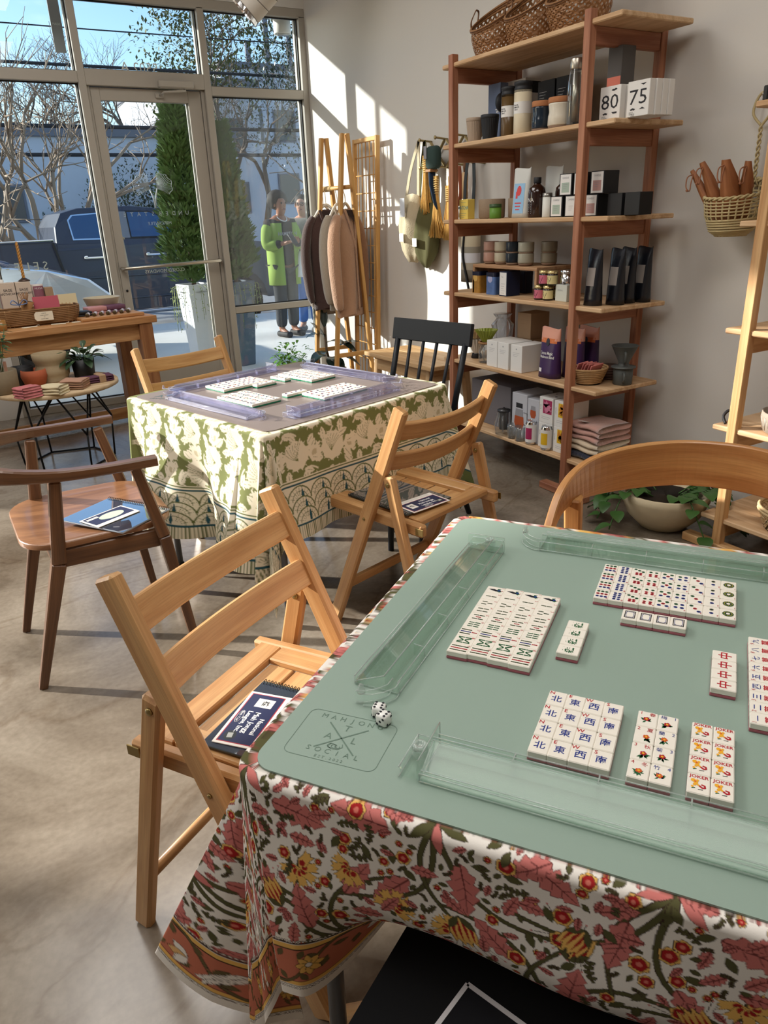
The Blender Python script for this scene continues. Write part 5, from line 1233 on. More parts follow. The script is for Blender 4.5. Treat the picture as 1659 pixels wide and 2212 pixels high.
# ================================================================ papers on the chairs
M_PAPER = mat('paper', (236, 232, 224), .7); M_NAVY = mat('navy_ink', (34, 42, 78), .5); M_REDK = mat('red_line', (176, 60, 74), .5); M_SPIR = mat('spiral_black', (20, 20, 22), .4); M_CLEAR = clear('clear_cover', (214, 222, 232), 2.6, .02, haze=.10, hazecol=(120, 140, 170)); M_WHI = mat('white_ink', (240, 240, 240), .6); M_DKC = mat('dark_photo_page', (62, 66, 60), .3, var=.3, vscale=9)
M_GREEN_P = mat('pale_green_tile_picture', (186, 206, 184), .5); M_CHAR = mat('charcoal_print', (44, 50, 54), .5)
def booklet(loc, a, w, h, label, page, cover=True):
    """spiral pad: spiral along local y=+h/2"""
    t = thing('spiral_booklet', label, 'booklet', loc, a, 'spiral booklets on chair seats'); q = MB(); q.cbox((0, 0, .002), (w, h, .004), .0004); obj('pages', q, page, t)
    if cover: q = MB(); q.cbox((0, -.002, .0046), (w*.99, h*.97, .0006), .0001); obj('cover', q, M_CLEAR, t)
    q = MB(); k = int(w/.0075)
    for i in range(k):
        x = -w/2+.006+i*(w-.012)/(k-1); q.tube([(x+.0012*math.sin(b), h/2-.004+.0062*math.cos(b), .0045+.0058*math.sin(b)) for b in np.linspace(0, 6.28, 9)[:-1]], .0009, 4, closed=True)
    o = obj('spiral', q, M_SPIR, t); o['kind'] = 'stuff'; return t
def card(loc, a, label, kind):
    w, h = .15, .095; t = thing('score_card', label, 'card', loc, a, 'folded score cards on chair seats'); q = MB(); q.cbox((0, 0, .001), (w, h, .002), .0003); obj('sheet', q, M_PAPER, t)
    if kind == 'oval':
        q = MB(); q.prism(rounded(w*.92, h*.74, .002, 1, -w*.46, -h*.30), .002, .0022); obj('panel', q, M_NAVY, t); q = MB(); q.flat([(.042*math.cos(b)+.008, .024*math.sin(b)+.004) for b in np.linspace(0, 6.28, 25)[:-1]], .0024); obj('oval_picture', q, M_GREEN_P, t)
        q = MB(); qrect(q, -.045, .026, .04, .012, 0, .0024); obj('label_box', q, M_PAPER, t); q = MB(); q.text('Hand Rules', .006, (-.045, .026, .0026)); obj('lettering', q, M_CHAR, t)
    else:
        q = MB(); qrect(q, 0, -.008, w*.93, h*.72, 0, .00215); obj('border_line', q, M_REDK, t); q = MB(); qrect(q, 0, -.008, w*.905, h*.68, 0, .0023); obj('panel', q, M_NAVY, t)
        q = MB(); q.text('National', .009, (.02, .012, .0025), None, 0, bold=.02); q.text('Mah Jongg', .010, (.012, -.004, .0025), None, 0, bold=.02); q.text('League, Inc.', .009, (.012, -.019, .0025), None, 0, bold=.02)
        q.tube([(.0+.017*math.cos(b), -.033+.0055*math.sin(b), .0025) for b in np.linspace(0, 6.28, 20)[:-1]], .0004, 4, closed=True); q.text('86th Year', .005, (0, -.033, .0025)); obj('lettering', q, M_WHI, t)
        q = MB(); qrect(q, -.045, -.005, .025, .034, 0, .0024); obj('label_box', q, M_PAPER, t); q = MB(); q.text('桂', .014, (-.045, -.003, .0026), None, 0, bold=.02); obj('sign', q, M_CHAR, t)
        q = MB(); q.flat([(.052+.013*math.cos(b), -.024+.011*math.sin(b)) for b in np.linspace(0, 6.28, 17)[:-1]], .0024); obj('tile_oval', q, M_CHAR, t); q = MB(); qrect(q, .052, -.024, .013, .010, 0, .0026, .2); obj('tile_picture', q, mat('grey_tile_picture', (176, 180, 176), .5), t)  # printed dark oval behind the tile picture
    q = MB()
    for k in range(3): qrect(q, 0, h*.36+k*.0045, w*.8, .0009, 0, .0021)
    obj('fine_print', q, mat('grey_print', (140, 138, 134), .6), t); return t
zA = .4565
booklet((.350, 1.060, zA), math.radians(-55), .16, .20, 'spiral booklet with clear cover on the front folding chair seat', M_DKC)
card((.328, 1.073, zA+.0055), math.radians(221), 'navy and white folded score card on the front folding chair', 'league')
booklet((1.135, 1.895, zA), math.radians(103), .27, .20, 'dark spiral booklet on the middle folding chair seat', M_DKC)
card((1.158, 1.795, zA+.0055), math.radians(9), 'navy folded score card resting on the dark booklet, middle folding chair', 'league')
booklet((.328, 2.26, .4635), math.radians(-57), .26, .20, 'spiral booklet with glossy clear cover on the walnut armchair seat', mat('blank_page', (150, 160, 172), .5))
card((.31, 2.245, .4695), math.radians(25), 'navy score card with an oval picture on the walnut armchair booklet', 'oval')
# ================================================================ shelving units and goods
W_RED = wood('fir_post', (184, 128, 98), (152, 96, 70), .55, 1.0, .35)
W_PINE = wood('pine_board', (222, 188, 148), (196, 156, 114), .55, .8, .3)
W_PINE2 = wood('pine_post', (214, 172, 122), (188, 140, 90), .5, 1.0, .3)
RF = Matrix(((0, 0, -1), (-1, 0, 0), (0, 1, 0)))          # local xy on a face looking into the room (-x)
RS = Matrix(((1, 0, 0), (0, 0, -1), (0, 1, 0)))           # local xy on a face looking towards the camera (-y)
def shelving(label, xf, y0, y1, ys, zs, ztop, wp, foot=True, xb=2.84):
    t = thing('shelving_unit', label, 'shelf', (xf, y0, 0)); L = lambda x, y, z: (x-xf, y-y0, z)
    for y in ys:
        for x in (xf, xb-.04):
            q = MB(); q.beam(L(x+.018, y, 0.02), L(x+.018, y, ztop), .036, .036, (1, 0, 0), .002); obj('post', q, wp, t)
        q = MB(); q.beam(L(xf+.0, y-.16, .018), L(xf, y+.16, .018), .05, .036, b=.003) if foot else None
        if foot: q2 = MB(); q2.cbox(L(xf+.018, y-.0, .0175), (.05, .30, .034), .003, grain=1); obj('foot', q2, wp, t)
        for z in zs:
            q = MB(); q.beam(L(xf+.036, y+.001, z-.0525), L(xb-.04, y+.001, z-.0525), .028, .064, b=.002); obj('cross_rail', q, wp, t)
    for z in zs:
        q = MB(); q.cbox(L((xf+.008+2.80)/2, (y0+y1)/2, z-.010), (2.80-xf-.008, y1-y0, .020), .004, grain=1); obj('shelf_board', q, W_PINE, t)
    return t
SZ = [1.965, 1.610, 1.256, .892, .535, .188]
# the posts run outside the boards' front edge, as in the photograph
shelving('tall reddish fir shelving unit with six pine boards full of goods', 2.397, 2.305, 3.47, (2.475, 3.388), SZ, 2.0, W_RED)
SZB = [1.597, 1.230, .866, .504, .140]
shelving('pale pine shelving unit at the right edge of view behind the bentwood chair', 2.452, .56, 1.747, (1.66, .70), SZB, 2.0, W_PINE2)
M_WHT = mat('white_card', (230, 228, 224), .6); M_BLKC = mat('black_card', (20, 21, 24), .5); M_KRAFT = mat('kraft_card', (168, 138, 108), .8, var=.05, vscale=30); M_TXT = mat('dark_print', (34, 34, 38), .6); M_GTXT = mat('faint_print', (150, 150, 156), .6); M_NVY = mat('navy_card', (24, 34, 62), .5); M_GRYC = mat('grey_card', (112, 108, 112), .6)
M_SPECK = mat('speckled_clay', (150, 130, 108), .75, var=.18, vscale=160); M_RAWC = mat('raw_clay', (132, 106, 86), .85, var=.12, vscale=90); M_CORK = mat('cork', (176, 118, 78), .85, var=.15, vscale=80)
def item(nm, label, cat, x, y, z, grp=None, a=0.0): return thing(nm, label, cat, (x, y, z+.0004), a, grp)
def carton(nm, label, cat, x, y, z, d, w, h, m, front=None, mf=None, grp=None, side=None, ms=None, extra=None, a=0.0):
    """box with its front face towards the room; front(q) draws on that face in (right, up) metres"""
    t = item(nm, label, cat, x, y, z, grp, a); q = MB(); q.cbox((d/2, 0, h/2), (d, w, h), .0015); obj('box', q, m, t)
    for nm2, fn, mm, R, c in (('label', front, mf, RF, (-.0004, 0, h/2)), ('side_label', side, ms, RS, (d/2, -w/2-.0004, h/2))):
        if fn:
            q = MB(); k = fn(q) or q; k.v = [tuple(R@Vector(v)+Vector(c)) for v in k.v]; obj(nm2, k, mm, t)
    return t
def rect(q, x, y, w, h, mi=0, z=0.0): q.flat([(x-w/2, y-h/2), (x+w/2, y-h/2), (x+w/2, y+h/2), (x-w/2, y+h/2)], z, mi=mi); return q
def lines(q, x, y, w, n, dy, mi=0, z=.0002, th=.0012):
    for k in range(n): rect(q, x-(w*.08*(k % 3)), y-k*dy, w*(1-.16*(k % 3)), th, mi, z)
    return q
def pot(nm, label, cat, x, y, z, prof, m, grp=None, n=28, smooth=True): 
    t = item(nm, label, cat, x, y, z, grp); q = MB(); q.lathe(prof, (0, 0, 0), n, smooth=smooth); obj('body', q, m, t); return t
def cup_prof(r0, r1, h, th=.003): return [(r0*.9, 0), (r0, .002), (r1, h-.001), (r1-th*.3, h), (r1-th, h-.001), (r0-th, th), (0, th)]
# ---------------- top board: three open-weave baskets
M_BAM = mat('brown_bamboo_strip', (150, 106, 66), .5, var=.25, vscale=25); M_BAMD = mat('dark_bamboo_strip', (112, 74, 44), .55, var=.25, vscale=25)
def woven(t, prof, n, w, m, nm='weave', turns=.35, seg=14):
    """two crossing families of thin strips following the profile"""
    for fam, sg in ((0, 1), (1, -1)):
        q = MB()
        for i in range(n):
            a0 = 2*math.pi*i/n; L = []; R = []
            for k in range(seg+1):
                u = k/seg; r = float(np.interp(u, np.linspace(0, 1, len(prof)), [p[0] for p in prof])); z = float(np.interp(u, np.linspace(0, 1, len(prof)), [p[1] for p in prof]))
                a = a0+sg*turns*2*math.pi*u*.5; rr = r+.0016*(1 if (k+i+fam) % 2 else -1); da = w/2/max(r, .02)
                L.append(Vector((rr*math.cos(a-da), rr*math.sin(a-da), z))); R.append(Vector((rr*math.cos(a+da), rr*math.sin(a+da), z)))
            q.strip([L, R], smooth=False)
        o = obj(nm, q, m, t); o['kind'] = 'stuff'
for y, lab, r in ((3.245, 'lidless woven bamboo basket at the window end of the top shelf', .128), (2.985, 'middle woven bamboo basket of three on the top shelf', .132), (2.705, 'woven bamboo basket nearest the front post on the top shelf', .138)):
    t = item('bamboo_basket', lab, 'basket', 2.575, y, SZ[0], 'woven bamboo baskets on the top shelf', .4)
    pr = [(r*.78, .002), (r*.86, .05), (r*.95, .11), (r, .17), (r*.98, .235)]
    woven(t, pr, 34, .0115, M_BAM, turns=.42)
    q = MB(); q.lathe([(0, 0), (r*.78, .0), (r*.79, .004)], (0, 0, 0), 24); obj('base', q, M_BAMD, t)
    for k in range(3): q = MB(); q.tube([((r*(1.0+.012*k))*math.cos(a), (r*(1.0+.012*k))*math.sin(a), .222+.010*k) for a in np.linspace(0, 6.283, 37)[:-1]], .0058, 6, closed=True); obj('rim_band', q, M_BAMD if k % 2 else M_BAM, t)
    for s in (-1, 1): q = MB(); q.tube(smooth_path([(s*.03, r*1.02, .24), (s*.034, r*1.0, .29), (s*.0, r*.96, .325)], 4), .004, 5); obj('handle', q, M_BAMD, t)
    for ch in t.children:
        co = np.empty(len(ch.data.vertices)*3, np.float32); ch.data.vertices.foreach_get('co', co); co = co.reshape(-1, 3); co[:, 2] *= .80+2.6*(co[:, 0]*math.cos(.4)-co[:, 1]*math.sin(.4)); ch.data.vertices.foreach_set('co', co.ravel())
# ---------------- second board: cups, tumblers, jars, carafe, numbered boxes
z = SZ[1]
def ribbed(nm, label, x, y, z, r0, r1, h, m): 
    t = item(nm, label, 'cup', x, y, z, 'ribbed travel cups'); q = MB(); q.lathe(cup_prof(r0, r1, h*.86), (0, 0, 0), 60, smooth=False, wob=lambda a, zz: 1+.012*math.cos(30*a)); obj('body', q, m, t)
    q = MB(); q.lathe([(r1, h*.84), (r1*1.03, h*.86), (r1*1.03, h*.98), (r1*.98, h), (r1*.9, h), (r1*.88, h*.86)], (0, 0, 0), 30); obj('rim_sleeve', q, m, t); return t
M_HUSK = mat('oat_plastic', (168, 148, 128), .65); M_CHAR2 = mat('charcoal_plastic', (30, 31, 34), .55)
ribbed('travel_cup', 'beige ribbed cup at the window end of the second shelf', 2.455, 3.265, z, .031, .041, .105, M_HUSK); ribbed('travel_cup', 'charcoal ribbed cup beside the beige ribbed cup', 2.47, 3.165, z, .033, .043, .108, M_CHAR2)
t = carton('cup_box', 'slim slate blue cup box with Huskee lettering behind the charcoal cup', 'box', 2.60, 3.30, z, .05, .095, .262, mat('slate_card', (104, 118, 146), .6), lambda q: q.text('Huskee', .024, (.022, .01, 0), rz(math.radians(90)), 0, bold=.01), M_WHT)
q = MB(); q.lathe([(.045, -.012), (.047, 0), (.045, .012)], (.02, -.052, .175), 20, rot=Matrix.Rotation(math.radians(90), 3, 'X')); obj('lid', q, M_CHAR2, t)
t = carton('white_carton', 'white carton with a dark top behind the tumblers', 'box', 2.68, 3.245, z, .10, .17, .272, M_WHT, lambda q: lines(q, -.03, .08, .09, 4, .012), M_GTXT); q = MB(); q.cbox((.05, -.0855, .235), (.09, .001, .05), .0003); obj('window', q, M_BLKC, t)
M_SMOKE = mat('smoky_brown', (96, 74, 44), .25, spec=.5); M_CREAMT = mat('cream_glaze', (216, 204, 176), .35)
def tumbler(label, y, m, h, r=.034):
    t = item('tumbler', label, 'tumbler', 2.485, y, z, 'travel tumblers'); q = MB(); q.lathe([(r*.94, 0), (r, .004), (r, h*.84)], (0, 0, 0), 32, cap=True); obj('body', q, m, t)
    q = MB(); q.lathe([(r, h*.80), (r*1.0, h*.88), (r*.9, h*.9), (r*.92, h*.92), (r*1.02, h*.945), (r*1.02, h*.99), (r*.97, h), (0, h)], (0, 0, 0), 32); obj('lid', q, M_CHAR2, t)
    q = MB(); q.lathe([(r*1.012, h*.40), (r*1.012, h*.62)], (0, 0, 0), 32, cap=False); w = obj('paper_sleeve', q, M_WHT, t)
    q = MB()
    for k, s in enumerate(('TRAVEL', 'TUMBLER', '500ml')): 
        q2 = MB(); q2.text(s, .006, (0, -k*.009, 0), None, 0, bold=.01); q.add([(-(r*1.02)*math.cos(x/r), -(r*1.02)*math.sin(x/r)-0.0, h*.56+yv) for x, yv, _ in q2.v], q2.f)
    obj('lettering', q, M_TXT, w); return t
tumbler('brown tumbler with black lid and white paper sleeve', 3.045, M_SMOKE, .208); tumbler('cream tumbler with black lid and white paper sleeve', 2.945, M_CREAMT, .215, .040)
for y, lab in ((2.99, 'black carton behind the cream tumbler'), (2.865, 'black carton behind the cork-lidded jars')): carton('black_carton', lab, 'box', 2.66, y, z, .10, .115, .235, M_BLKC, lambda q: lines(q, -.02, .07, .05, 3, .012), M_WHT, 'black cartons on the second shelf')
M_NAVG = mat('navy_glaze', (26, 40, 54), .15, spec=.6); M_CRG = mat('cream_stoneware', (218, 210, 192), .3, var=.04, vscale=120)
for y, m, lab, r in ((2.815, M_NAVG, 'navy glazed jar with cork lid', .044), (2.695, M_CRG, 'cream stoneware jar with cork lid', .054)):
    t = item('cork_jar', lab+' on the second shelf', 'jar', 2.485, y, z, 'cork lidded jars'); q = MB(); q.lathe([(r*.95, .012), (r, .016), (r*.97, .05), (r*.90, .066), (r*.96, .092), (r*.97, .098), (r*.8, .099)], (0, 0, 0), 32); obj('body', q, m, t)
    q = MB(); q.lathe([(r*.9, 0), (r*.95, .002), (r*.955, .0125)], (0, 0, 0), 32); obj('bare_foot', q, M_RAWC, t); q = MB(); q.lathe([(r*.98, .0985), (r*1.0, .101), (r*1.0, .118), (r*.96, .121), (0, .121)], (0, 0, 0), 32); obj('lid', q, M_CORK, t)
M_CGL = clear('carafe_glass', (236, 240, 240), 2.4, .02, haze=.05, hazecol=(160, 164, 166))
t = item('carafe', 'clear glass carafe with a steel cap behind the front post', 'carafe', 2.49, 2.615, z); q = MB(); q.lathe([(.034, .002), (.036, .01), (.036, .13), (.034, .17), (.027, .21), (.026, .23)], (0, 0, 0), 28, cap=False); q.lathe([(0, .003), (.034, .003)], (0, 0, 0), 28); obj('body', q, M_CGL, t); q = MB(); q.lathe([(.028, .212), (.029, .216), (.029, .248), (.027, .252), (0, .252)], (0, 0, 0), 28); obj('cap', q, M_STEEL, t); q = MB(); q.lathe([(.015, .02), (.017, .2)], (0, 0, 0), 16); obj('filter', q, M_STEEL, t)
t = carton('tall_carton', 'tall dark grey carton with a coral edge beside the front post', 'box', 2.56, 2.475, z, .075, .075, .275, mat('graphite_card', (84, 80, 78), .6), lambda q: rect(q, 0, -.05, .072, .16), mat('coral_card', (214, 120, 100), .6))
def number_box(y, n, d_up, d_dn, k, lab, x):
    def f(q):
        q.text(n, .050, (0, .006, 0), None, 0, sx=1.3); q.text(d_dn, .05, (0, -.056, 0), None, 0, sx=1.3); q.text(d_up, .05, (0, .068, 0), None, 0, sx=1.3)
        # keep only what lies on the face: numerals above and below are cut by its edges
        keep = [f_ for f_ in q.f if all(-.042 < q.v[i][1] < .052 for i in f_)]; q.f = keep; q.m = [0]*len(keep); q.s = [False]*len(keep)
        for j, s in enumerate(('KINTO', 'TUMBLER', 'STRAP')): q.text(s, .0045, (-.030+.004*j, -.046-.006*j, 0), None, 0, 'C')
    return carton('strap_box', lab, 'box', x, y, z, .030, .108, .122, M_WHT, f if k == 0 else None, M_TXT, 'white numbered strap boxes')
number_box(2.405, '80', '75', '85', 0, 'white box printed with a large 80, frontmost', 2.475); number_box(2.40, '80', '75', '85', 1, 'plain white box directly behind the 80 box', 2.507)
number_box(2.262, '75', '70', '80', 0, 'white box showing big numerals 75 at the camera end of the second shelf', 2.475)
for k, lab in ((1, 'white box second behind the 75 box'), (2, 'white box third behind the 75 box'), (3, 'white box rearmost behind the 75 box')): number_box(2.258-.002*k, '75', '70', '80', 1, lab, 2.475+.0315*k)
# ---------------- third board
z = SZ[2]
carton('matcha_box', 'small yellow matcha box at the window end of the third shelf', 'box', 2.45, 3.350, z, .045, .075, .095, mat('yellow_card', (234, 208, 104), .6), lambda q: (q.text('MATCHA', .017, (0, .008, 0), None, 0, bold=.015, sx=.85), lines(q, 0, .033, .04, 1, .01), lines(q, 0, -.018, .05, 3, .01))[0] and q or q, mat('teal_print', (70, 140, 150), .6))
for x, y, lab in ((2.545, 3.235, 'speckled brown stoneware bowl beside the matcha box'), (2.64, 3.115, 'speckled brown stoneware bowl behind the green jar')): pot('stoneware_bowl', lab, 'bowl', x, y, z, [(.060, 0), (.066, .004), (.068, .088), (.066, .091), (.063, .088), (.060, .008), (0, .008)], M_SPECK, 'speckled stoneware bowls')
t = item('tea_jar', 'small glass jar of green powder on the third shelf', 'jar', 2.45, 3.085, z); q = MB(); q.lathe([(.027, 0), (.029, .003), (.029, .05)], (0, 0, 0), 24); obj('body', q, mat('matcha_green', (96, 138, 44), .5), t); q = MB(); q.lathe([(.030, .05), (.0305, .052), (.0305, .066), (0, .067)], (0, 0, 0), 24); obj('lid', q, mat('dark_green_lid', (52, 78, 38), .4), t)
def pouch(nm, label, x, y, z, w, h, d, m, deco=None, grp=None, top=None):
    """stand-up bag: round bottom, pinched flat top"""
    t = item(nm, label, 'bag', x, y, z, grp); rows = []
    for k in range(9):
        u = k/8; dd = d/2*(1-u)**.55*(1 if k < 8 else 0)+.0015; ww = w/2*(1-.05*math.sin(u*math.pi))
        rows.append([(dd*math.cos(a) if abs(math.cos(a)) > 1e-6 else 0, ww*math.copysign(abs(math.sin(a))**.55, math.sin(a)), h*u+.004*math.sin(a*3)*(u > .8)) for a in np.linspace(0, 2*math.pi, 25)[:-1]])
    q = MB(); q.strip(rows, closed=True); q.f.append(tuple(range(24))[::-1]); q.m.append(0); q.s.append(False); obj('pouch', q, m, t)
    if top: q = MB(); q.strip([[(v[0]*1.04, v[1]*1.003, v[2]) for v in r] for r in rows[6:]], closed=True); obj('top_band', q, top, t)
    def at(x_, u): 
        dd = d/2*(1-u)**.55+.0015; s = min(.999, abs(x_)/(w/2*(1-.05*math.sin(u*math.pi))))**(1/.55); return (-dd*math.sqrt(1-s*s)-.0008, -x_, h*u)
    for (nm2, mm, fn) in deco or ():
        q = MB(); fn(q); o = MB(); o.add([at(v[0], v[1]/h) for v in q.v], q.f); o.v = [(v[0]-(q.v[i][2]), v[1], v[2]) for i, v in enumerate(o.v)]; obj(nm2, o, mm, t)
    return t
def grid_patch(q, x, y, w, h, n=6, z=0.0):
    for i in range(n):
        for j in range(n): q.flat([(x-w/2+w*(i+a)/n, y-h/2+h*(j+b)/n) for a, b in ((0, 0), (1, 0), (1, 1), (0, 1))], z)
M_POUCHW = mat('milky_pouch', (208, 208, 202), .35); M_BLUEL = mat('sky_blue_label', (150, 190, 222), .5); M_REDF = mat('red_figure', (214, 70, 70), .5)
pouch('tea_pouch', 'milky white pouch with a blue label and red figure on the third shelf', 2.49, 2.935, z, .118, .215, .06, M_POUCHW, [('label', M_BLUEL, lambda q: grid_patch(q, 0, .085, .075, .13)), ('figure', M_REDF, lambda q: [q.flat([(.016*math.cos(a)+.002, .118+.022*math.sin(a)) for a in np.linspace(0, 6.28, 13)[:-1]], .0006), grid_patch(q, -.012, .10, .014, .03, 2, .0006)]), ('lettering', M_REDF, lambda q: [grid_patch(q, 0, .065-.014*k, .045-.008*k, .005, 2, .0006) for k in range(3)])])
pouch('tea_pouch', 'plain milky pouch standing behind the amber bottles', 2.60, 2.84, z, .12, .217, .05, M_POUCHW)
M_AMB = mat('amber_glass', (44, 22, 14), .12, spec=.7); 
for x, y, lab, r in ((2.475, 2.815, 'amber glass bottle with white lettering at the front of the third shelf', .040), (2.585, 2.765, 'amber glass bottle set back behind the small white jar', .034)):
    t = item('amber_bottle', lab, 'bottle', x, y, z, 'amber glass bottles'); q = MB(); q.lathe([(r*.94, 0), (r, .004), (r, .105), (r*.9, .125), (r*.5, .138), (r*.38, .142), (r*.38, .15)], (0, 0, 0), 30); obj('body', q, M_AMB, t); q = MB(); q.lathe([(r*.43, .146), (r*.44, .148), (r*.44, .168), (r*.4, .17), (0, .17)], (0, 0, 0), 20); obj('cap', q, M_BLKC, t)
    if r > .036:
        q2 = MB(); q2.text('INA', .017, (0, .075, 0)); 
        for k in range(5): rect(q2, -.004, .055-k*.009, .022-.003*(k % 2), .0016)
        q = MB(); q.add([(-(r+.0006)*math.cos(v[0]/r), -(r+.0006)*math.sin(v[0]/r), v[1]) for v in q2.v], q2.f); obj('lettering', q, M_WHT, t)
t = item('salve_jar', 'small white labelled jar between the bottles and the black boxes', 'jar', 2.475, 2.745, z); q = MB(); q.lathe([(.02, 0), (.021, .002), (.021, .085)], (0, 0, 0), 20); obj('body', q, mat('white_label', (222, 222, 214), .5), t); q = MB(); q.lathe([(.0215, .085), (.022, .087), (.022, .102), (0, .103)], (0, 0, 0), 20); obj('lid', q, mat('silver_lid', (150, 148, 142), .3, .8), t)
M_SAGEL = mat('sage_label', (168, 184, 170), .6); M_ROSEL = mat('rose_label', (190, 150, 144), .6)
def candle_box(x, y, zz, lab, lm, d=.075, w=.078, h=.088, vis=True):
    t = carton('candle_box', lab, 'box', x, y, zz, d, w, h, M_BLKC, (lambda q: rect(q, 0, 0, w*.84, h*.92)) if vis else None, M_WHT, 'black candle boxes')
    if vis:
        q = MB(); rect(q, 0, -.012, w*.6, h*.45); q.v = [tuple(RF@Vector(v)+Vector((-.0008, 0, h/2))) for v in q.v]; l = obj('label_patch', q, lm, t)
        q = MB(); q.text('CANDLE', .007, (0, .027, 0), None, 0); lines(q, 0, .0, w*.35, 3, .008); q.v = [tuple(RF@Vector(v)+Vector((-.0012, 0, h/2))) for v in q.v]; obj('lettering', q, M_GTXT, l)
for y, lab, lm in ((2.685, 'black candle box with a sage label, bottom row nearest the bottles', M_SAGEL), (2.592, 'black candle box with a plain white label, bottom row left of the post', M_WHT), (2.475, 'black candle box with a rose label, bottom row behind the post', M_ROSEL), (2.365, 'unlabelled black candle box second from the bottom row end', None), (2.262+.01, 'black candle box at the camera end of the bottom row', None)):
    candle_box(2.475 if lm else 2.50, y+.0, z, lab, lm, vis=lm is not None, h=.086)
for y, lab, lm in ((2.632, 'black candle box with a sage label, top row nearest the window', M_SAGEL), (2.545, 'black candle box with a white label, top row behind the post', M_WHT), (2.445, 'black candle box with a rose label, top row nearest the camera', M_ROSEL)): candle_box(2.475, y, z+.0868, lab, lm, d=.085)
# ---------------- fourth board: riser with cups, tins, jars, coffee bags
z = SZ[3]
W_RIS = wood('riser_pine', (198, 160, 122), (170, 128, 92), .6, .8, .35)
t = item('wooden_riser', 'pine riser bench standing on the fourth shelf under stacked cups', 'riser', 2.46, 2.80, z)
for c, s, g in (((.12, .23, .136), (.24, .50, .016), 1), ((.12, -.012, .064), (.24, .016, .128), 2), ((.12, .472, .064), (.24, .016, .128), 2)): q = MB(); q.cbox(c, s, .002, grain=g); obj('board', q, W_RIS, t)
zr = z+.1445
G_ = {'rose': mat('rose_glaze', (176, 136, 120), .3), 'oat': mat('oat_glaze', (186, 176, 152), .3), 'ink': mat('ink_glaze', (30, 38, 46), .2), 'grey': mat('grey_glaze', (164, 160, 142), .3), 'dun': mat('dun_glaze', (134, 126, 108), .35)}
for y, k, x in ((3.215, 'rose', 2.53), (3.125, 'oat', 2.53), (3.03, 'ink', 2.525), (2.93, 'grey', 2.52), (2.855, 'dun', 2.60)):
    for lv in (0, 1):
        r = .039; t = item('tea_cup', '%s glazed cup, %s of its stack on the wooden riser' % ({'rose': 'rose', 'oat': 'oat', 'ink': 'ink blue', 'grey': 'pale grey', 'dun': 'dun brown'}[k], ('bottom', 'top')[lv]), 'cup', x, y, zr+lv*.052, 'stacked glazed cups')
        q = MB(); q.lathe([(r*.97, .012), (r, .018), (r, .055), (r*.985, .057), (r*.93, .055), (r*.9, .01), (0, .008)], (0, 0, 0), 26); obj('body', q, G_[k], t); q = MB(); q.lathe([(r*.72, 0), (r*.86, .003), (r*.965, .0122)], (0, 0, 0), 26); obj('bare_foot', q, M_RAWC, t)
def tin(y, x, lab, body, lidm, deco, w=.068, h=.108):
    t = item('tea_tin', lab, 'tin', x, y, z, 'decorated tea tins'); q = MB(); q.prism(rounded(.06, w, .012, 4, 0, -w/2), 0, h*.82); obj('body', q, body, t); q = MB(); q.prism(rounded(.062, w+.002, .013, 4, -.001, -w/2-.001), h*.82, h); obj('lid', q, lidm, t)
    q = MB(); q.flat([(.019*math.cos(a), .019*math.sin(a)) for a in np.linspace(0, 6.28, 17)[:-1]]); q.v = [tuple(RF@Vector(v)+Vector((-.0006, 0, h*.72))) for v in q.v]; obj('medallion', q, deco, t)
    return t
M_NVL = mat('navy_enamel', (26, 30, 52), .3, .2); t = tin(3.255, 2.46, 'gold and navy tea tin at the window end of the fourth shelf', mat('gold_scene', (168, 122, 52), .4, .2, var=.35, vscale=50), M_NVL, mat('gold_medallion', (206, 166, 92), .4)); t = tin(3.125, 2.455, 'blue and navy tea tin beside the gold one', mat('blue_scene', (88, 116, 168), .4, .2, var=.35, vscale=40), M_NVL, mat('lilac_medallion', (170, 172, 206), .4), .075)
for y, lab in ((3.16, 'dark tea tin under the riser behind the blue tin'), (3.06, 'dark tea tin under the riser behind the navy box')): tin(y, 2.60, lab, M_NVL, M_NVL, M_NVL)
carton('tea_box', 'navy tea box with a white front label in front of the riser', 'box', 2.45, 3.015, z, .085, .06, .118, M_NVY, lambda q: rect(q, 0, 0, .052, .108) and (q.text('Tea', .007, (-.006, .034, .0004), None, 1), lines(q, 0, .0, .03, 5, .011, 1, .0004)) and q, [M_WHT, M_GTXT])
M_GOLDL = mat('gold_lid', (206, 184, 130), .3, .7); M_JAM = mat('dark_jam', (40, 28, 20), .2, spec=.6)
def jam(x, y, zz, lab, lm):
    t = item('jam_jar', lab, 'jar', x, y, zz, 'small honey jars'); q = MB(); q.lathe([(.022, 0), (.024, .003), (.024, .05), (.021, .054)], (0, 0, 0), 24); obj('body', q, M_JAM, t); q = MB(); q.lathe([(.0235, .053), (.024, .055), (.024, .066), (0, .067)], (0, 0, 0), 24); obj('lid', q, M_GOLDL, t); q = MB(); q.lathe([(.0245, .008), (.0245, .046)], (0, 0, 0), 24, cap=False); w = obj('label', q, lm, t)
    q = MB()
    for k, (a, zz2) in enumerate(((.3, .03), (-.2, .025), (.05, .018), (-.35, .035))): q.tube([(-.0250*math.cos(a), -.0250*math.sin(a), zz2-.008), (-.0250*math.cos(a+.2), -.0250*math.sin(a+.2), zz2+.006)], .0008, 4)
    obj('sprig_print', q, M_TXT, w)
M_PNKL = mat('pink_label', (206, 110, 132), .6); M_LEML = mat('lemon_label', (222, 208, 150), .6)
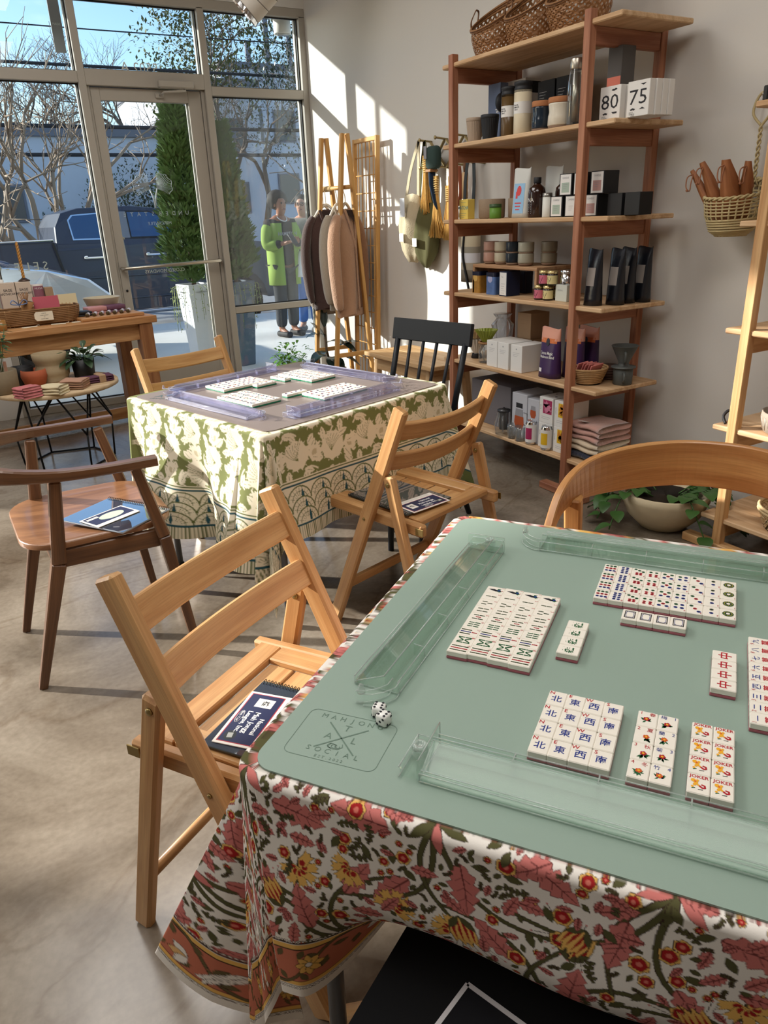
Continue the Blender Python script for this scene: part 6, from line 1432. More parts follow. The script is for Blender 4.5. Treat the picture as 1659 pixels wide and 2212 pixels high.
jam(2.47, 2.768, z, 'pink labelled honey jar, bottom of its stack', M_PNKL); jam(2.475, 2.712, z, 'lemon labelled honey jar, bottom of its stack', M_LEML); jam(2.53, 2.70, z, 'lemon labelled honey jar set back behind the stacks', M_LEML); jam(2.472, 2.740, z+.0675, 'pink labelled honey jar, top of its stack', M_PNKL); jam(2.478, 2.690, z+.0675, 'lemon labelled honey jar, top of its stack', M_LEML)
carton('soap_box', 'pale green white carton under the silver tin', 'box', 2.48, 2.632, z, .07, .075, .074, mat('pale_mint_card', (206, 210, 200), .6), lambda q: q.text('SERENE', .007, (-.006, .012, 0)), M_GTXT)
t = item('silver_tin', 'round silver tin on the pale green carton', 'tin', 2.515, 2.63, z+.0745); q = MB(); q.lathe([(.033, 0), (.034, .002), (.034, .05)], (0, 0, 0), 30); obj('body', q, M_CHR, t); q = MB(); q.lathe([(.0345, .05), (.035, .052), (.035, .063), (0, .064)], (0, 0, 0), 30); obj('lid', q, M_CHR, t)
M_FOIL = mat('black_foil', (24, 26, 34), .28, .2, .6, bump=.5, bscale=25)
for x, y, lab in ((2.475, 2.425, 'black coffee bag nearest the front post'), (2.555, 2.372, 'black coffee bag second from the post'), (2.635, 2.385, 'black coffee bag third from the post'), (2.705, 2.36, 'black coffee bag nearest the wall')): pouch('coffee_bag', lab, x, y, z, .082, .232, .062, M_FOIL, [('label', mat('taupe_label', (150, 142, 136), .6), lambda q: grid_patch(q, 0, .12, .045, .075, 4))], 'black foil coffee bags')
# ---------------- fifth board
z = SZ[4]
def fluted(nm, label, x, y, zz, r0, r1, h, m, n=20, cat='dripper', grp=None):
    t = item(nm, label, cat, x, y, zz, grp); q = MB(); q.lathe([(r0, 0), (r1*.98, h*.97), (r1, h), (r1*.95, h), (r0*.8, .004)], (0, 0, 0), n*4, smooth=False, wob=lambda a, zv: 1+.075*(zv/h)*math.cos(n*a)); obj('cone', q, m, t); return t
W_RING = wood('ring_wood', (176, 130, 84), (146, 100, 60), .5)
t = fluted('dripper_cone', 'white fluted dripper hanging in a glass server at the window end of the fifth shelf', 2.52, 3.315, z+.025, .018, .063, .085, mat('white_porcelain', (214, 208, 198), .3)); q = MB(); q.lathe([(.03, -.024), (.032, -.022), (.026, .0)], (0, 0, 0), 24, cap=False); obj('foot_ring', q, mat('black_wire', (24, 24, 26), .4), t)
t = fluted('paper_filter', 'stack of brown paper filters in the white dripper', 2.52, 3.315, z+.112, .05, .062, .036, mat('filter_paper', (182, 150, 106), .8), cat='filter')
M_GLS = clear('server_glass', (240, 243, 244), 1.8, .02, haze=.05)
t = item('glass_server', 'clear glass coffee server under the green dripper', 'jug', 2.475, 3.175, z); q = MB(); q.lathe([(.036, .001), (.040, .006), (.040, .06), (.030, .088), (.034, .10)], (0, 0, 0), 28, cap=False); q.lathe([(0, .002), (.036, .002)], (0, 0, 0), 28); obj('body', q, M_GLS, t); q = MB(); q.tube(smooth_path([(-.03, -.026, .085), (-.05, -.045, .07), (-.045, -.04, .03), (-.032, -.028, .02)], 4), .004, 6); obj('handle', q, M_GLS, t)
q = MB(); t = item('dripper_ring', 'round wooden ring holding the green dripper', 'ring', 2.475, 3.175, z+.1005); q.lathe([(.033, 0), (.042, 0), (.042, .010), (.033, .010)], (0, 0, 0), 30, cap=False); obj('ring', q, W_RING, t)
fluted('dripper_cone', 'olive green fluted dripper on the wooden ring', 2.475, 3.175, z+.111, .022, .058, .062, mat('olive_glaze', (148, 158, 62), .3))
t = item('cello_bag', 'crinkled clear bag behind the green dripper', 'bag', 2.62, 3.22, z); q = MB(); rg = random.Random(4); q.lathe([(.05, 0), (.058, .05), (.05, .12), (.058, .18), (.03, .215), (.05, .24)], (0, 0, 0), 18, smooth=False, wob=lambda a, zv: 1+.14*math.sin(a*7+zv*60)); obj('film', q, clear('cellophane', (240, 244, 250), 3.0, .08, haze=.10), t)
for k, lab in ((0, 'kraft carton at the bottom of the pair behind the white boxes'), (1, 'kraft carton on top of the pair behind the white boxes')): carton('kraft_carton', lab, 'box', 2.60, 3.02, z+(.1305+.0005)*k, .125, .105, .130, M_KRAFT, lambda q: lines(q, 0, .03, .06, 2, .02, th=.0008), mat('kraft_print', (146, 116, 88), .8), 'kraft cartons')
for y, lab in ((3.062, 'white carton nearest the window of three in a row'), (2.972, 'white carton in the middle of three in a row'), (2.868, 'white carton nearest the purple pouch of three in a row')): carton('dripper_carton', lab, 'box', 2.425, y, z, .155, .086, .134, M_WHT, lambda q: (lines(q, 0, .028, .05, 3, .008, th=.001), q.flat([(.004*math.cos(a), .047+.004*math.sin(a)) for a in np.linspace(0, 6.28, 9)[:-1]]))[0], M_GTXT, 'white dripper cartons')
M_PUR = mat('purple_foil', (62, 36, 84), .35, spec=.5); M_PEACH = mat('peach_foil', (222, 158, 134), .4); M_SUN = mat('orange_print', (216, 120, 66), .5)
def cocoa(x, y, lab, full):
    d = [('lettering', M_WHT, lambda q: [q.text('Cocoa Magic', .0135, (-.002, .118, .0006), None, 0, bold=.02, sx=.8), q.text('Mushroom Blend', .0125, (.002, .100, .0006), None, 0, bold=.02, sx=.72), grid_patch(q, -.034, .036, .022, .018, 2, .0006)])] if full else []
    pouch('cocoa_pouch', lab, x, y, z, .128, .235, .07, M_PUR, [('sunset_band', M_SUN, lambda q: grid_patch(q, 0, .176, .106, .022, 6)), ('round_emblem', mat('dark_emblem', (50, 48, 56), .5), lambda q: q.flat([(.012*math.cos(a), .170+.018*math.sin(a)) for a in np.linspace(0, 6.28, 15)[:-1]], .0012))]+d, 'purple cocoa pouches', M_PEACH)
cocoa(2.475, 2.675, 'purple pouch with peach top and white lettering, frontmost', True); cocoa(2.555, 2.60, 'purple pouch with peach top second in the row', False); cocoa(2.63, 2.585, 'purple pouch with peach top rearmost by the front post', False)
M_SEAG = mat('seagrass', (176, 142, 100), .8, var=.25, vscale=60); M_SEAGD = mat('seagrass_dark', (136, 100, 64), .8, var=.25, vscale=60)
def coil_basket(t, prof, turns, r, m, n=36, sq=1.0):
    q = MB(); pts = []
    for k in range(turns*n+1):
        u = k/(turns*n); rr = float(np.interp(u, np.linspace(0, 1, len(prof)), [p[0] for p in prof])); zz = float(np.interp(u, np.linspace(0, 1, len(prof)), [p[1] for p in prof])); a = 2*math.pi*k/n; pts.append((rr*math.cos(a)*(1+.010*(k % 2)), rr*math.sin(a)*sq*(1+.010*(k % 2)), zz))
    q.tube(pts, r, 5); o = obj('coils', q, m, t); return o
t = item('packet_basket', 'small seagrass basket of pink packets behind the front post', 'basket', 2.515, 2.462, z); coil_basket(t, [(.055, .005), (.07, .04), (.085, .075)], 8, .0055, M_SEAG); q = MB(); q.lathe([(0, .002), (.056, .002)], (0, 0, 0), 20); obj('base', q, M_SEAGD, t)
M_PKT = mat('pink_packet', (212, 130, 124), .6)
for k in range(7):
    tt = thing('tea_packet', 'pink paper packet, %s from the window in the small basket' % ORD[k], 'packet', (2.515+.012*((k % 3)-1), 2.502-.0135*k, z+.05), 0, 'pink packets in the small basket'); tt.rotation_euler = (math.radians(24), math.radians(-4+3*(k % 3)), .1*(k % 2)); q = MB(); q.cbox((0, 0, .022), (.062, .006, .055), .001); obj('packet', q, M_PKT, tt)
for k in range(5): pot('coaster', 'dark wooden coaster, %s from the bottom of the stack behind the basket' % ORD[k], 'coaster', 2.665, 2.475+.002*(k % 2), z+.0125*k, [(.046, 0), (.048, .002), (.048, .010), (.046, .012), (0, .012)], mat('dark_coaster', (84, 56, 46), .6), 'stack of dark coasters')
M_SLATE = mat('slate_stoneware', (84, 88, 86), .45)
t = pot('coffee_mug', 'slate grey mug with a dripper on top near the camera end', 'mug', 2.62, 2.352, z, [(.040, 0), (.043, .003), (.044, .072), (.042, .074), (.040, .072), (.038, .006), (0, .006)], M_SLATE); q = MB(); q.tube(smooth_path([(-.03, -.032, .058), (-.045, -.05, .055), (-.047, -.052, .03), (-.031, -.032, .018)], 4), .0055, 8); obj('handle', q, M_SLATE, t)
t = item('dripper_cone', 'slate grey smooth dripper standing on the grey mug', 'dripper', 2.62, 2.352, z+.0745); q = MB(); q.lathe([(.03, 0), (.054, .001), (.055, .006), (.026, .010), (.022, .022), (.058, .098), (.060, .10), (.056, .10), (.018, .022)], (0, 0, 0), 32); obj('cone', q, M_SLATE, t); q = MB(); q.tube(smooth_path([(-.028, -.030, .075), (-.042, -.046, .072), (-.04, -.044, .04), (-.02, -.022, .025)], 4), .0055, 8); obj('handle', q, M_SLATE, t)
# ---------------- bottom board
z = SZ[5]
carton('grey_carton', 'large grey purple carton at the window end of the bottom shelf', 'box', 2.50, 3.16, z, .27, .34, .235, M_GRYC, grp=None)
M_CW = mat('cool_white_card', (196, 198, 206), .5); M_TEA = mat('tea_print', (176, 84, 48), .4)
def glass_print(q, k, s=1.0): 
    q.flat([(s*x, s*y) for x, y in ((-.022, .03), (-.03, -.03), (-.018, -.055), (.018, -.055), (.03, -.03), (.022, .03))], 0.0, mi=0); q.flat([(s*x, s*y) for x, y in ((-.027, -.0), (-.03, -.03), (-.018, -.055), (.018, -.055), (.03, -.03), (.027, 0))], .0003, mi=1)
    if k: rect(q, 0, .045*s, .04*s, .02*s, 2, .0004); q.tube([(s*.028, s*.02, .0004), (s*.05, s*.02, .0004), (s*.05, -s*.03, .0004), (s*.03, -s*.03, .0004)], .0014, 4, mi=2)
    return q
carton('teapot_carton', 'white carton with a printed glass teapot on the bottom shelf', 'box', 2.45, 2.86, z, .17, .115, .235, M_CW, lambda q: glass_print(q, 1, 1.25), [M_GTXT, M_TEA, M_TXT])
for k in (0, 1): carton('cup_carton', 'white carton with a printed glass of tea, %s of two' % ('bottom', 'top')[k], 'box', 2.45, 2.755, z+.1125*k, .15, .085, .112, M_CW, lambda q: glass_print(q, 0, .72), [M_GTXT, M_TEA, M_TXT], 'glass of tea cartons')
def flower_carton(y, k, col, mcol, lab):
    def f(q): rect(q, .010, .018, .062, .068, 0); q.text('ROSE' if col == 'magenta' else 'LEMON', .007, (-.037, .012, 0), rz(H), 1); lines(q, .0, -.033, .06, 2, .009, 1, 0.0); return q
    t = carton('tonic_carton', lab, 'box', 2.44, y, z+.1275*k, .13, .095, .127, M_WHT, f, [mcol, M_GTXT], 'flower printed tonic cartons')
    q = MB(); rg = random.Random(k+len(col))
    for j in range(7): a = rg.random()*6; q.flat([(.01+rg.uniform(-.022, .022)+.009*math.cos(b)*(1+.5*math.cos(3*b+a)), .018+rg.uniform(-.024, .024)+.009*math.sin(b)) for b in np.linspace(0, 6.28, 11)[:-1]], .0003+.0001*j)
    q.v = [tuple(RF@Vector(v)+Vector((-.0006, 0, .0635))) for v in q.v]; obj('petal_print', q, mat('pale_magenta', (214, 130, 160), .5) if col == 'magenta' else mat('amber_print', (204, 130, 40), .5), t)
    if k: 
        q = MB()
        for s in (-1, 1): q.flat([(.065+s*.02+.008*math.cos(b), s*.02+.005*math.sin(b), ) for b in np.linspace(0, 6.28, 9)[:-1]], .1275)
        obj('top_mark', q, M_TXT, t)
M_MAG = mat('magenta_print', (168, 44, 92), .5); M_YELP = mat('yellow_print', (226, 182, 40), .5)
for k in (0, 1): flower_carton(2.652, k, 'magenta', M_MAG, 'white carton with magenta flower panel, %s of two' % ('bottom', 'top')[k]); flower_carton(2.545, k, 'yellow', M_YELP, 'white carton with yellow flower panel, %s of two' % ('bottom', 'top')[k])
def can(x, y, m, lab):
    t = item('drink_can', lab, 'can', x, y, z, 'slim drink cans'); r = .029; q = MB(); q.lathe([(r*.8, 0), (r*.95, .006), (r, .012), (r, .105), (r*.86, .117), (r*.84, .122), (r*.8, .121), (r*.78, .118), (0, .118)], (0, 0, 0), 28); obj('body', q, M_CHR, t); q = MB(); q.lathe([(r*1.006, .014), (r*1.006, .104)], (0, 0, 0), 28, cap=False); w = obj('paper_label', q, M_WHT, t); q = MB(); q.strip([[((r*1.014)*-math.cos(a), (r*1.014)*-math.sin(a), zz) for a in np.linspace(-.35, .95, 8)] for zz in (.03, .088)]); obj('colour_panel', q, m, w)
can(2.435, 2.747, M_MAG, 'slim silver can with a magenta label in front of the cartons'); can(2.43, 2.628, M_YELP, 'slim silver can with a yellow label in front of the cartons')
t = item('glass_teapot', 'clear glass teapot with an infuser on the bottom shelf', 'teapot', 2.435, 2.965, z); q = MB(); q.lathe([(.035, .002), (.045, .008), (.05, .06), (.035, .11), (.036, .125)], (0, 0, 0), 28, cap=False); obj('body', q, M_GLS, t); q = MB(); q.lathe([(.024, .03), (.026, .12), (.034, .126), (.034, .135), (.01, .14), (0, .15)], (0, 0, 0), 20); obj('infuser', q, mat('dark_steel', (70, 70, 72), .35, .7), t); q = MB(); q.tube(smooth_path([(-.03, -.03, .11), (-.055, -.058, .10), (-.05, -.055, .04), (-.034, -.034, .03)], 4), .0045, 8); obj('handle', q, M_GLS, t)
for y, x, lab in ((2.885, 2.43, 'double walled tea glass nearest the teapot'), (2.822, 2.428, 'double walled tea glass nearest the magenta can')): pot('tea_glass', lab, 'glass', x, y, z, [(.018, .001), (.026, .004), (.029, .05), (.028, .075), (.026, .075), (.024, .012), (0, .01)], M_GLS, 'double walled tea glasses')
M_FLC = {'rose': mat('rose_fleece', (190, 146, 134), .95, bump=.8, bscale=90, sheen=.4), 'cream': mat('cream_fleece', (210, 192, 166), .95, bump=.8, bscale=90, sheen=.4), 'navy': mat('navy_fleece', (36, 42, 60), .95, bump=.8, bscale=90, sheen=.4)}
def folded(nm, label, x, y, zz, w, d, h, m, layers=2, cat='blanket', grp=None, a=0.0, seed=1, col2=None):
    t = item(nm, label, cat, x, y, zz, grp, a); rg = random.Random(seed); lh = h/layers
    for k in range(layers):
        q = MB(); rows = []; ph = rg.random()*6
        for i in range(7):
            u = i/6; row = []
            for b in np.linspace(0, 2*math.pi, 21)[:-1]:
                c_, s_ = math.cos(b), math.sin(b); X = d/2*math.copysign(abs(c_)**.35, c_); Z = lh/2*math.copysign(abs(s_)**.7, s_); row.append((X*(1+.03*math.sin(ph+u*5)), (u-.5)*w*(1+.03*math.cos(b+ph)), lh*(k+.5)+Z*(1-.0*u)+.12*lh*math.sin(u*7+ph+X*30)))
            rows.append(row)
        q.strip(rows, closed=True); n = len(q.v); q.f.append(tuple(range(20))); q.m.append(0); q.s.append(True); q.f.append(tuple(range(n-20, n))[::-1]); q.m.append(0); q.s.append(True)
        obj('fold', q, (col2 if col2 and k % 2 else m), t)
    return t
folded('folded_throw', 'folded navy throw at the bottom of the pile by the front post', 2.55, 2.40, z, .19, .22, .035, M_FLC['navy'], 1, grp='folded throws', seed=1); folded('folded_throw', 'folded cream shaggy throw in the middle of the pile', 2.55, 2.40, z+.036, .185, .21, .055, M_FLC['cream'], 2, grp='folded throws', seed=2)
t = folded('folded_throw', 'folded rose throw with a white tag on top of the pile', 2.55, 2.40, z+.092, .185, .21, .08, M_FLC['rose'], 3, grp='folded throws', seed=3); q = MB(); q.cbox((-.07, .03, .084), (.06, .035, .0015), .0005, Matrix.Rotation(.3, 3, 'Y')); obj('tag', q, M_WHT, t)
# ---------------- right-hand unit
M_CARV = mat('carved_clay', (150, 138, 124), .8, var=.2, vscale=110)
t = item('patterned_bowl', 'grey brown bowl with a carved pattern on the right hand shelving', 'bowl', 2.575, 1.49, SZB[3]); q = MB(); q.lathe([(.09, 0), (.105, .006), (.118, .06), (.116, .078), (.110, .078), (.10, .01), (0, .008)], (0, 0, 0), 40); obj('body', q, M_CARV, t)
q = MB()
for k in range(20):
    a = k*math.pi/10
    for s in (-1, 1): q.tube([(.1075*math.cos(a), .1075*math.sin(a), .012), (.119*math.cos(a+s*.16), .119*math.sin(a+s*.16), .062)], .0018, 4)
obj('carved_line', q, mat('carved_line', (184, 174, 160), .8), t)
pot('clay_bowl', 'plain dark clay bowl set behind the patterned bowl', 'bowl', 2.70, 1.44, SZB[3], [(.07, 0), (.085, .004), (.095, .10), (.09, .10), (.08, .01), (0, .01)], mat('dark_clay', (96, 82, 72), .7))
t = item('cord_bundle', 'coil of dark cord hanging over the shelf end beside the bowl', 'cord', 2.48, 1.705, SZB[3]); q = MB(); q.tube(smooth_path([(0, 0, .006), (.01, .02, .03), (.03, .01, .05), (.04, -.02, .02), (.03, -.04, .006)], 5), .006, 6); obj('cord', q, M_CHAR2, t)
t = item('oval_basket', 'shallow bamboo basket of dark leaves on the lowest right hand board', 'basket', 2.60, 1.43, SZB[4]); pr = [(.115, .004), (.13, .04), (.14, .075)]; woven(t, pr, 40, .007, mat('pale_bamboo', (206, 180, 136), .6, var=.15, vscale=40), turns=.2, seg=8); q = MB(); q.lathe([(0, .002), (.116, .002)], (0, 0, 0), 24); obj('base', q, M_SEAG, t)
for k in range(2): q = MB(); q.tube([(.140*math.cos(a), .140*math.sin(a), .072+.012*k) for a in np.linspace(0, 6.283, 33)[:-1]], .007, 6, closed=True); obj('rim_band', q, mat('pale_bamboo', (0, 0, 0)), t)
t = item('leaf_bundle', 'dark green leaves lying in the shallow bamboo basket', 'leaves', 2.60, 1.43, SZB[4]+.04); q = MB(); rg = random.Random(8)
for k in range(26): 
    a = rg.random()*6.28; F = frame_of((math.cos(a), math.sin(a), .2)); p = Vector((rg.uniform(-.07, .07), rg.uniform(-.07, .07), .01+.02*rg.random())); L = .05; q.add([p+F@Vector(v) for v in ((0, 0, 0), (L*.5, .012, .004), (L, 0, 0), (L*.5, -.012, .004))], [(0, 1, 2, 3)])
obj('leaf_mass', q, mat('dark_leaf', (52, 60, 50), .5), t)['kind'] = 'stuff'
carton('pale_blue_carton', 'pale blue carton at the right edge on the middle right hand board', 'box', 2.60, 1.50, SZB[2], .12, .12, .12, mat('pale_blue_card', (190, 208, 212), .6), lambda q: lines(q, 0, .02, .07, 4, .014), M_GTXT)
t = item('fan_brush', 'black fan shaped hand brush standing on the top right hand board', 'brush', 2.55, 1.655, SZB[0]); q = MB(); q.tube([(0, 0, 0), (.0, -.004, .05)], .012, 8); obj('handle', q, M_BLKC, t)
q = MB()
for k in range(28): a = math.radians(-50+100*k/27); q.tube([(0, -.004, .045), (.012*math.sin(k), -.004-math.sin(a)*.10, .045+math.cos(a)*.10)], [.003, .0045], 4)
o = obj('bristles', q, M_BLKC, t); o['kind'] = 'stuff'
t = item('black_stand', 'small black upright clip at the end of the top right hand board', 'clip', 2.49, 1.73, SZB[0]); q = MB(); q.cbox((0, 0, .022), (.02, .018, .044), .003); obj('clip', q, M_BLKC, t)
# ================================================================ console and round table by the window
CR = .165; CO = (1.19, 4.945)
def cw(x, y): return (CO[0]+x*math.cos(CR)-y*math.sin(CR), CO[1]+x*math.sin(CR)+y*math.cos(CR))
W_CON = wood('console_pine', (206, 158, 108), (172, 120, 74), .5, .8, .3); W_CON2 = wood('console_leg', (166, 116, 76), (138, 90, 56), .5, 1, .3)
t = thing('console_table', 'pine console table with thick square legs in front of the left window', 'table', (*CO, 0), CR)
q = MB(); q.cbox((-.85, .25, .728), (1.70, .50, .044), .004); obj('tabletop', q, W_CON, t)
for y in (.05, .45): q = MB(); q.cbox((-.85, y, .655), (1.56, .024, .10), .002); obj('apron', q, W_CON, t)
for x in (-.075, -1.62):
    q = MB(); q.cbox((x, .25, .655), (.024, .32, .10), .002, grain=1); obj('apron', q, W_CON, t)
    for y in (.05, .45): q = MB(); q.cbox((x, y, .353), (.085, .085, .706), .004, grain=2); obj('leg', q, W_CON2, t)
    q = MB(); q.cbox((x, .25, .06), (.03, .32, .08), .003, grain=1); obj('low_rail', q, W_CON, t)
q = MB(); q.cbox((-.85, .45, .06), (1.46, .03, .08), .003); obj('low_rail', q, W_CON, t)
CZ = .7505
def rr_coil(t, w, d, prof, turns, r, m, nm='coils'):
    """coiled basket wall on a rounded rectangle; prof: (grow, z)"""
    P = rounded(w, d, min(w, d)*.32, 5, -w/2, -d/2); n = len(P); q = MB(); pts = []
    for k in range(turns*n+1):
        u = k/(turns*n); g = float(np.interp(u, np.linspace(0, 1, len(prof)), [p[0] for p in prof])); z = float(np.interp(u, np.linspace(0, 1, len(prof)), [p[1] for p in prof])); x, y = P[k % n]; g *= 1+.012*(k % 2); pts.append((x*g, y*g, z))
    q.tube(pts, r, 5); return obj(nm, q, m, t)
x, y = .50, 5.10
t = item('long_basket', 'long brown seagrass basket of gift things on the console table', 'basket', x, y, CZ, None, CR*.6); rr_coil(t, .48, .24, [(.94, .006), (1.0, .05), (1.02, .095)], 9, .0062, M_SEAGD); q = MB(); q.prism(rounded(.43, .2, .06, 4, -.215, -.10), .0, .006); obj('base', q, M_SEAGD, t)
q = MB(); P = rounded(.48, .24, .077, 5, -.24, -.12)
for k, (px, py) in enumerate(P): q.tube([(px*.95, py*.95, .004), (px*1.005, py*1.005, .05), (px*1.03, py*1.03, .098)], .004, 4)
obj('stake', q, M_SEAG, t)['kind'] = 'stuff'
tg = item('gift_tag', 'cream paper tag with small print hanging on the long basket', 'tag', .53, 4.955, CZ+.055, None, CR*.6); q = MB(); q.prism([(-.045, -.026), (.05, -.026), (.05, .026), (-.045, .026), (-.056, .012), (-.056, -.012)], -.001, .001, rot=RS); obj('tag', q, mat('cream_paper', (226, 218, 198), .7), tg); q = MB()
for k, s in enumerate(('STEP BY', 'CARE BASKET', 'IN', 'SHOP HERE')): q.text(s, .0055, (0, -.0014, .016-.0105*k), RS)
obj('lettering', q, M_TXT, tg)
def apoth(xc, lab):
    t = item('apothecary_box', lab, 'box', xc, 5.36, CZ, 'apothecary boxes'); q = MB(); q.cbox((0, 0, .117), (.088, .07, .235), .0015); obj('box', q, mat('oat_card', (208, 190, 172), .6), t)
    q = MB(); q.text('SAGE', .015, (.0, -.0355, .19), RS, 0, bold=.012); q.text('APOTHECARY', .013, (0, -.0355, .168), RS, 0, sx=.78, bold=.012); obj('lettering', q, M_TXT, t)
apoth(.39, 'oat coloured apothecary box at the left edge of view'); apoth(.482, 'oat coloured apothecary box beside the mauve candle jar')
t = item('twisted_candle', 'tall amber twisted beeswax candle in a dark holder on the boxes', 'candle', .50, 5.375, CZ+.2355)
q = MB(); rows = [[((.0085*(1-.75*max(0, (u-.93)/.07)))*(1+.22*math.cos(3*a))*math.cos(a+u*26), (.0085*(1-.75*max(0, (u-.93)/.07)))*(1+.22*math.cos(3*a))*math.sin(a+u*26), .012+.225*u) for a in np.linspace(0, 6.283, 19)[:-1]] for u in np.linspace(0, 1, 60)]; q.strip(rows, closed=True); obj('candle', q, mat('beeswax', (186, 132, 62), .5), t)
q = MB(); q.lathe([(.034, 0), (.036, .004), (.024, .012), (.012, .020), (.009, .021)], (0, 0, 0), 24); obj('holder', q, mat('dark_bronze', (78, 62, 54), .4, .5), t)
carton('kraft_box', 'small kraft box behind the mauve candle jar', 'box', .605, 5.38, CZ, .05, .055, .19, M_KRAFT)
t = item('jar_riser', 'low kraft box under the mauve candle jar', 'box', .565, 5.38, CZ); q = MB(); q.cbox((0, 0, .06), (.06, .06, .12), .001); obj('box', q, M_KRAFT, t)
t = item('candle_jar', 'glass candle jar with a mauve label on the console table', 'jar', .565, 5.38, CZ+.1205); q = MB(); q.lathe([(.037, 0), (.039, .003), (.039, .09), (.037, .092)], (0, 0, 0), 28); obj('wax', q, mat('cream_wax', (214, 204, 196), .4), t); q = MB(); q.strip([[(.0395*math.sin(a), -.0395*math.cos(a), zz) for a in np.linspace(-.7, 1.1, 10)] for zz in (.018, .082)]); l = obj('label', q, mat('mauve_label', (146, 92, 106), .6), t); q = MB(); q.text('MUGA', .011, (.005, -.0402, .068), RS); obj('lettering', q, M_WHT, l)
t = item('kraft_bouquet', 'kraft paper cone with a blue checked bow in the long basket', 'bouquet', .435, 5.10, CZ+.02); q = MB(); q.lathe([(.006, 0), (.042, .12), (.038, .12)], (0, 0, 0), 20, rot=Matrix.Rotation(math.radians(14), 3, 'Y'), cap=False); obj('paper_cone', q, mat('kraft_paper', (170, 122, 76), .8), t)
q = MB(); M_BOW = mat('blue_check_ribbon', (120, 140, 180), .7)
for s in (-1, 1): q.tube(smooth_path([(-.02, -.04, .10), (-.02+s*.03, -.05, .13), (-.02+s*.045, -.05, .11), (-.02, -.04, .10)], 4), .008, 6, flat=.35)
obj('bow', q, M_BOW, t); q = MB(); rg = random.Random(3)
for k in range(20): q.tube([(.02, 0, .08), (.02+rg.uniform(-.03, .03), rg.uniform(-.03, .03), .15+.02*rg.random())], .0015, 3)
obj('dried_stems', q, M_BAM, t)['kind'] = 'stuff'
def upcard(x, y, w, h, lab, m, z=CZ): t = item('greeting_card', lab, 'card', x, y, z, None, CR*.5); q = MB(); q.cbox((0, 0, h/2), (w, .004, h), .0005, Matrix.Rotation(-.18, 3, 'X')); obj('card', q, m, t); return t
M_CORAL = mat('coral_print', (222, 132, 104), .6)
t = upcard(.575, 5.12, .15, .155, 'pink and coral patterned card standing in the long basket', mat('rose_card', (188, 86, 100), .6)); q = MB()
for k, (cx, cz, r, mi) in enumerate(((0, .10, .042, 0), (0, .10, .028, 1), (-.045, .14, .014, 0), (.045, .14, .014, 0))): q.flat([(cx+r*math.cos(a), -.006-.0004*k+.0, cz+r*math.sin(a)) [::2] for a in np.linspace(0, 6.28, 19)[:-1]], 0.0, (0, -.006-.0006*k+cz*.18-.0, 0), RS, mi)
obj('flower_print', q, [M_CORAL, mat('sand_print', (216, 176, 128), .6)], t)
t = upcard(.715, 5.24, .12, .150, 'cream card with an orange round flower behind the basket', mat('cream_card', (214, 198, 158), .6)); q = MB()
for k, (r, mi) in enumerate(((.03, 0), (.012, 1))): q.flat([(.02+r*math.cos(a), .075+r*math.sin(a)) for a in np.linspace(0, 6.28, 19)[:-1]], 0, (0, .008-.0008*k, 0), RS, mi)
obj('flower_print', q, [M_SUN, M_NVY], t)
pot('cream_bowl', 'wide cream enamel bowl at the back of the console table', 'bowl', .945, 5.36, CZ, [(.075, 0), (.082, .004), (.118, .10), (.120, .103), (.112, .10), (.075, .01), (0, .008)], mat('cream_enamel', (196, 184, 158), .4))
def pouchflat(x, y, w, d, h, lab, m, n=1): 
    t = item('leather_pouch', lab, 'pouch', x, y, CZ, 'flat leather pouches', CR); 
    for k in range(n): q = MB(); q.rcube((0, 0, h/n*(k+.5)), (w, d, h/n), min(.008, h/n*.45), 2); obj('leather', q, m, t)
pouchflat(.755, 5.09, .12, .10, .05, 'stack of black leather pouches beside the basket', M_BLKC, 3); pouchflat(.865, 5.20, .125, .10, .062, 'dusty pink leather pouch behind the glass tubes', mat('pink_leather', (196, 140, 138), .5), 2); pouchflat(.985, 5.225, .13, .10, .062, 'plum leather pouch behind the glass tubes', mat('plum_leather', (104, 66, 88), .5), 2)
t = item('wooden_tray', 'pine tray on the console table holding glass tubes', 'tray', .915, 5.045, CZ, None, CR); q = MB(); q.cbox((0, 0, .010), (.40, .17, .020), .003); obj('tray', q, W_CON, t)
for k in range(7):
    x = .79+.043*k; t = item('glass_tube', 'small silver capped glass tube on the pine tray, %s from the left' % ORD[k], 'tube', x, 5.035+.007*k, CZ+.0205+.0115, 'glass tubes on the pine tray', CR-.5); R = Matrix.Rotation(H, 3, 'X'); q = MB(); q.lathe([(.0105, -.04), (.0112, -.038), (.0112, .03)], (0, 0, 0), 14, rot=R); obj('tube', q, mat('pearl_glass', (206, 200, 212), .25, spec=.6), t); q = MB(); q.lathe([(.0115, .03), (.0115, .044), (.009, .046), (0, .046)], (0, 0, 0), 14, rot=R); obj('cap', q, mat('dark_brass', (96, 84, 62), .35, .7), t)
for x, y, a, lab in ((.435, 4.93, .3, 'folded cream ribbon tag at the front of the console, left'), (.60, 4.955, -.2, 'cream paper tag lying at the front of the console, middle'), (.72, 4.965, .1, 'cream paper tag lying at the front of the console, right')):
    t = item('paper_tag', lab, 'tag', x, y-.0, CZ, 'paper tags on the console front', a); q = MB(); q.cbox((0, 0, .0015), (.085, .03, .003), .001); q.tube([(.04, 0, .004), (.06, .01, .008), (.055, -.012, .006)], .0015, 4); obj('tag', q, mat('cream_paper', (0, 0, 0)), t)
pot('votive_glass', 'small amber votive glass at the left end of the console', 'glass', .285, 4.90, CZ, [(.024, 0), (.028, .004), (.028, .06), (.025, .058), (.02, .01)], mat('amber_votive', (150, 106, 56), .2))
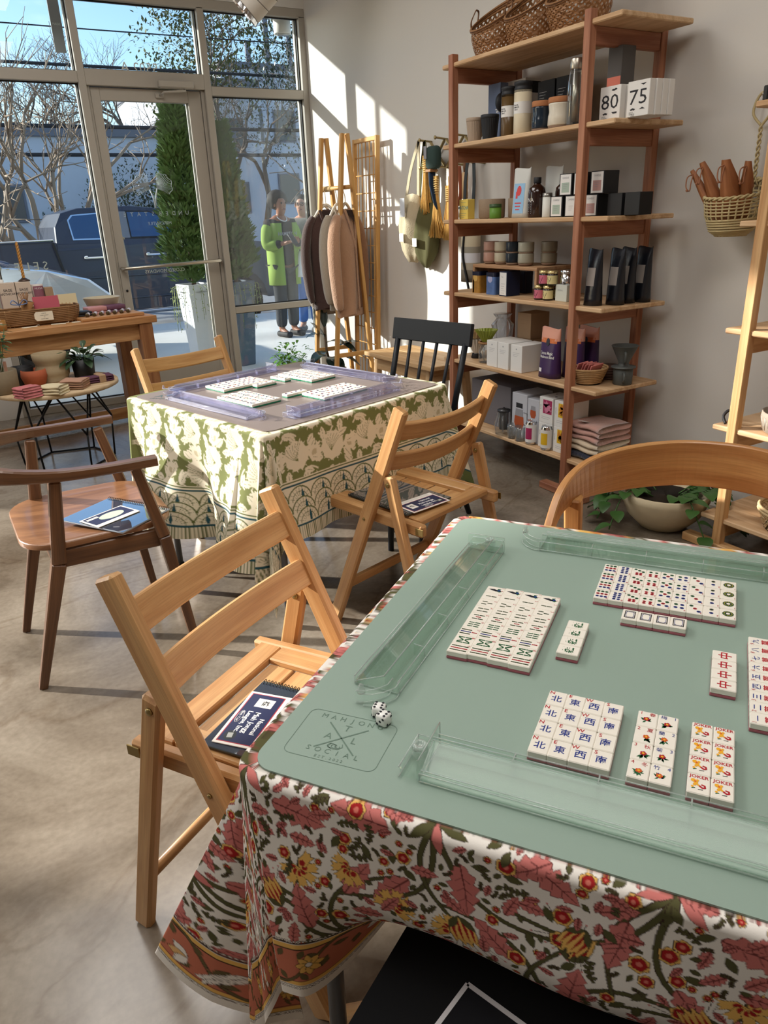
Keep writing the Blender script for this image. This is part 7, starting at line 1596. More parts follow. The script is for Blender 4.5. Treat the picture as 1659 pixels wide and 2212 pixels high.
t = item('balm_bottle', 'small maroon bottle with a white cap at the left edge of view', 'bottle', .368, 5.44, CZ); q = MB(); q.lathe([(.02, 0), (.022, .004), (.022, .2)], (0, 0, 0), 16); obj('body', q, mat('maroon_label', (112, 34, 66), .4), t); q = MB(); q.lathe([(.018, .2), (.018, .25), (0, .252)], (0, 0, 0), 16); obj('cap', q, M_WHT, t)
# ---------------- round table
RC = (.478, 4.60); RZ = .465; W_ROUND = wood('round_top_birch', (206, 182, 148), (188, 160, 124), .5, .6, .25)
t = thing('round_table', 'low round birch table on a black wire base beside the console', 'table', (*RC, 0)); q = MB(); q.lathe([(.0, RZ-.026), (.33, RZ-.026), (.343, RZ-.02), (.343, RZ-.005), (.338, RZ)], (0, 0, 0), 60); q.v = [tuple(v) for v in q.v]; q.g = [(v[0], v[1], v[2]) for v in q.v]; obj('tabletop', q, W_ROUND, t)
M_WIREB = mat('black_steel_rod', (22, 22, 24), .45, .5)
for k in range(6):
    a = math.radians(60*k+18); b = a+math.radians(30); T = (.20*math.cos(a), .20*math.sin(a), RZ-.028); T2 = (.20*math.cos(a+math.radians(60)), .20*math.sin(a+math.radians(60)), RZ-.028); M_ = (.27*math.cos(b), .27*math.sin(b), .25 if k % 2 else .20); B = (.25*math.cos(b), .25*math.sin(b), .006); b2 = b+math.radians(60); B2 = (.25*math.cos(b2), .25*math.sin(b2), .006)
    for p0, p1 in ((T, M_), (T2, M_), (M_, B), (B, B2)): q = MB(); q.tube([p0, p1], .0055, 6); obj('rod', q, M_WIREB, t)
RZ += .0005
def on(x, y, s=1.018): return (x*s, y*s)
M_GPOT = mat('sand_planter', (132, 118, 96), .8, var=.1, vscale=60); M_TERR = mat('terracotta', (168, 88, 58), .8, var=.06, vscale=40); M_VASE = mat('buff_vase', (160, 142, 112), .75, var=.08, vscale=80); M_LEAF = mat('plain_green_leaf', (74, 104, 58), .5, var=.3, vscale=14); M_DLEAF = mat('dark_veined_leaf', (52, 74, 48), .45, var=.35, vscale=24)
def leaf(q, p, d, L, w, droop=.3, up=(0, 0, 1), n=5):
    """one curved leaf with a middle fold"""
    d = Vector(d).normalized(); F = frame_of(d, up); s = F.col[1]; p = Vector(p); rows = []
    for i in range(n+1):
        u = i/n; c = p+d*L*u+Vector((0, 0, -droop*L*u*u)); ww = w*math.sin(math.pi*min(1, u*.92+.06))**.8; rows.append([c-s*ww+F.col[2]*ww*.25, c, c+s*ww+F.col[2]*ww*.25])
    q.strip(rows, smooth=True)
x, y = on(.20, 4.44); t = pot('potted_fern', 'feathery green plant in a sand coloured pot on the left of the round table', 'plant', x, y, RZ, [(.075, 0), (.082, .004), (.085, .12), (.08, .124), (.072, .11), (0, .108)], M_GPOT)
q = MB(); rg = random.Random(6)
for k in range(11):
    a = rg.random()*6.28; h = .16+.16*rg.random(); b = Vector((.02*math.cos(a), .02*math.sin(a), .10)); e = Vector((.09*math.cos(a), .09*math.sin(a), .10+h)); q.tube([b, b.lerp(e, .5)+Vector((0, 0, .03)), e], .002, 4)
    for j in range(8):
        p = b.lerp(e, .45+.55*j/8); aa = a+rg.uniform(-1.6, 1.6); leaf(q, p, (math.cos(aa), math.sin(aa), .1), .05, .009)
obj('foliage', q, M_LEAF, t); q = MB(); q.cbox((.03, -.06, .145), (.016, .003, .06), .001); obj('plant_label', q, mat('wood_label', (170, 130, 110), .7), t)
x, y = on(.318, 4.615); pot('black_pot', 'small black pot behind the terracotta bowl', 'pot', x, y, RZ, [(.05, 0), (.055, .003), (.066, .098), (.062, .1), (.05, .008), (0, .006)], M_BLKC)
x, y = on(.371, 4.545); pot('terracotta_bowl', 'round terracotta planter in the middle of the round table', 'pot', x, y, RZ, [(.045, 0), (.055, .004), (.071, .05), (.066, .088), (.06, .088), (.06, .05), (0, .02)], M_TERR)
x, y = on(.475, 4.615); pot('double_gourd_vase', 'buff vase with a pinched waist on the round table', 'vase', x, y, RZ, [(.085, 0), (.088, .008), (.082, .012), (.096, .04), (.098, .065), (.083, .092), (.082, .10), (.092, .12), (.096, .158), (.09, .16), (.08, .10), (0, .02)], M_VASE)
x, y = on(.645, 4.60); t = pot('nerve_plant', 'dark leaved plant with pale veins in a black pot on the round table', 'plant', x, y, RZ, [(.052, 0), (.058, .004), (.066, .108), (.06, .108), (.055, .095), (0, .094)], M_BLKC); q = MB(); q2 = MB(); rg = random.Random(9)
for k in range(30):
    a = rg.random()*6.28; el = rg.uniform(.1, 1.3); d = Vector((math.cos(a)*math.cos(el), math.sin(a)*math.cos(el), math.sin(el))); b = Vector((.025*math.cos(a), .025*math.sin(a), .10)); p = b+d*rg.uniform(.02, .07); q.tube([b, p], .0025, 4); leaf(q, p, d+Vector((0, 0, -.2)), rg.uniform(.06, .09), rg.uniform(.020, .028), .45)
    leaf(q2, p+Vector((0, 0, .0016)), d+Vector((0, 0, -.2)), .06, .0012, .45)
obj('foliage', q, M_DLEAF, t); obj('leaf_vein', q2, mat('pale_vein', (150, 168, 128), .6), t)
def napkins(nm, label, px, py, w, d, h, m, n, a, col2=None, seed=2): x, y = on(px, py); return folded(nm, label, x, y, RZ, w, d, h, m, n, 'napkin', 'folded cloth napkins', a, seed, col2)
napkins('folded_napkin', 'folded pink plaid cloth at the front of the round table', .298, 4.215, .085, .115, .06, mat('pink_plaid', (186, 110, 112), .9, var=.35, vscale=60), 4, .5, seed=3); napkins('folded_napkin', 'folded cream cloth beside the pink plaid one', .425, 4.225, .12, .10, .048, mat('cream_linen', (212, 198, 164), .9, var=.05), 3, .9, seed=4)
napkins('folded_napkin', 'folded brown striped cloth right of the cream one', .545, 4.30, .125, .11, .05, mat('brown_linen', (156, 122, 96), .9, var=.12, vscale=50), 4, 1.0, mat('rose_stripe_linen', (176, 136, 114), .9, var=.15, vscale=90), 5); t = napkins('folded_napkin', 'folded plum cloth with a kraft paper band at the right of the round table', .675, 4.40, .17, .085, .036, mat('plum_linen', (88, 52, 72), .9), 3, 1.75-3.14, seed=6); q = MB(); q.cbox((0, .02, .020), (.094, .038, .044), .004); obj('paper_band', q, M_KRAFT, t)
# ================================================================ garments, leaning panel, wall things, plants
M_RACKW = wood('rack_pine', (214, 166, 100), (190, 138, 74), .5, 1, .3); W_BENCH = wood('bench_pine', (216, 180, 134), (190, 148, 100), .55, .8, .3)
gx = 2.56
t = thing('garment_rack', 'pine A-frame garment rack with a rope-bound bar in the corner by the window', 'rack', (gx, 5.0, 0))
for y, yy in ((.14, .20), (-.17, -.14)):
    for s in (-1, 1): q = MB(); q.beam((s*.17, yy, 0), (s*.018, y, 1.80), .026, .034, (0, 1, 0), .003); obj('leg', q, M_RACKW, t)
q = MB(); q.tube([(0, .26, 1.475), (0, -.20, 1.475)], .014, 10); obj('bar', q, M_RACKW, t)
q = MB()
for k in range(30): a = k*.9; q.tube([(.016*math.cos(b), .24-.006*k+.003*math.sin(b), 1.475+.016*math.sin(b)) for b in np.linspace(0, 6.28, 9)[:-1]], .003, 4, closed=True)
obj('rope_binding', q, mat('jute_rope', (190, 164, 120), .9), t)
for y in (.17, -.155): q = MB(); q.beam((-.13, y, .35), (.13, y, .35), .02, .03, b=.003); obj('cross_rail', q, M_RACKW, t)
def knit(nm, col, bump=.9): return mat(nm, col, .95, var=.08, vscale=70, bump=bump, bscale=120, sheen=.5)
def garment(label, y, m, w, ztop, zbot, vneck, x=gx, yaw=0.0, seed=1, tagged=False):
    t = thing('knit_cardigan', label, 'cardigan', (x, y, 0), yaw, 'knitted cardigans on the rack'); rg = random.Random(seed); ph = rg.random()*6
    rows = []; N = 40
    for k in range(15):
        u = k/14; z = ztop-(ztop-zbot)*u; ww = w/2*(.55+.45*sm(u/.12))*(1.0+.06*math.sin(u*5+ph)); dd = .028+.03*sm(u/.3); rows.append([(ww*math.cos(b), dd*math.sin(b)*(1+.35*math.sin(b*4+ph+u*2)*sm(u)), z-.05*abs(math.cos(b))**2*(1-sm(u/.2))+(.012*math.sin(b*3+ph) if k == 14 else 0)) for b in np.linspace(0, 6.283, N+1)[:-1]])
    q = MB(); q.strip(rows, closed=True); obj('body', q, m, t)
    for s in (-1, 1):
        P = smooth_path([(s*w*.36, 0, ztop-.05), (s*w*.54, .0, ztop-.14), (s*w*.64, -.005, ztop-.32), (s*w*.60, -.01, zbot+.13), (s*w*.54, -.01, zbot+.05)], 5); n = len(P); R = [.026+.022*math.sin(math.pi*min(1, i/(n-1)*.9+.08)) for i in range(n)]; R[-1] = .026; q = MB(); q.tube(P, R, 12, flat=.75); obj('sleeve', q, m, t)
    rows = [[(ww*math.cos(b), (.062)*math.sin(b), z) for b in np.linspace(0, 6.283, 31)[:-1]] for ww, z in ((w*.49, zbot+.045), (w*.495, zbot), (w*.47, zbot-.003))]; q = MB(); q.strip(rows, closed=True); obj('ribbed_hem', q, m, t)
    q = MB(); q.add([(-.055, -.034, ztop-.012), (.055, -.034, ztop-.012), (.0, -.0665, ztop-.24 if vneck else ztop-.09)], [(0, 2, 1)]); obj('neckline', q, mat('neck_shade', (44, 30, 28), .9), t)  # dark triangle painted as the shade inside the neck opening
    for s in (-1, 1): q = MB(); sweep(q, [(s*.06, -.033, ztop-.005), (s*.03, -.056, ztop-.12), (0, -.068, ztop-.25), (0, -.078, zbot+.03)], .018, .008, (1, 0, 0)); obj('button_band', q, m, t)
    q = MB(); q.tube(smooth_path([(-w*.36, 0, ztop-.065), (-w*.16, 0, ztop+.0), (0, 0, ztop+.03), (w*.16, 0, ztop+.0), (w*.36, 0, ztop-.065)], 5), .010, 8); q.tube(smooth_path([(0, 0, ztop+.03), (0, 0, ztop+.075), (0, .012, ztop+.112), (0, .0, ztop+.133), (0, -.014, ztop+.118)], 4), .003, 6); h = obj('hanger', q, mat('pale_hanger', (214, 204, 190), .5), t)
    if tagged: q = MB(); q.flat([(.018*math.cos(a), -.0005, .026*math.sin(a))[::2] for a in np.linspace(0, 6.28, 21)[:-1]], 0, (.005, -.092, ztop-.28), RS); q.tube([(.005, -.09, ztop-.256), (.02, -.06, ztop-.14)], .0008, 4); obj('swing_tag', q, M_WHT, t)
    return t
zt = 1.343
garment('taupe knitted cardigan mostly hidden at the window end of the rack', 5.235, knit('taupe_knit', (146, 130, 116)), .24, zt, .61, False, gx+.01, .1, 4)
garment('dark brown knitted V-neck cardigan with an oval white tag', 5.15, knit('brown_knit', (66, 44, 40)), .28, zt, .655, True, gx-.01, -.15, 1, True)
garment('oatmeal knitted cardigan in the middle of the rack', 4.99, knit('oatmeal_knit', (170, 156, 138)), .25, zt, .66, False, gx+.0, .35, 2); garment('tan knitted cardigan nearest the camera on the rack', 4.87, knit('tan_knit', (172, 132, 104)), .28, zt, .63, False, gx+.0, .5, 3)
# leaning lattice panel
t = thing('lattice_panel', 'tall pine framed lattice panel standing against the wall behind the cardigans', 'panel', (2.79, 4.96, 0)); Lx = lambda y, z: (-.05+.05*z/1.8+.0, y, z)
for y, y0 in ((.155, .20), (-.165, -.13)): q = MB(); q.beam(Lx(y0, 0), Lx(y, 1.79), .024, .03, (1, 0, 0), .003); obj('stile', q, M_RACKW, t)
for z in (.06, 1.775): q = MB(); q.beam(Lx(.17, z), Lx(-.155, z), .024, .028, b=.003); obj('rail', q, M_RACKW, t)
for k in range(5): y = .155-.053*(k+1); q = MB(); q.tube([Lx(y+.02, .07), Lx(y, 1.77)], .0045, 6); obj('upright_rod', q, M_RACKW, t)
for k in range(14): z = .16+.116*k; q = MB(); q.tube([Lx(.17, z), Lx(-.15, z)], .004, 6); obj('cross_rod', q, M_RACKW, t)
# bench of two planks
t = thing('plank_bench', 'low pine bench of two planks standing against the wall by the shelving', 'bench', (2.56, 3.96, 0), .03)
for x in (-.095, .095): q = MB(); q.cbox((x, 0, .445), (.184, .76, .026), .003, grain=1); obj('plank', q, W_BENCH, t)
for y in (-.3, .3):
    q = MB(); q.cbox((0, y, .39), (.30, .024, .084), .002); obj('apron', q, W_BENCH, t)
    for s in (-1, 1): q = MB(); q.beam((s*.13, y*.97, .432), (s*.16, y*1.05, 0), .04, .04, (0, 1, 0), .003); obj('leg', q, W_BENCH, t)
for s in (-1, 1): q = MB(); q.cbox((s*.14, 0, .39), (.022, .56, .08), .002, grain=1); obj('side_apron', q, W_BENCH, t)
# expanding peg rack on the wall
t = thing('peg_rack', 'expanding brass toned peg rack of crossed arms on the right wall', 'rack', (2.858, 4.0, 0)); M_PEG = mat('aged_brass', (160, 140, 96), .4, .5)
ys = (.24, .07, -.12, -.30)
for y0, y1 in zip(ys, ys[1:]):
    for z0, z1 in ((1.70, 1.545), (1.545, 1.70)): q = MB(); q.beam((-.012, y0, z0), (-.012 if z0 > z1 else -.02, y1, z1), .007, .018, (1, 0, 0), .001); obj('arm', q, M_PEG, t)
for y in ys:
    for z in (1.70, 1.545): q = MB(); q.tube([(0, y, z), (-.085, y, z+.008)], [.006, .006], 8); q.lathe([(.006, 0), (.011, .003), (.011, .009), (.006, .012), (0, .012)], (-.085, y, z+.008), 12, rot=Matrix.Rotation(-H, 3, 'Y')); obj('peg', q, M_PEG, t)
M_CANV = mat('beige_canvas', (190, 176, 148), .95, var=.06, vscale=40, bump=.5, bscale=160); M_OLIVC = mat('olive_canvas', (86, 82, 48), .9, var=.1, vscale=30)
def sling(label, y, x, ztop, zb, w, m, strap, seed, px):
    t = thing('canvas_bag', label, 'bag', (x, y, 0), 0, 'canvas bags hanging from the pegs'); rows = []; h = ztop-zb
    for k in range(11):
        u = k/10; z = ztop-h*u; ww = w/2*(.75+.35*math.sin(math.pi*min(1, u*.8+.1)))*(1 if u < .9 else .8-(u-.9)*3); dd = .02+.05*math.sin(math.pi*u)**.6; rows.append([(dd*math.cos(b)*(1+.2*math.sin(b*5+seed+u*4)), ww*math.sin(b)*(1+.04*math.sin(b*7+u*9+seed)), z+.01*math.sin(b*2+seed)) for b in np.linspace(0, 6.283, 31)[:-1]])
    q = MB(); q.strip(rows, closed=True); n = len(q.v); q.f.append(tuple(range(n-30, n))); q.m.append(0); q.s.append(True); obj('sack', q, m, t)
    for s in (-1, 1): q = MB(); sweep(q, smooth_path([(.0, s*w*.36, ztop-.02), (.0, s*w*.22+px*.4, (ztop+1.7)/2), (.0, px, 1.705)], 5), .028, .004, (0, 1, 0)); obj('strap', q, strap, t)
    q = MB(); q.cbox((-.088, 0.0, zb+.15), (.003, .05, .05), .001); obj('sewn_label', q, M_WHT, t); return t
t = sling('beige canvas sling bag hanging from the first peg in the sun', 4.335, 2.765, 1.40, 1.0, .20, M_CANV, M_CANV, 1, -.09); q = MB(); q.cbox((-.088, -.02, 1.33), (.003, .055, .11), .001); obj('swing_tag', q, mat('pale_grey_card', (206, 208, 214), .6), t)
sling('olive canvas sling bag behind the beige one', 4.235, 2.80, 1.36, .97, .20, M_OLIVC, M_OLIVC, 3, .0)
M_STRAW = mat('broom_straw', (206, 162, 88), .8, var=.3, vscale=60)
def whisk(label, x, y, ztop, h, w, tilt=0.0):
    t = thing('straw_broom', label, 'broom', (x, y, ztop), 0, 'straw hand brooms'); rg = random.Random(int(h*100)); q = MB()
    for k in range(70):
        a = rg.uniform(-1, 1); b = rg.uniform(-1, 1); q.tube([(b*.012, a*.016, 0), (b*.010, a*.012, -h*.3), (b*.022, a*w*.5+tilt*.5, -h*.7), (b*.03, a*w+tilt, -h*(1-.05*a*a-.03*rg.random()))], .0028, 4)
    o = obj('bristles', q, M_STRAW, t); o['kind'] = 'stuff'; q = MB()
    for k in range(7): q.tube([(.016*math.cos(c), .019*math.sin(c), -h*.06-h*.035*k) for c in np.linspace(0, 6.28, 11)[:-1]], .003, 5, closed=True)
    q.tube([(0, 0, 0), (0, .004, .05), (0, -.004, .05), (0, 0, 0)], .002, 4); obj('binding', q, mat('twine', (214, 184, 126), .9), t)
whisk('short straw hand broom hanging below the first peg', 2.775, 4.19, 1.62, .34, .045); whisk('wide straw hand broom hanging behind the navy sheath', 2.775, 4.075, 1.50, .36, .085, -.01); whisk('straw hand broom half hidden by the shelf post', 2.78, 3.95, 1.44, .31, .06)
t = thing('felt_mitt', 'dark green felt mitt with a navy tip hanging from the second peg', 'mitt', (2.76, 4.08, 0)); q = MB(); q.rcube((0, 0, 1.60), (.06, .12, .13), .03, 3); obj('cuff', q, mat('dark_green_felt', (52, 70, 66), .95), t); q = MB(); q.tube([(0, .02, 1.54), (0, .015, 1.45), (0, -.02, 1.34), (0, -.035, 1.31)], [.026, .024, .014, .004], 10, flat=.5); obj('navy_tip', q, mat('navy_felt', (26, 44, 66), .95), t); q = MB(); q.cbox((0, .02, 1.53), (.056, .056, .016), .003); obj('wood_collar', q, M_BAM, t); q = MB(); q.cbox((-.033, .04, 1.63), (.003, .03, .07), .001); obj('paper_label', q, M_GTXT, t)
t = thing('rust_leather_loop', 'rust coloured leather holder hanging by the shelf post', 'holder', (2.79, 3.87, 0)); q = MB(); q.tube(smooth_path([(0, .03, 1.54), (-.01, .05, 1.46), (-.01, .03, 1.36), (-.01, -.01, 1.33), (0, -.03, 1.40), (0, -.01, 1.54)], 5), .014, 8, flat=.4); obj('leather', q, mat('rust_leather', (158, 88, 62), .6), t)
t = thing('wooden_dowel', 'short pale wooden roller hanging beside the rust holder', 'roller', (2.79, 3.80, 0)); q = MB(); q.lathe([(.012, 0), (.018, .004), (.018, .14), (.012, .144)], (0, 0, 1.36), 16); obj('roller', q, W_BENCH, t); q = MB(); q.lathe([(.008, 0), (.012, .03), (.008, .06)], (0, 0, 1.50), 10); obj('grip', q, M_BAMD, t)
t = thing('striped_bag', 'striped canvas bag with long black straps behind the shelving', 'bag', (2.79, 3.74, 0))
for k, (c, z0, z1) in enumerate((((40, 44, 54), 1.16, 1.22), ((196, 184, 158), 1.10, 1.16), ((150, 144, 130), 1.065, 1.10), ((214, 214, 220), 1.01, 1.065), ((176, 164, 146), .97, 1.01), ((120, 110, 96), .90, .97))): q = MB(); q.lathe([(.075, z0), (.075, z1)], (0, 0, 0), 24, rot=Matrix.Diagonal((.6, 1.0, 1.0)).to_3x3(), cap=k in (0, 5)); obj('stripe_panel', q, mat('stripe_cloth_%s' % 'abcdef'[k], c, .9), t)
for y in (.03, -.055): q = MB(); sweep(q, [(-.0, y*.3, 1.70), (-.02, y, 1.45), (-.03, y, 1.2)], .026, .004, (0, 1, 0)); obj('strap', q, M_BLKC, t)
q = MB(); q.tube(smooth_path([(-.045, .0, 1.18), (-.05, .01, 1.05), (-.05, -.03, .92), (-.05, -.05, .86)], 4), .008, 6); obj('strap', q, M_BLKC, t)
# ---------------- wall basket of scoops
M_WICK = mat('pale_wicker', (190, 172, 128), .7, var=.15, vscale=50); M_SCOOP = wood('bamboo_scoop', (172, 112, 68), (142, 86, 50), .5, 1, .3)
t = thing('wall_basket', 'pale wicker basket with a long plaited handle hanging on the right wall', 'basket', (2.735, 1.975, 1.165)); pr = [(.055, .003), (.085, .03), (.10, .08), (.108, .15)]
shear = lambda o: [setattr(v, 'co', Vector((v.co.x, v.co.y, v.co.z*(1+2.1*max(0, v.co.x)+.9*v.co.x)))) for v in o.data.vertices]
shear(coil_basket(t, [(.05, .003), (.08, .025), (.094, .07)], 9, .0048, M_WICK)); q = MB()
for k in range(26): a = 2*math.pi*k/26; q.tube([(.055*math.cos(a), .055*math.sin(a), .003), (.10*math.cos(a), .10*math.sin(a), .08), (.108*math.cos(a), .108*math.sin(a), .15)], .0036, 4)
o = obj('stake', q, M_WICK, t); o['kind'] = 'stuff'; shear(o)
for k in range(5): q = MB(); z = .085+.013*k; r = .100+.0085*(k/4); q.tube([(r*math.cos(a), r*math.sin(a), z) for a in np.linspace(0, 6.283, 37)[:-1]], .0034, 5, closed=True); shear(obj('hoop', q, M_WICK, t))
q = MB()
for s in (0, 1): q.tube([((.109+.004*math.cos(14*a+s*3.14))*math.cos(a), (.109+.004*math.cos(14*a+s*3.14))*math.sin(a), .153+.004*math.sin(14*a+s*3.14)) for a in np.linspace(0, 6.283, 113)[:-1]], .0045, 5, closed=True)
shear(obj('plaited_rim', q, M_WICK, t)); q = MB(); q.lathe([(0, .002), (.056, .002)], (0, 0, 0), 20); obj('base', q, M_WICK, t)
q = MB(); zt_b = .19
for s in (0, 1): q.tube([(.102-.003*u+.005*math.cos(u*30+s*3.14), -.0+.005*math.sin(u*30+s*3.14), zt_b+.205*u) for u in np.linspace(0, 1, 50)], .004, 5)
q.tube(smooth_path([(.10, .0, .39), (.095, .035, .43), (.095, .032, .47), (.095, .012, .50), (.095, -.012, .50), (.095, -.032, .47), (.095, -.035, .43), (.10, .0, .39)], 4), .005, 6); q.tube([(.10, .02, zt_b-.01), (.10, .0, zt_b+.03), (.10, -.02, zt_b-.01)], .004, 5); obj('handle', q, M_WICK, t)
q = MB(); q.tube([(.122, 0, .487), (.088, 0, .49), (.085, 0, .50)], .004, 6); obj('wall_hook', q, M_STEEL, t)
M_CORD = mat('leather_cord', (150, 100, 72), .8)
for k, (dx, dy, lean, ly, L, r, lab) in enumerate(((-.045, .035, -.15, .50, .25, .017, 'slim bamboo scoop leaning far out to the left of the wall basket'), (-.03, .02, -.22, .30, .26, .024, 'bamboo scoop second from the left in the wall basket'), (-.035, -.015, -.24, .02, .25, .036, 'widest bamboo scoop in the middle of the wall basket'), (.01, -.035, -.12, -.10, .235, .026, 'bamboo scoop at the right side of the wall basket'))):
    s_ = thing('bamboo_scoop', lab, 'scoop', (2.735+dx*.5, 1.975+dy, 1.20), 0, 'bamboo scoops in the wall basket'); d = Vector((lean, ly*1.2, 1)).normalized(); F = frame_of(d, (-1, 0, 0)); q = MB(); rows = []
    for i in range(9):
        u = i/8; rr = r*(1-.25*max(0, (u-.6)/.4)); half = math.pi*(.95 if u < .62 else .5*(1-.75*(u-.62)/.38)+.12); rows.append([d*L*u+F.col[1]*rr*math.sin(b*half)+F.col[2]*rr*math.cos(b*half) for b in np.linspace(-1, 1, 15)])
    q.strip(rows, g=[(i//15*.03, (i % 15)*.004, 0) for i in range(135)]); rows2 = [[d*L*i/8+(p-d*L*i/8)*.86 for p in r_] for i, r_ in enumerate(rows)]; q.strip([r_[::-1] for r_ in rows2], g=[(i//15*.03, (i % 15)*.004, 0) for i in range(135)]); q.strip([rows[-1], rows2[-1]]); obj('scoop', q, M_SCOOP, s_)
    e = d*L*.93+F.col[2]*r*.7; q = MB(); q.tube(smooth_path([e, e+Vector((-.02, .01, -.01)), e+Vector((-.035, .0, -.045)), e+Vector((-.028, -.012, -.06)), e+Vector((-.015, -.005, -.03)), e], 4), .0025, 5); q.lathe([(0, -.006), (.007, 0), (0, .006)], e+Vector((-.033, -.005, -.058)), 8); obj('cord', q, M_CORD, s_)
# ---------------- plants on the floor
t = pot('bowl_planter', 'wide pale stone bowl planter with trailing pothos on the floor by the wall', 'planter', 2.50, 1.955, 0, [(.075, 0), (.095, .004), (.15, .06), (.182, .135), (.185, .165), (.176, .168), (.165, .14), (0, .135)], mat('pale_stone', (206, 192, 162), .8, var=.12, vscale=14, bump=.2, bscale=60)); q = MB(); rg = random.Random(12); M_POTH = mat('pothos_leaf', (60, 96, 46), .4, var=.3, vscale=8)
q.lathe([(0, .137), (.168, .139)], (0, 0, 0), 20); obj('soil', q, mat('soil', (58, 46, 36), .95), t); q = MB()
for k in range(13):
    a = (2.45+rg.uniform(-.45, .45)) if k < 5 else (-1.1+rg.uniform(-.9, .9)) if k < 11 else rg.random()*6.28; L = rg.uniform(.12, .30); P = smooth_path([(.06*math.cos(a), .06*math.sin(a), .14), (.15*math.cos(a), .15*math.sin(a), .185), (.215*math.cos(a), .215*math.sin(a), .15), ((.22+L*.25)*math.cos(a+.1), (.22+L*.25)*math.sin(a+.1), max(.03, .15-L*.5))], 5); q.tube(P, .003, 5)
    for j in range(2, len(P), 2): d = P[j]-P[j-1]; s = 1 if j % 4 else -1; dd = Vector((d.x+s*d.y*1.2, d.y-s*d.x*1.2, d.z*.4+.01)).normalized(); leaf(q, P[j], dd, rg.uniform(.055, .085), rg.uniform(.022, .032), .5)
obj('trailing_leaves', q, M_POTH, t)
t = pot('rubber_plant', 'dark glossy rubber plant in a pale pot in the corner by the cardigans', 'plant', 2.50, 5.10, 0, [(.075, 0), (.085, .004), (.10, .20), (.105, .215), (.096, .22), (.09, .20), (0, .195)], mat('pale_pot', (196, 184, 164), .6)); M_RUB = mat('rubber_leaf', (30, 44, 38), .22, spec=.6); q = MB(); q.tube([(0, 0, .19), (-.03, .03, .35), (-.02, .06, .52)], .009, 8); q.tube([(0, 0, .19), (.05, .02, .33), (.06, .01, .42)], .008, 8); obj('stem', q, M_BARK, t)
for k, (p, d, L, w, dr) in enumerate((((-.02, .05, .42), (-.45, .35, .9), .21, .048, .2), ((-.02, .06, .52), (.1, .2, 1), .17, .03, .05), ((-.03, .03, .34), (-.75, -.35, .05), .19, .055, .45), ((-.02, .04, .40), (.35, -.6, .35), .19, .05, .5), ((.05, .02, .36), (.8, -.35, .45), .21, .05, .3), ((.05, .01, .40), (.5, -.75, .1), .18, .05, .6), ((0, 0, .30), (-.3, -.8, -.1), .18, .055, .4), ((.03, 0, .30), (.75, -.6, .1), .19, .05, .5), ((-.02, .05, .46), (-.8, .1, .3), .17, .045, .4), ((0, 0, .28), (.1, -1, .3), .16, .05, .8), ((-.02, .02, .30), (-.8, .4, .2), .17, .05, .6))): q = MB(); leaf(q, p, d, L, w, dr, n=8); obj('leaf', q, M_RUB, t)
t = pot('leafy_pot_plant', 'bright green bushy plant on the floor by the right window', 'plant', 2.36, 5.58, 0, [(.08, 0), (.09, .004), (.105, .16), (.10, .165), (0, .15)], M_TERR); q = MB(); rg = random.Random(31)
for k in range(150):
    a = rg.random()*6.28; el = rg.uniform(-.1, 1.4); d = Vector((math.cos(a)*math.cos(el), math.sin(a)*math.cos(el), math.sin(el))); p = Vector((0, 0, .17))+d*rg.uniform(.05, .2)*(1 if el > .3 else .9); leaf(q, p, d+Vector((rg.uniform(-.6, .6), rg.uniform(-.6, .6), -.3)), rg.uniform(.04, .06), .014, .5, n=3)
for k in range(14): a = k*.45; q.tube([(0, 0, .15), (.13*math.cos(a), .13*math.sin(a), .27)], .002, 4)
obj('foliage', q, mat('fresh_green_leaf', (92, 140, 52), .45, var=.25, vscale=10), t)
# ---------------- spiral duct end above the door
t = thing('spiral_duct', 'white spiral-wound duct end with silver foil lining above the door', 'duct', (1.985, 4.82, 2.50)); ax = Vector((.66, -.36, .66)).normalized(); F = frame_of(ax); R = Matrix((F.col[1], F.col[2], F.col[0])).transposed(); q = MB(); q.lathe([(.105, -.06), (.108, -.055), (.108, .70)], (0, 0, 0), 40, rot=R, cap=False); q.lathe([(.101, .70), (.101, -.06), (.105, -.062)], (0, 0, 0), 40, rot=R, cap=False); obj('sleeve', q, mat('white_duct', (218, 212, 202), .6), t)
q = MB(); q.tube([R@Vector((.109*math.cos(a), .109*math.sin(a), -.03+.075*a/6.283)) for a in np.linspace(0, 6.283*9, 200)], .0022, 4); obj('seam', q, mat('grey_seam', (120, 116, 110), .6), t)
q = MB(); q.lathe([(.100, .4), (.100, -.06), (.104, -.085)], (0, 0, 0), 44, rot=R, cap=False, wob=lambda a, z: 1+.02*math.sin(a*13)+.012*math.sin(a*29+z*60), smooth=False); obj('foil_liner', q, mat('crinkled_foil', (210, 210, 212), .18, 1.0), t)
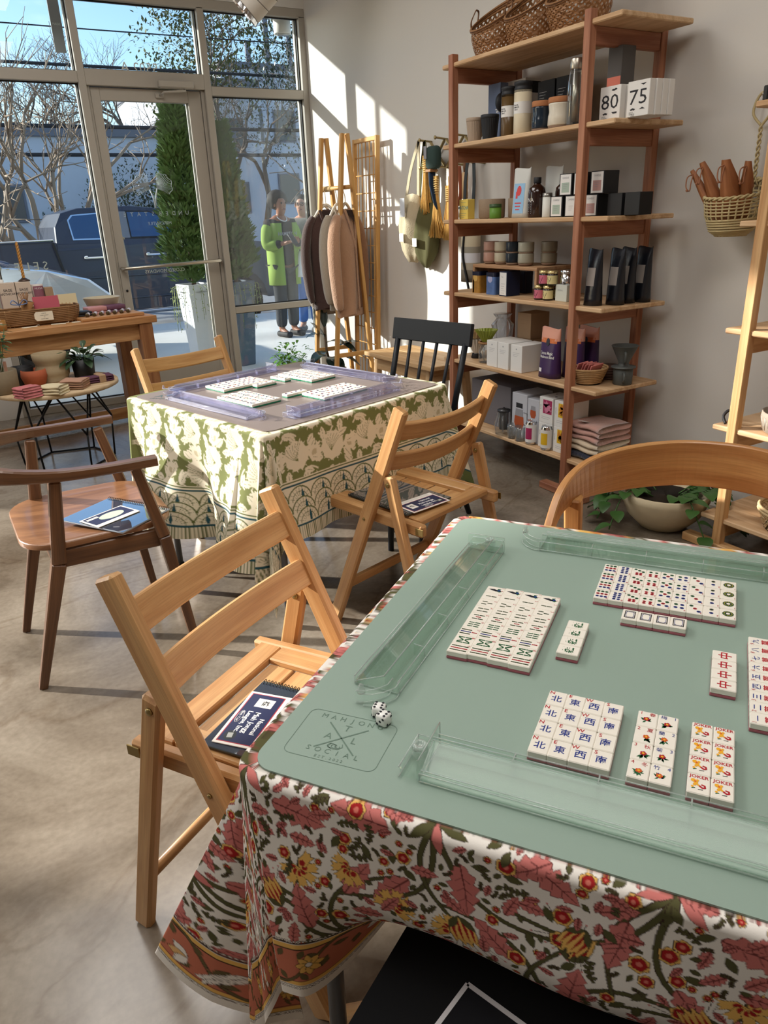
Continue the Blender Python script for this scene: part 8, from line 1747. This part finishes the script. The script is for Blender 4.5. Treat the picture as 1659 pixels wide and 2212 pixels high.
# ================================================================ two people outside the right window
M_SKIN = mat('brown_skin', (158, 106, 80), .5); M_SKIN2 = mat('light_brown_skin', (196, 146, 120), .5); M_HAIR = mat('dark_hair', (30, 24, 22), .7)
def skin(name, V, E, R, m, parent, lev=2):
    me = bpy.data.meshes.new(name); me.from_pydata(V, E, []); me.materials.append(m); o = bpy.data.objects.new(name, me); C.objects.link(o); o.parent = parent
    o.modifiers.new('skin', 'SKIN'); sv = me.skin_vertices[0].data
    for i, r in enumerate(R): sv[i].radius = r if isinstance(r, tuple) else (r, r)
    sv[0].use_root = True; sb = o.modifiers.new('smooth', 'SUBSURF'); sb.levels = lev; sb.render_levels = lev
    for s in (True,): o.modifiers['skin'].use_smooth_shade = True
    return o
def person(label, loc, rot, hh, skinm, arms, head_tilt=-.03):
    """standing figure facing local -y; arms: (left elbow, left wrist, right elbow, right wrist)"""
    t = thing('person', label, 'person', loc, rot); k = hh/1.62; V = []; E = []; R = []
    def a(p, r, par=None): V.append(tuple(c*k for c in p)); R.append((r[0]*k, r[1]*k) if isinstance(r, tuple) else r*k); i = len(V)-1; (E.append((par, i)) if par is not None else None); return i
    pel = a((0, 0, .90), (.135, .10)); wa = a((0, 0, 1.05), (.118, .09), pel); ch = a((0, .0, 1.22), (.13, .10), wa); sh = a((0, .01, 1.34), (.10, .08), ch); nk = a((0, -.005, 1.40), .045, sh); jaw = a((0, head_tilt-.015, 1.455), (.058, .065), nk); hd = a((0, head_tilt, 1.53), (.072, .085), jaw); a((0, head_tilt+.005, 1.60), (.05, .06), hd)
    for s, (el, wr) in ((-1, arms[0]), (1, arms[1])):
        S = a((s*.155, .01, 1.31), .055, sh); e = a(el, .040, S); w = a(wr, .026, e); d = (Vector(wr)-Vector(el)).normalized(); sd = d.cross(Vector((0, 0, 1))).normalized(); pm = Vector(wr)+d*.06; P = a(tuple(pm), (.032, .018), w)
        for f in range(4): b = pm+sd*(f-1.5)*.018; m1 = a(tuple(b+d*.045), .0085, P); a(tuple(b+d*(.072+.008*(f in (1, 2)))+Vector((0, 0, .012))), .0075, m1)
        th = a(tuple(Vector(wr)+d*.025+sd*s*-.03), .011, w); a(tuple(Vector(wr)+d*.06+sd*s*-.045+Vector((0, 0, .01))), .009, th)
        hp = a((s*.08, 0, .84), .095, pel); kn = a((s*.085, -.015, .47), .06, hp); an = a((s*.09, .015, .085), .040, kn); a((s*.095, -.13, .03), (.042, .03), an)
    b = skin('body', V, E, R, skinm, t)
    q = MB(); hy = head_tilt*k; q.add([(x*k, hy+y*k, z*k) for x, y, z in ((-.012, -.085, 1.51), (.012, -.085, 1.51), (.0, -.112, 1.497), (0, -.086, 1.535), (0, -.088, 1.488))], [(0, 4, 2), (4, 1, 2), (1, 3, 2), (3, 0, 2)]); obj('nose', q, skinm, t)
    for s in (-1, 1): q = MB(); q.lathe([(0, -.008), (.011, 0), (0, .006)], (s*.03*k, hy-.079*k, 1.535*k), 10, rot=Matrix.Rotation(H, 3, 'X')); obj('eye', q, M_HAIR, t); q = MB(); q.rcube((s*.074*k, hy+.01*k, 1.52*k), (.016, .03, .045), .006, 2); obj('ear', q, skinm, t)
    q = MB(); q.tube([(-.022*k, hy-.074*k, 1.468*k), (0, hy-.084*k, 1.464*k), (.022*k, hy-.074*k, 1.468*k)], .006, 6); obj('mouth', q, mat('lips', (136, 74, 70), .5), t)
    return t, k
def cover(name, V, E, R, m, t, k): return skin(name, [tuple(c*k for c in v) for v in V], E, [(r[0]*k, r[1]*k) if isinstance(r, tuple) else r*k for r in R], m, t)
def shirt(name, t, k, arms, m, g=.018, hem=.86, cuff=.9):
    V = [(0, 0, 1.05), (0, 0, hem), (0, 0, 1.22), (0, .01, 1.345)]; E = [(0, 1), (0, 2), (2, 3)]; R = [(.128+g, .10+g), (.145+g, .11+g), (.14+g, .108+g), (.09+g, .075+g)]
    for s, (el, wr) in ((-1, arms[0]), (1, arms[1])):
        n = len(V); w = Vector(el).lerp(Vector(wr), cuff); V += [(s*.155, .01, 1.315), el, tuple(w)]; E += [(3, n), (n, n+1), (n+1, n+2)]; R += [.06+g, .048+g, .036+g]
    return cover(name, V, E, R, m, t, k)
def trousers(name, t, k, m, g=.014):
    V = [(0, 0, .92)]; E = []; R = [(.14+g, .105+g)]
    for s in (-1, 1): n = len(V); V += [(s*.08, 0, .82), (s*.085, -.012, .47), (s*.09, .012, .10)]; E += [(0, n), (n, n+1), (n+1, n+2)]; R += [.098+g, .066+g, .058+g]
    return cover(name, V, E, R, m, t, k)
def shoes(t, k, m):
    for s in (-1, 1): q = MB(); q.rcube((s*.095*k, -.05*k, .036*k), (.095*k, .26*k, .072*k), .033*k, 3); obj('shoe', q, m, t)
A1 = (((-.24, -.02, 1.06), (-.10, -.22, 1.10)), ((.22, -.04, 1.05), (.06, -.24, 1.12)))
t, k = person('person in black with an open green jacket looking at a phone outside the right window', (3.50, 8.25, -.001), math.radians(10), 1.53, M_SKIN, A1)
trousers('trousers', t, k, mat('charcoal_cloth', (56, 58, 62), .9)); shirt('sweatshirt', t, k, A1, mat('black_cloth', (40, 41, 46), .9), .014, .80); shoes(t, k, mat('dark_shoe', (40, 38, 38), .7))
M_LIME = mat('green_jacket_cloth', (140, 166, 72), .8)
for s in (-1, 1):
    q = MB(); rows = [[(s*(x0+.012)*k, y*k, z*k) for x0, y in ((.06, -.135), (.13, -.12), (.175, -.04), (.17, .07), (.06, .135), (0, .14))] for z in (1.32, 1.18, 1.0, .80, .62)]; q.strip(rows); o = obj('jacket_panel', q, M_LIME, t); so = o.modifiers.new('thick', 'SOLIDIFY'); so.thickness = .012
    el, wr = A1[0 if s < 0 else 1]; cover('jacket_sleeve', [(s*.155, .01, 1.325), el, tuple(Vector(el).lerp(Vector(wr), .72))], [(0, 1), (1, 2)], [.088, .075, .062], M_LIME, t, k)
q = MB(); rg = random.Random(2); q.lathe([(0, -.10), (.085, -.07), (.118, 0), (.105, .07), (.05, .11), (0, .12)], (0, .03*k, 1.56*k), 22, wob=lambda a, z: 1+.06*math.sin(7*a+z*60), rot=Matrix.Diagonal((1.0, .82, 1.0)).to_3x3()); obj('hair', q, M_HAIR, t)
q = MB(); q.tube([(.06*math.cos(a)*k, (-.035-.07*max(0, math.sin(a)))*k, (1.385-.05*max(0, math.sin(a)))*k) for a in np.linspace(0, 6.28, 20)[:-1]], .006, 5, closed=True); obj('necklace', q, M_WHT, t); q = MB(); q.text('HAMPTON', .035, (0, -.142*k, 1.20*k), RS, 0, bold=.02); obj('lettering', q, M_GTXT, t)
ph = thing('mobile_phone', 'dark phone held by the person in the green jacket', 'phone', (3.485, 7.90, 1.08), .2); q = MB(); q.rcube((0, 0, .0), (.07, .012, .14), .005, 2, Matrix.Rotation(-.8, 3, 'X')); obj('phone_body', q, M_BLKC, ph)
A2 = (((-.23, -.05, 1.08), (-.16, -.26, 1.14)), ((.22, .0, 1.06), (.10, -.20, 1.02)))
t, k = person('person in a grey patterned jacket and jeans with a white bag outside the right window', (3.86, 8.42, -.001), math.radians(-38), 1.52, M_SKIN2, A2)
trousers('jeans', t, k, mat('blue_denim', (82, 124, 190), .9, var=.15, vscale=20)); shirt('jacket', t, k, A2, mat('grey_patterned_cloth', (136, 132, 122), .9, var=.4, vscale=34), .034, .78); shoes(t, k, mat('grey_shoe', (88, 88, 90), .7))
q = MB(); q.lathe([(0, -.06), (.070, -.05), (.086, 0), (.07, .05), (0, .075)], (0, .018*k, 1.565*k), 20); obj('hair', q, M_HAIR, t); q = MB(); q.rcube((0, .10*k, 1.60*k), (.09, .08, .08), .035, 3); obj('hair_bun', q, M_HAIR, t)
q = MB()
for s in (-1, 1): q.tube([((s*.032+.024*math.cos(a))*k, -.118*k, (1.532+.02*math.sin(a))*k) for a in np.linspace(0, 6.28, 13)[:-1]], .003, 4, closed=True); q.tube([(s*.056*k, -.118*k, 1.535*k), (s*.078*k, -.02*k, 1.53*k)], .003, 4)
obj('glasses', q, M_BLKC, t)
bg = pouch('carrier_bag', 'white carrier bag hanging from the arm of the person in grey', 3.66, 8.22, .66, .24, .28, .10, M_WHT); q = MB(); q.tube(smooth_path([(0, .06, .27), (0, .03, .42), (0, -.03, .42), (0, -.06, .27)], 5), .006, 5); obj('handle', q, M_WHT, bg)
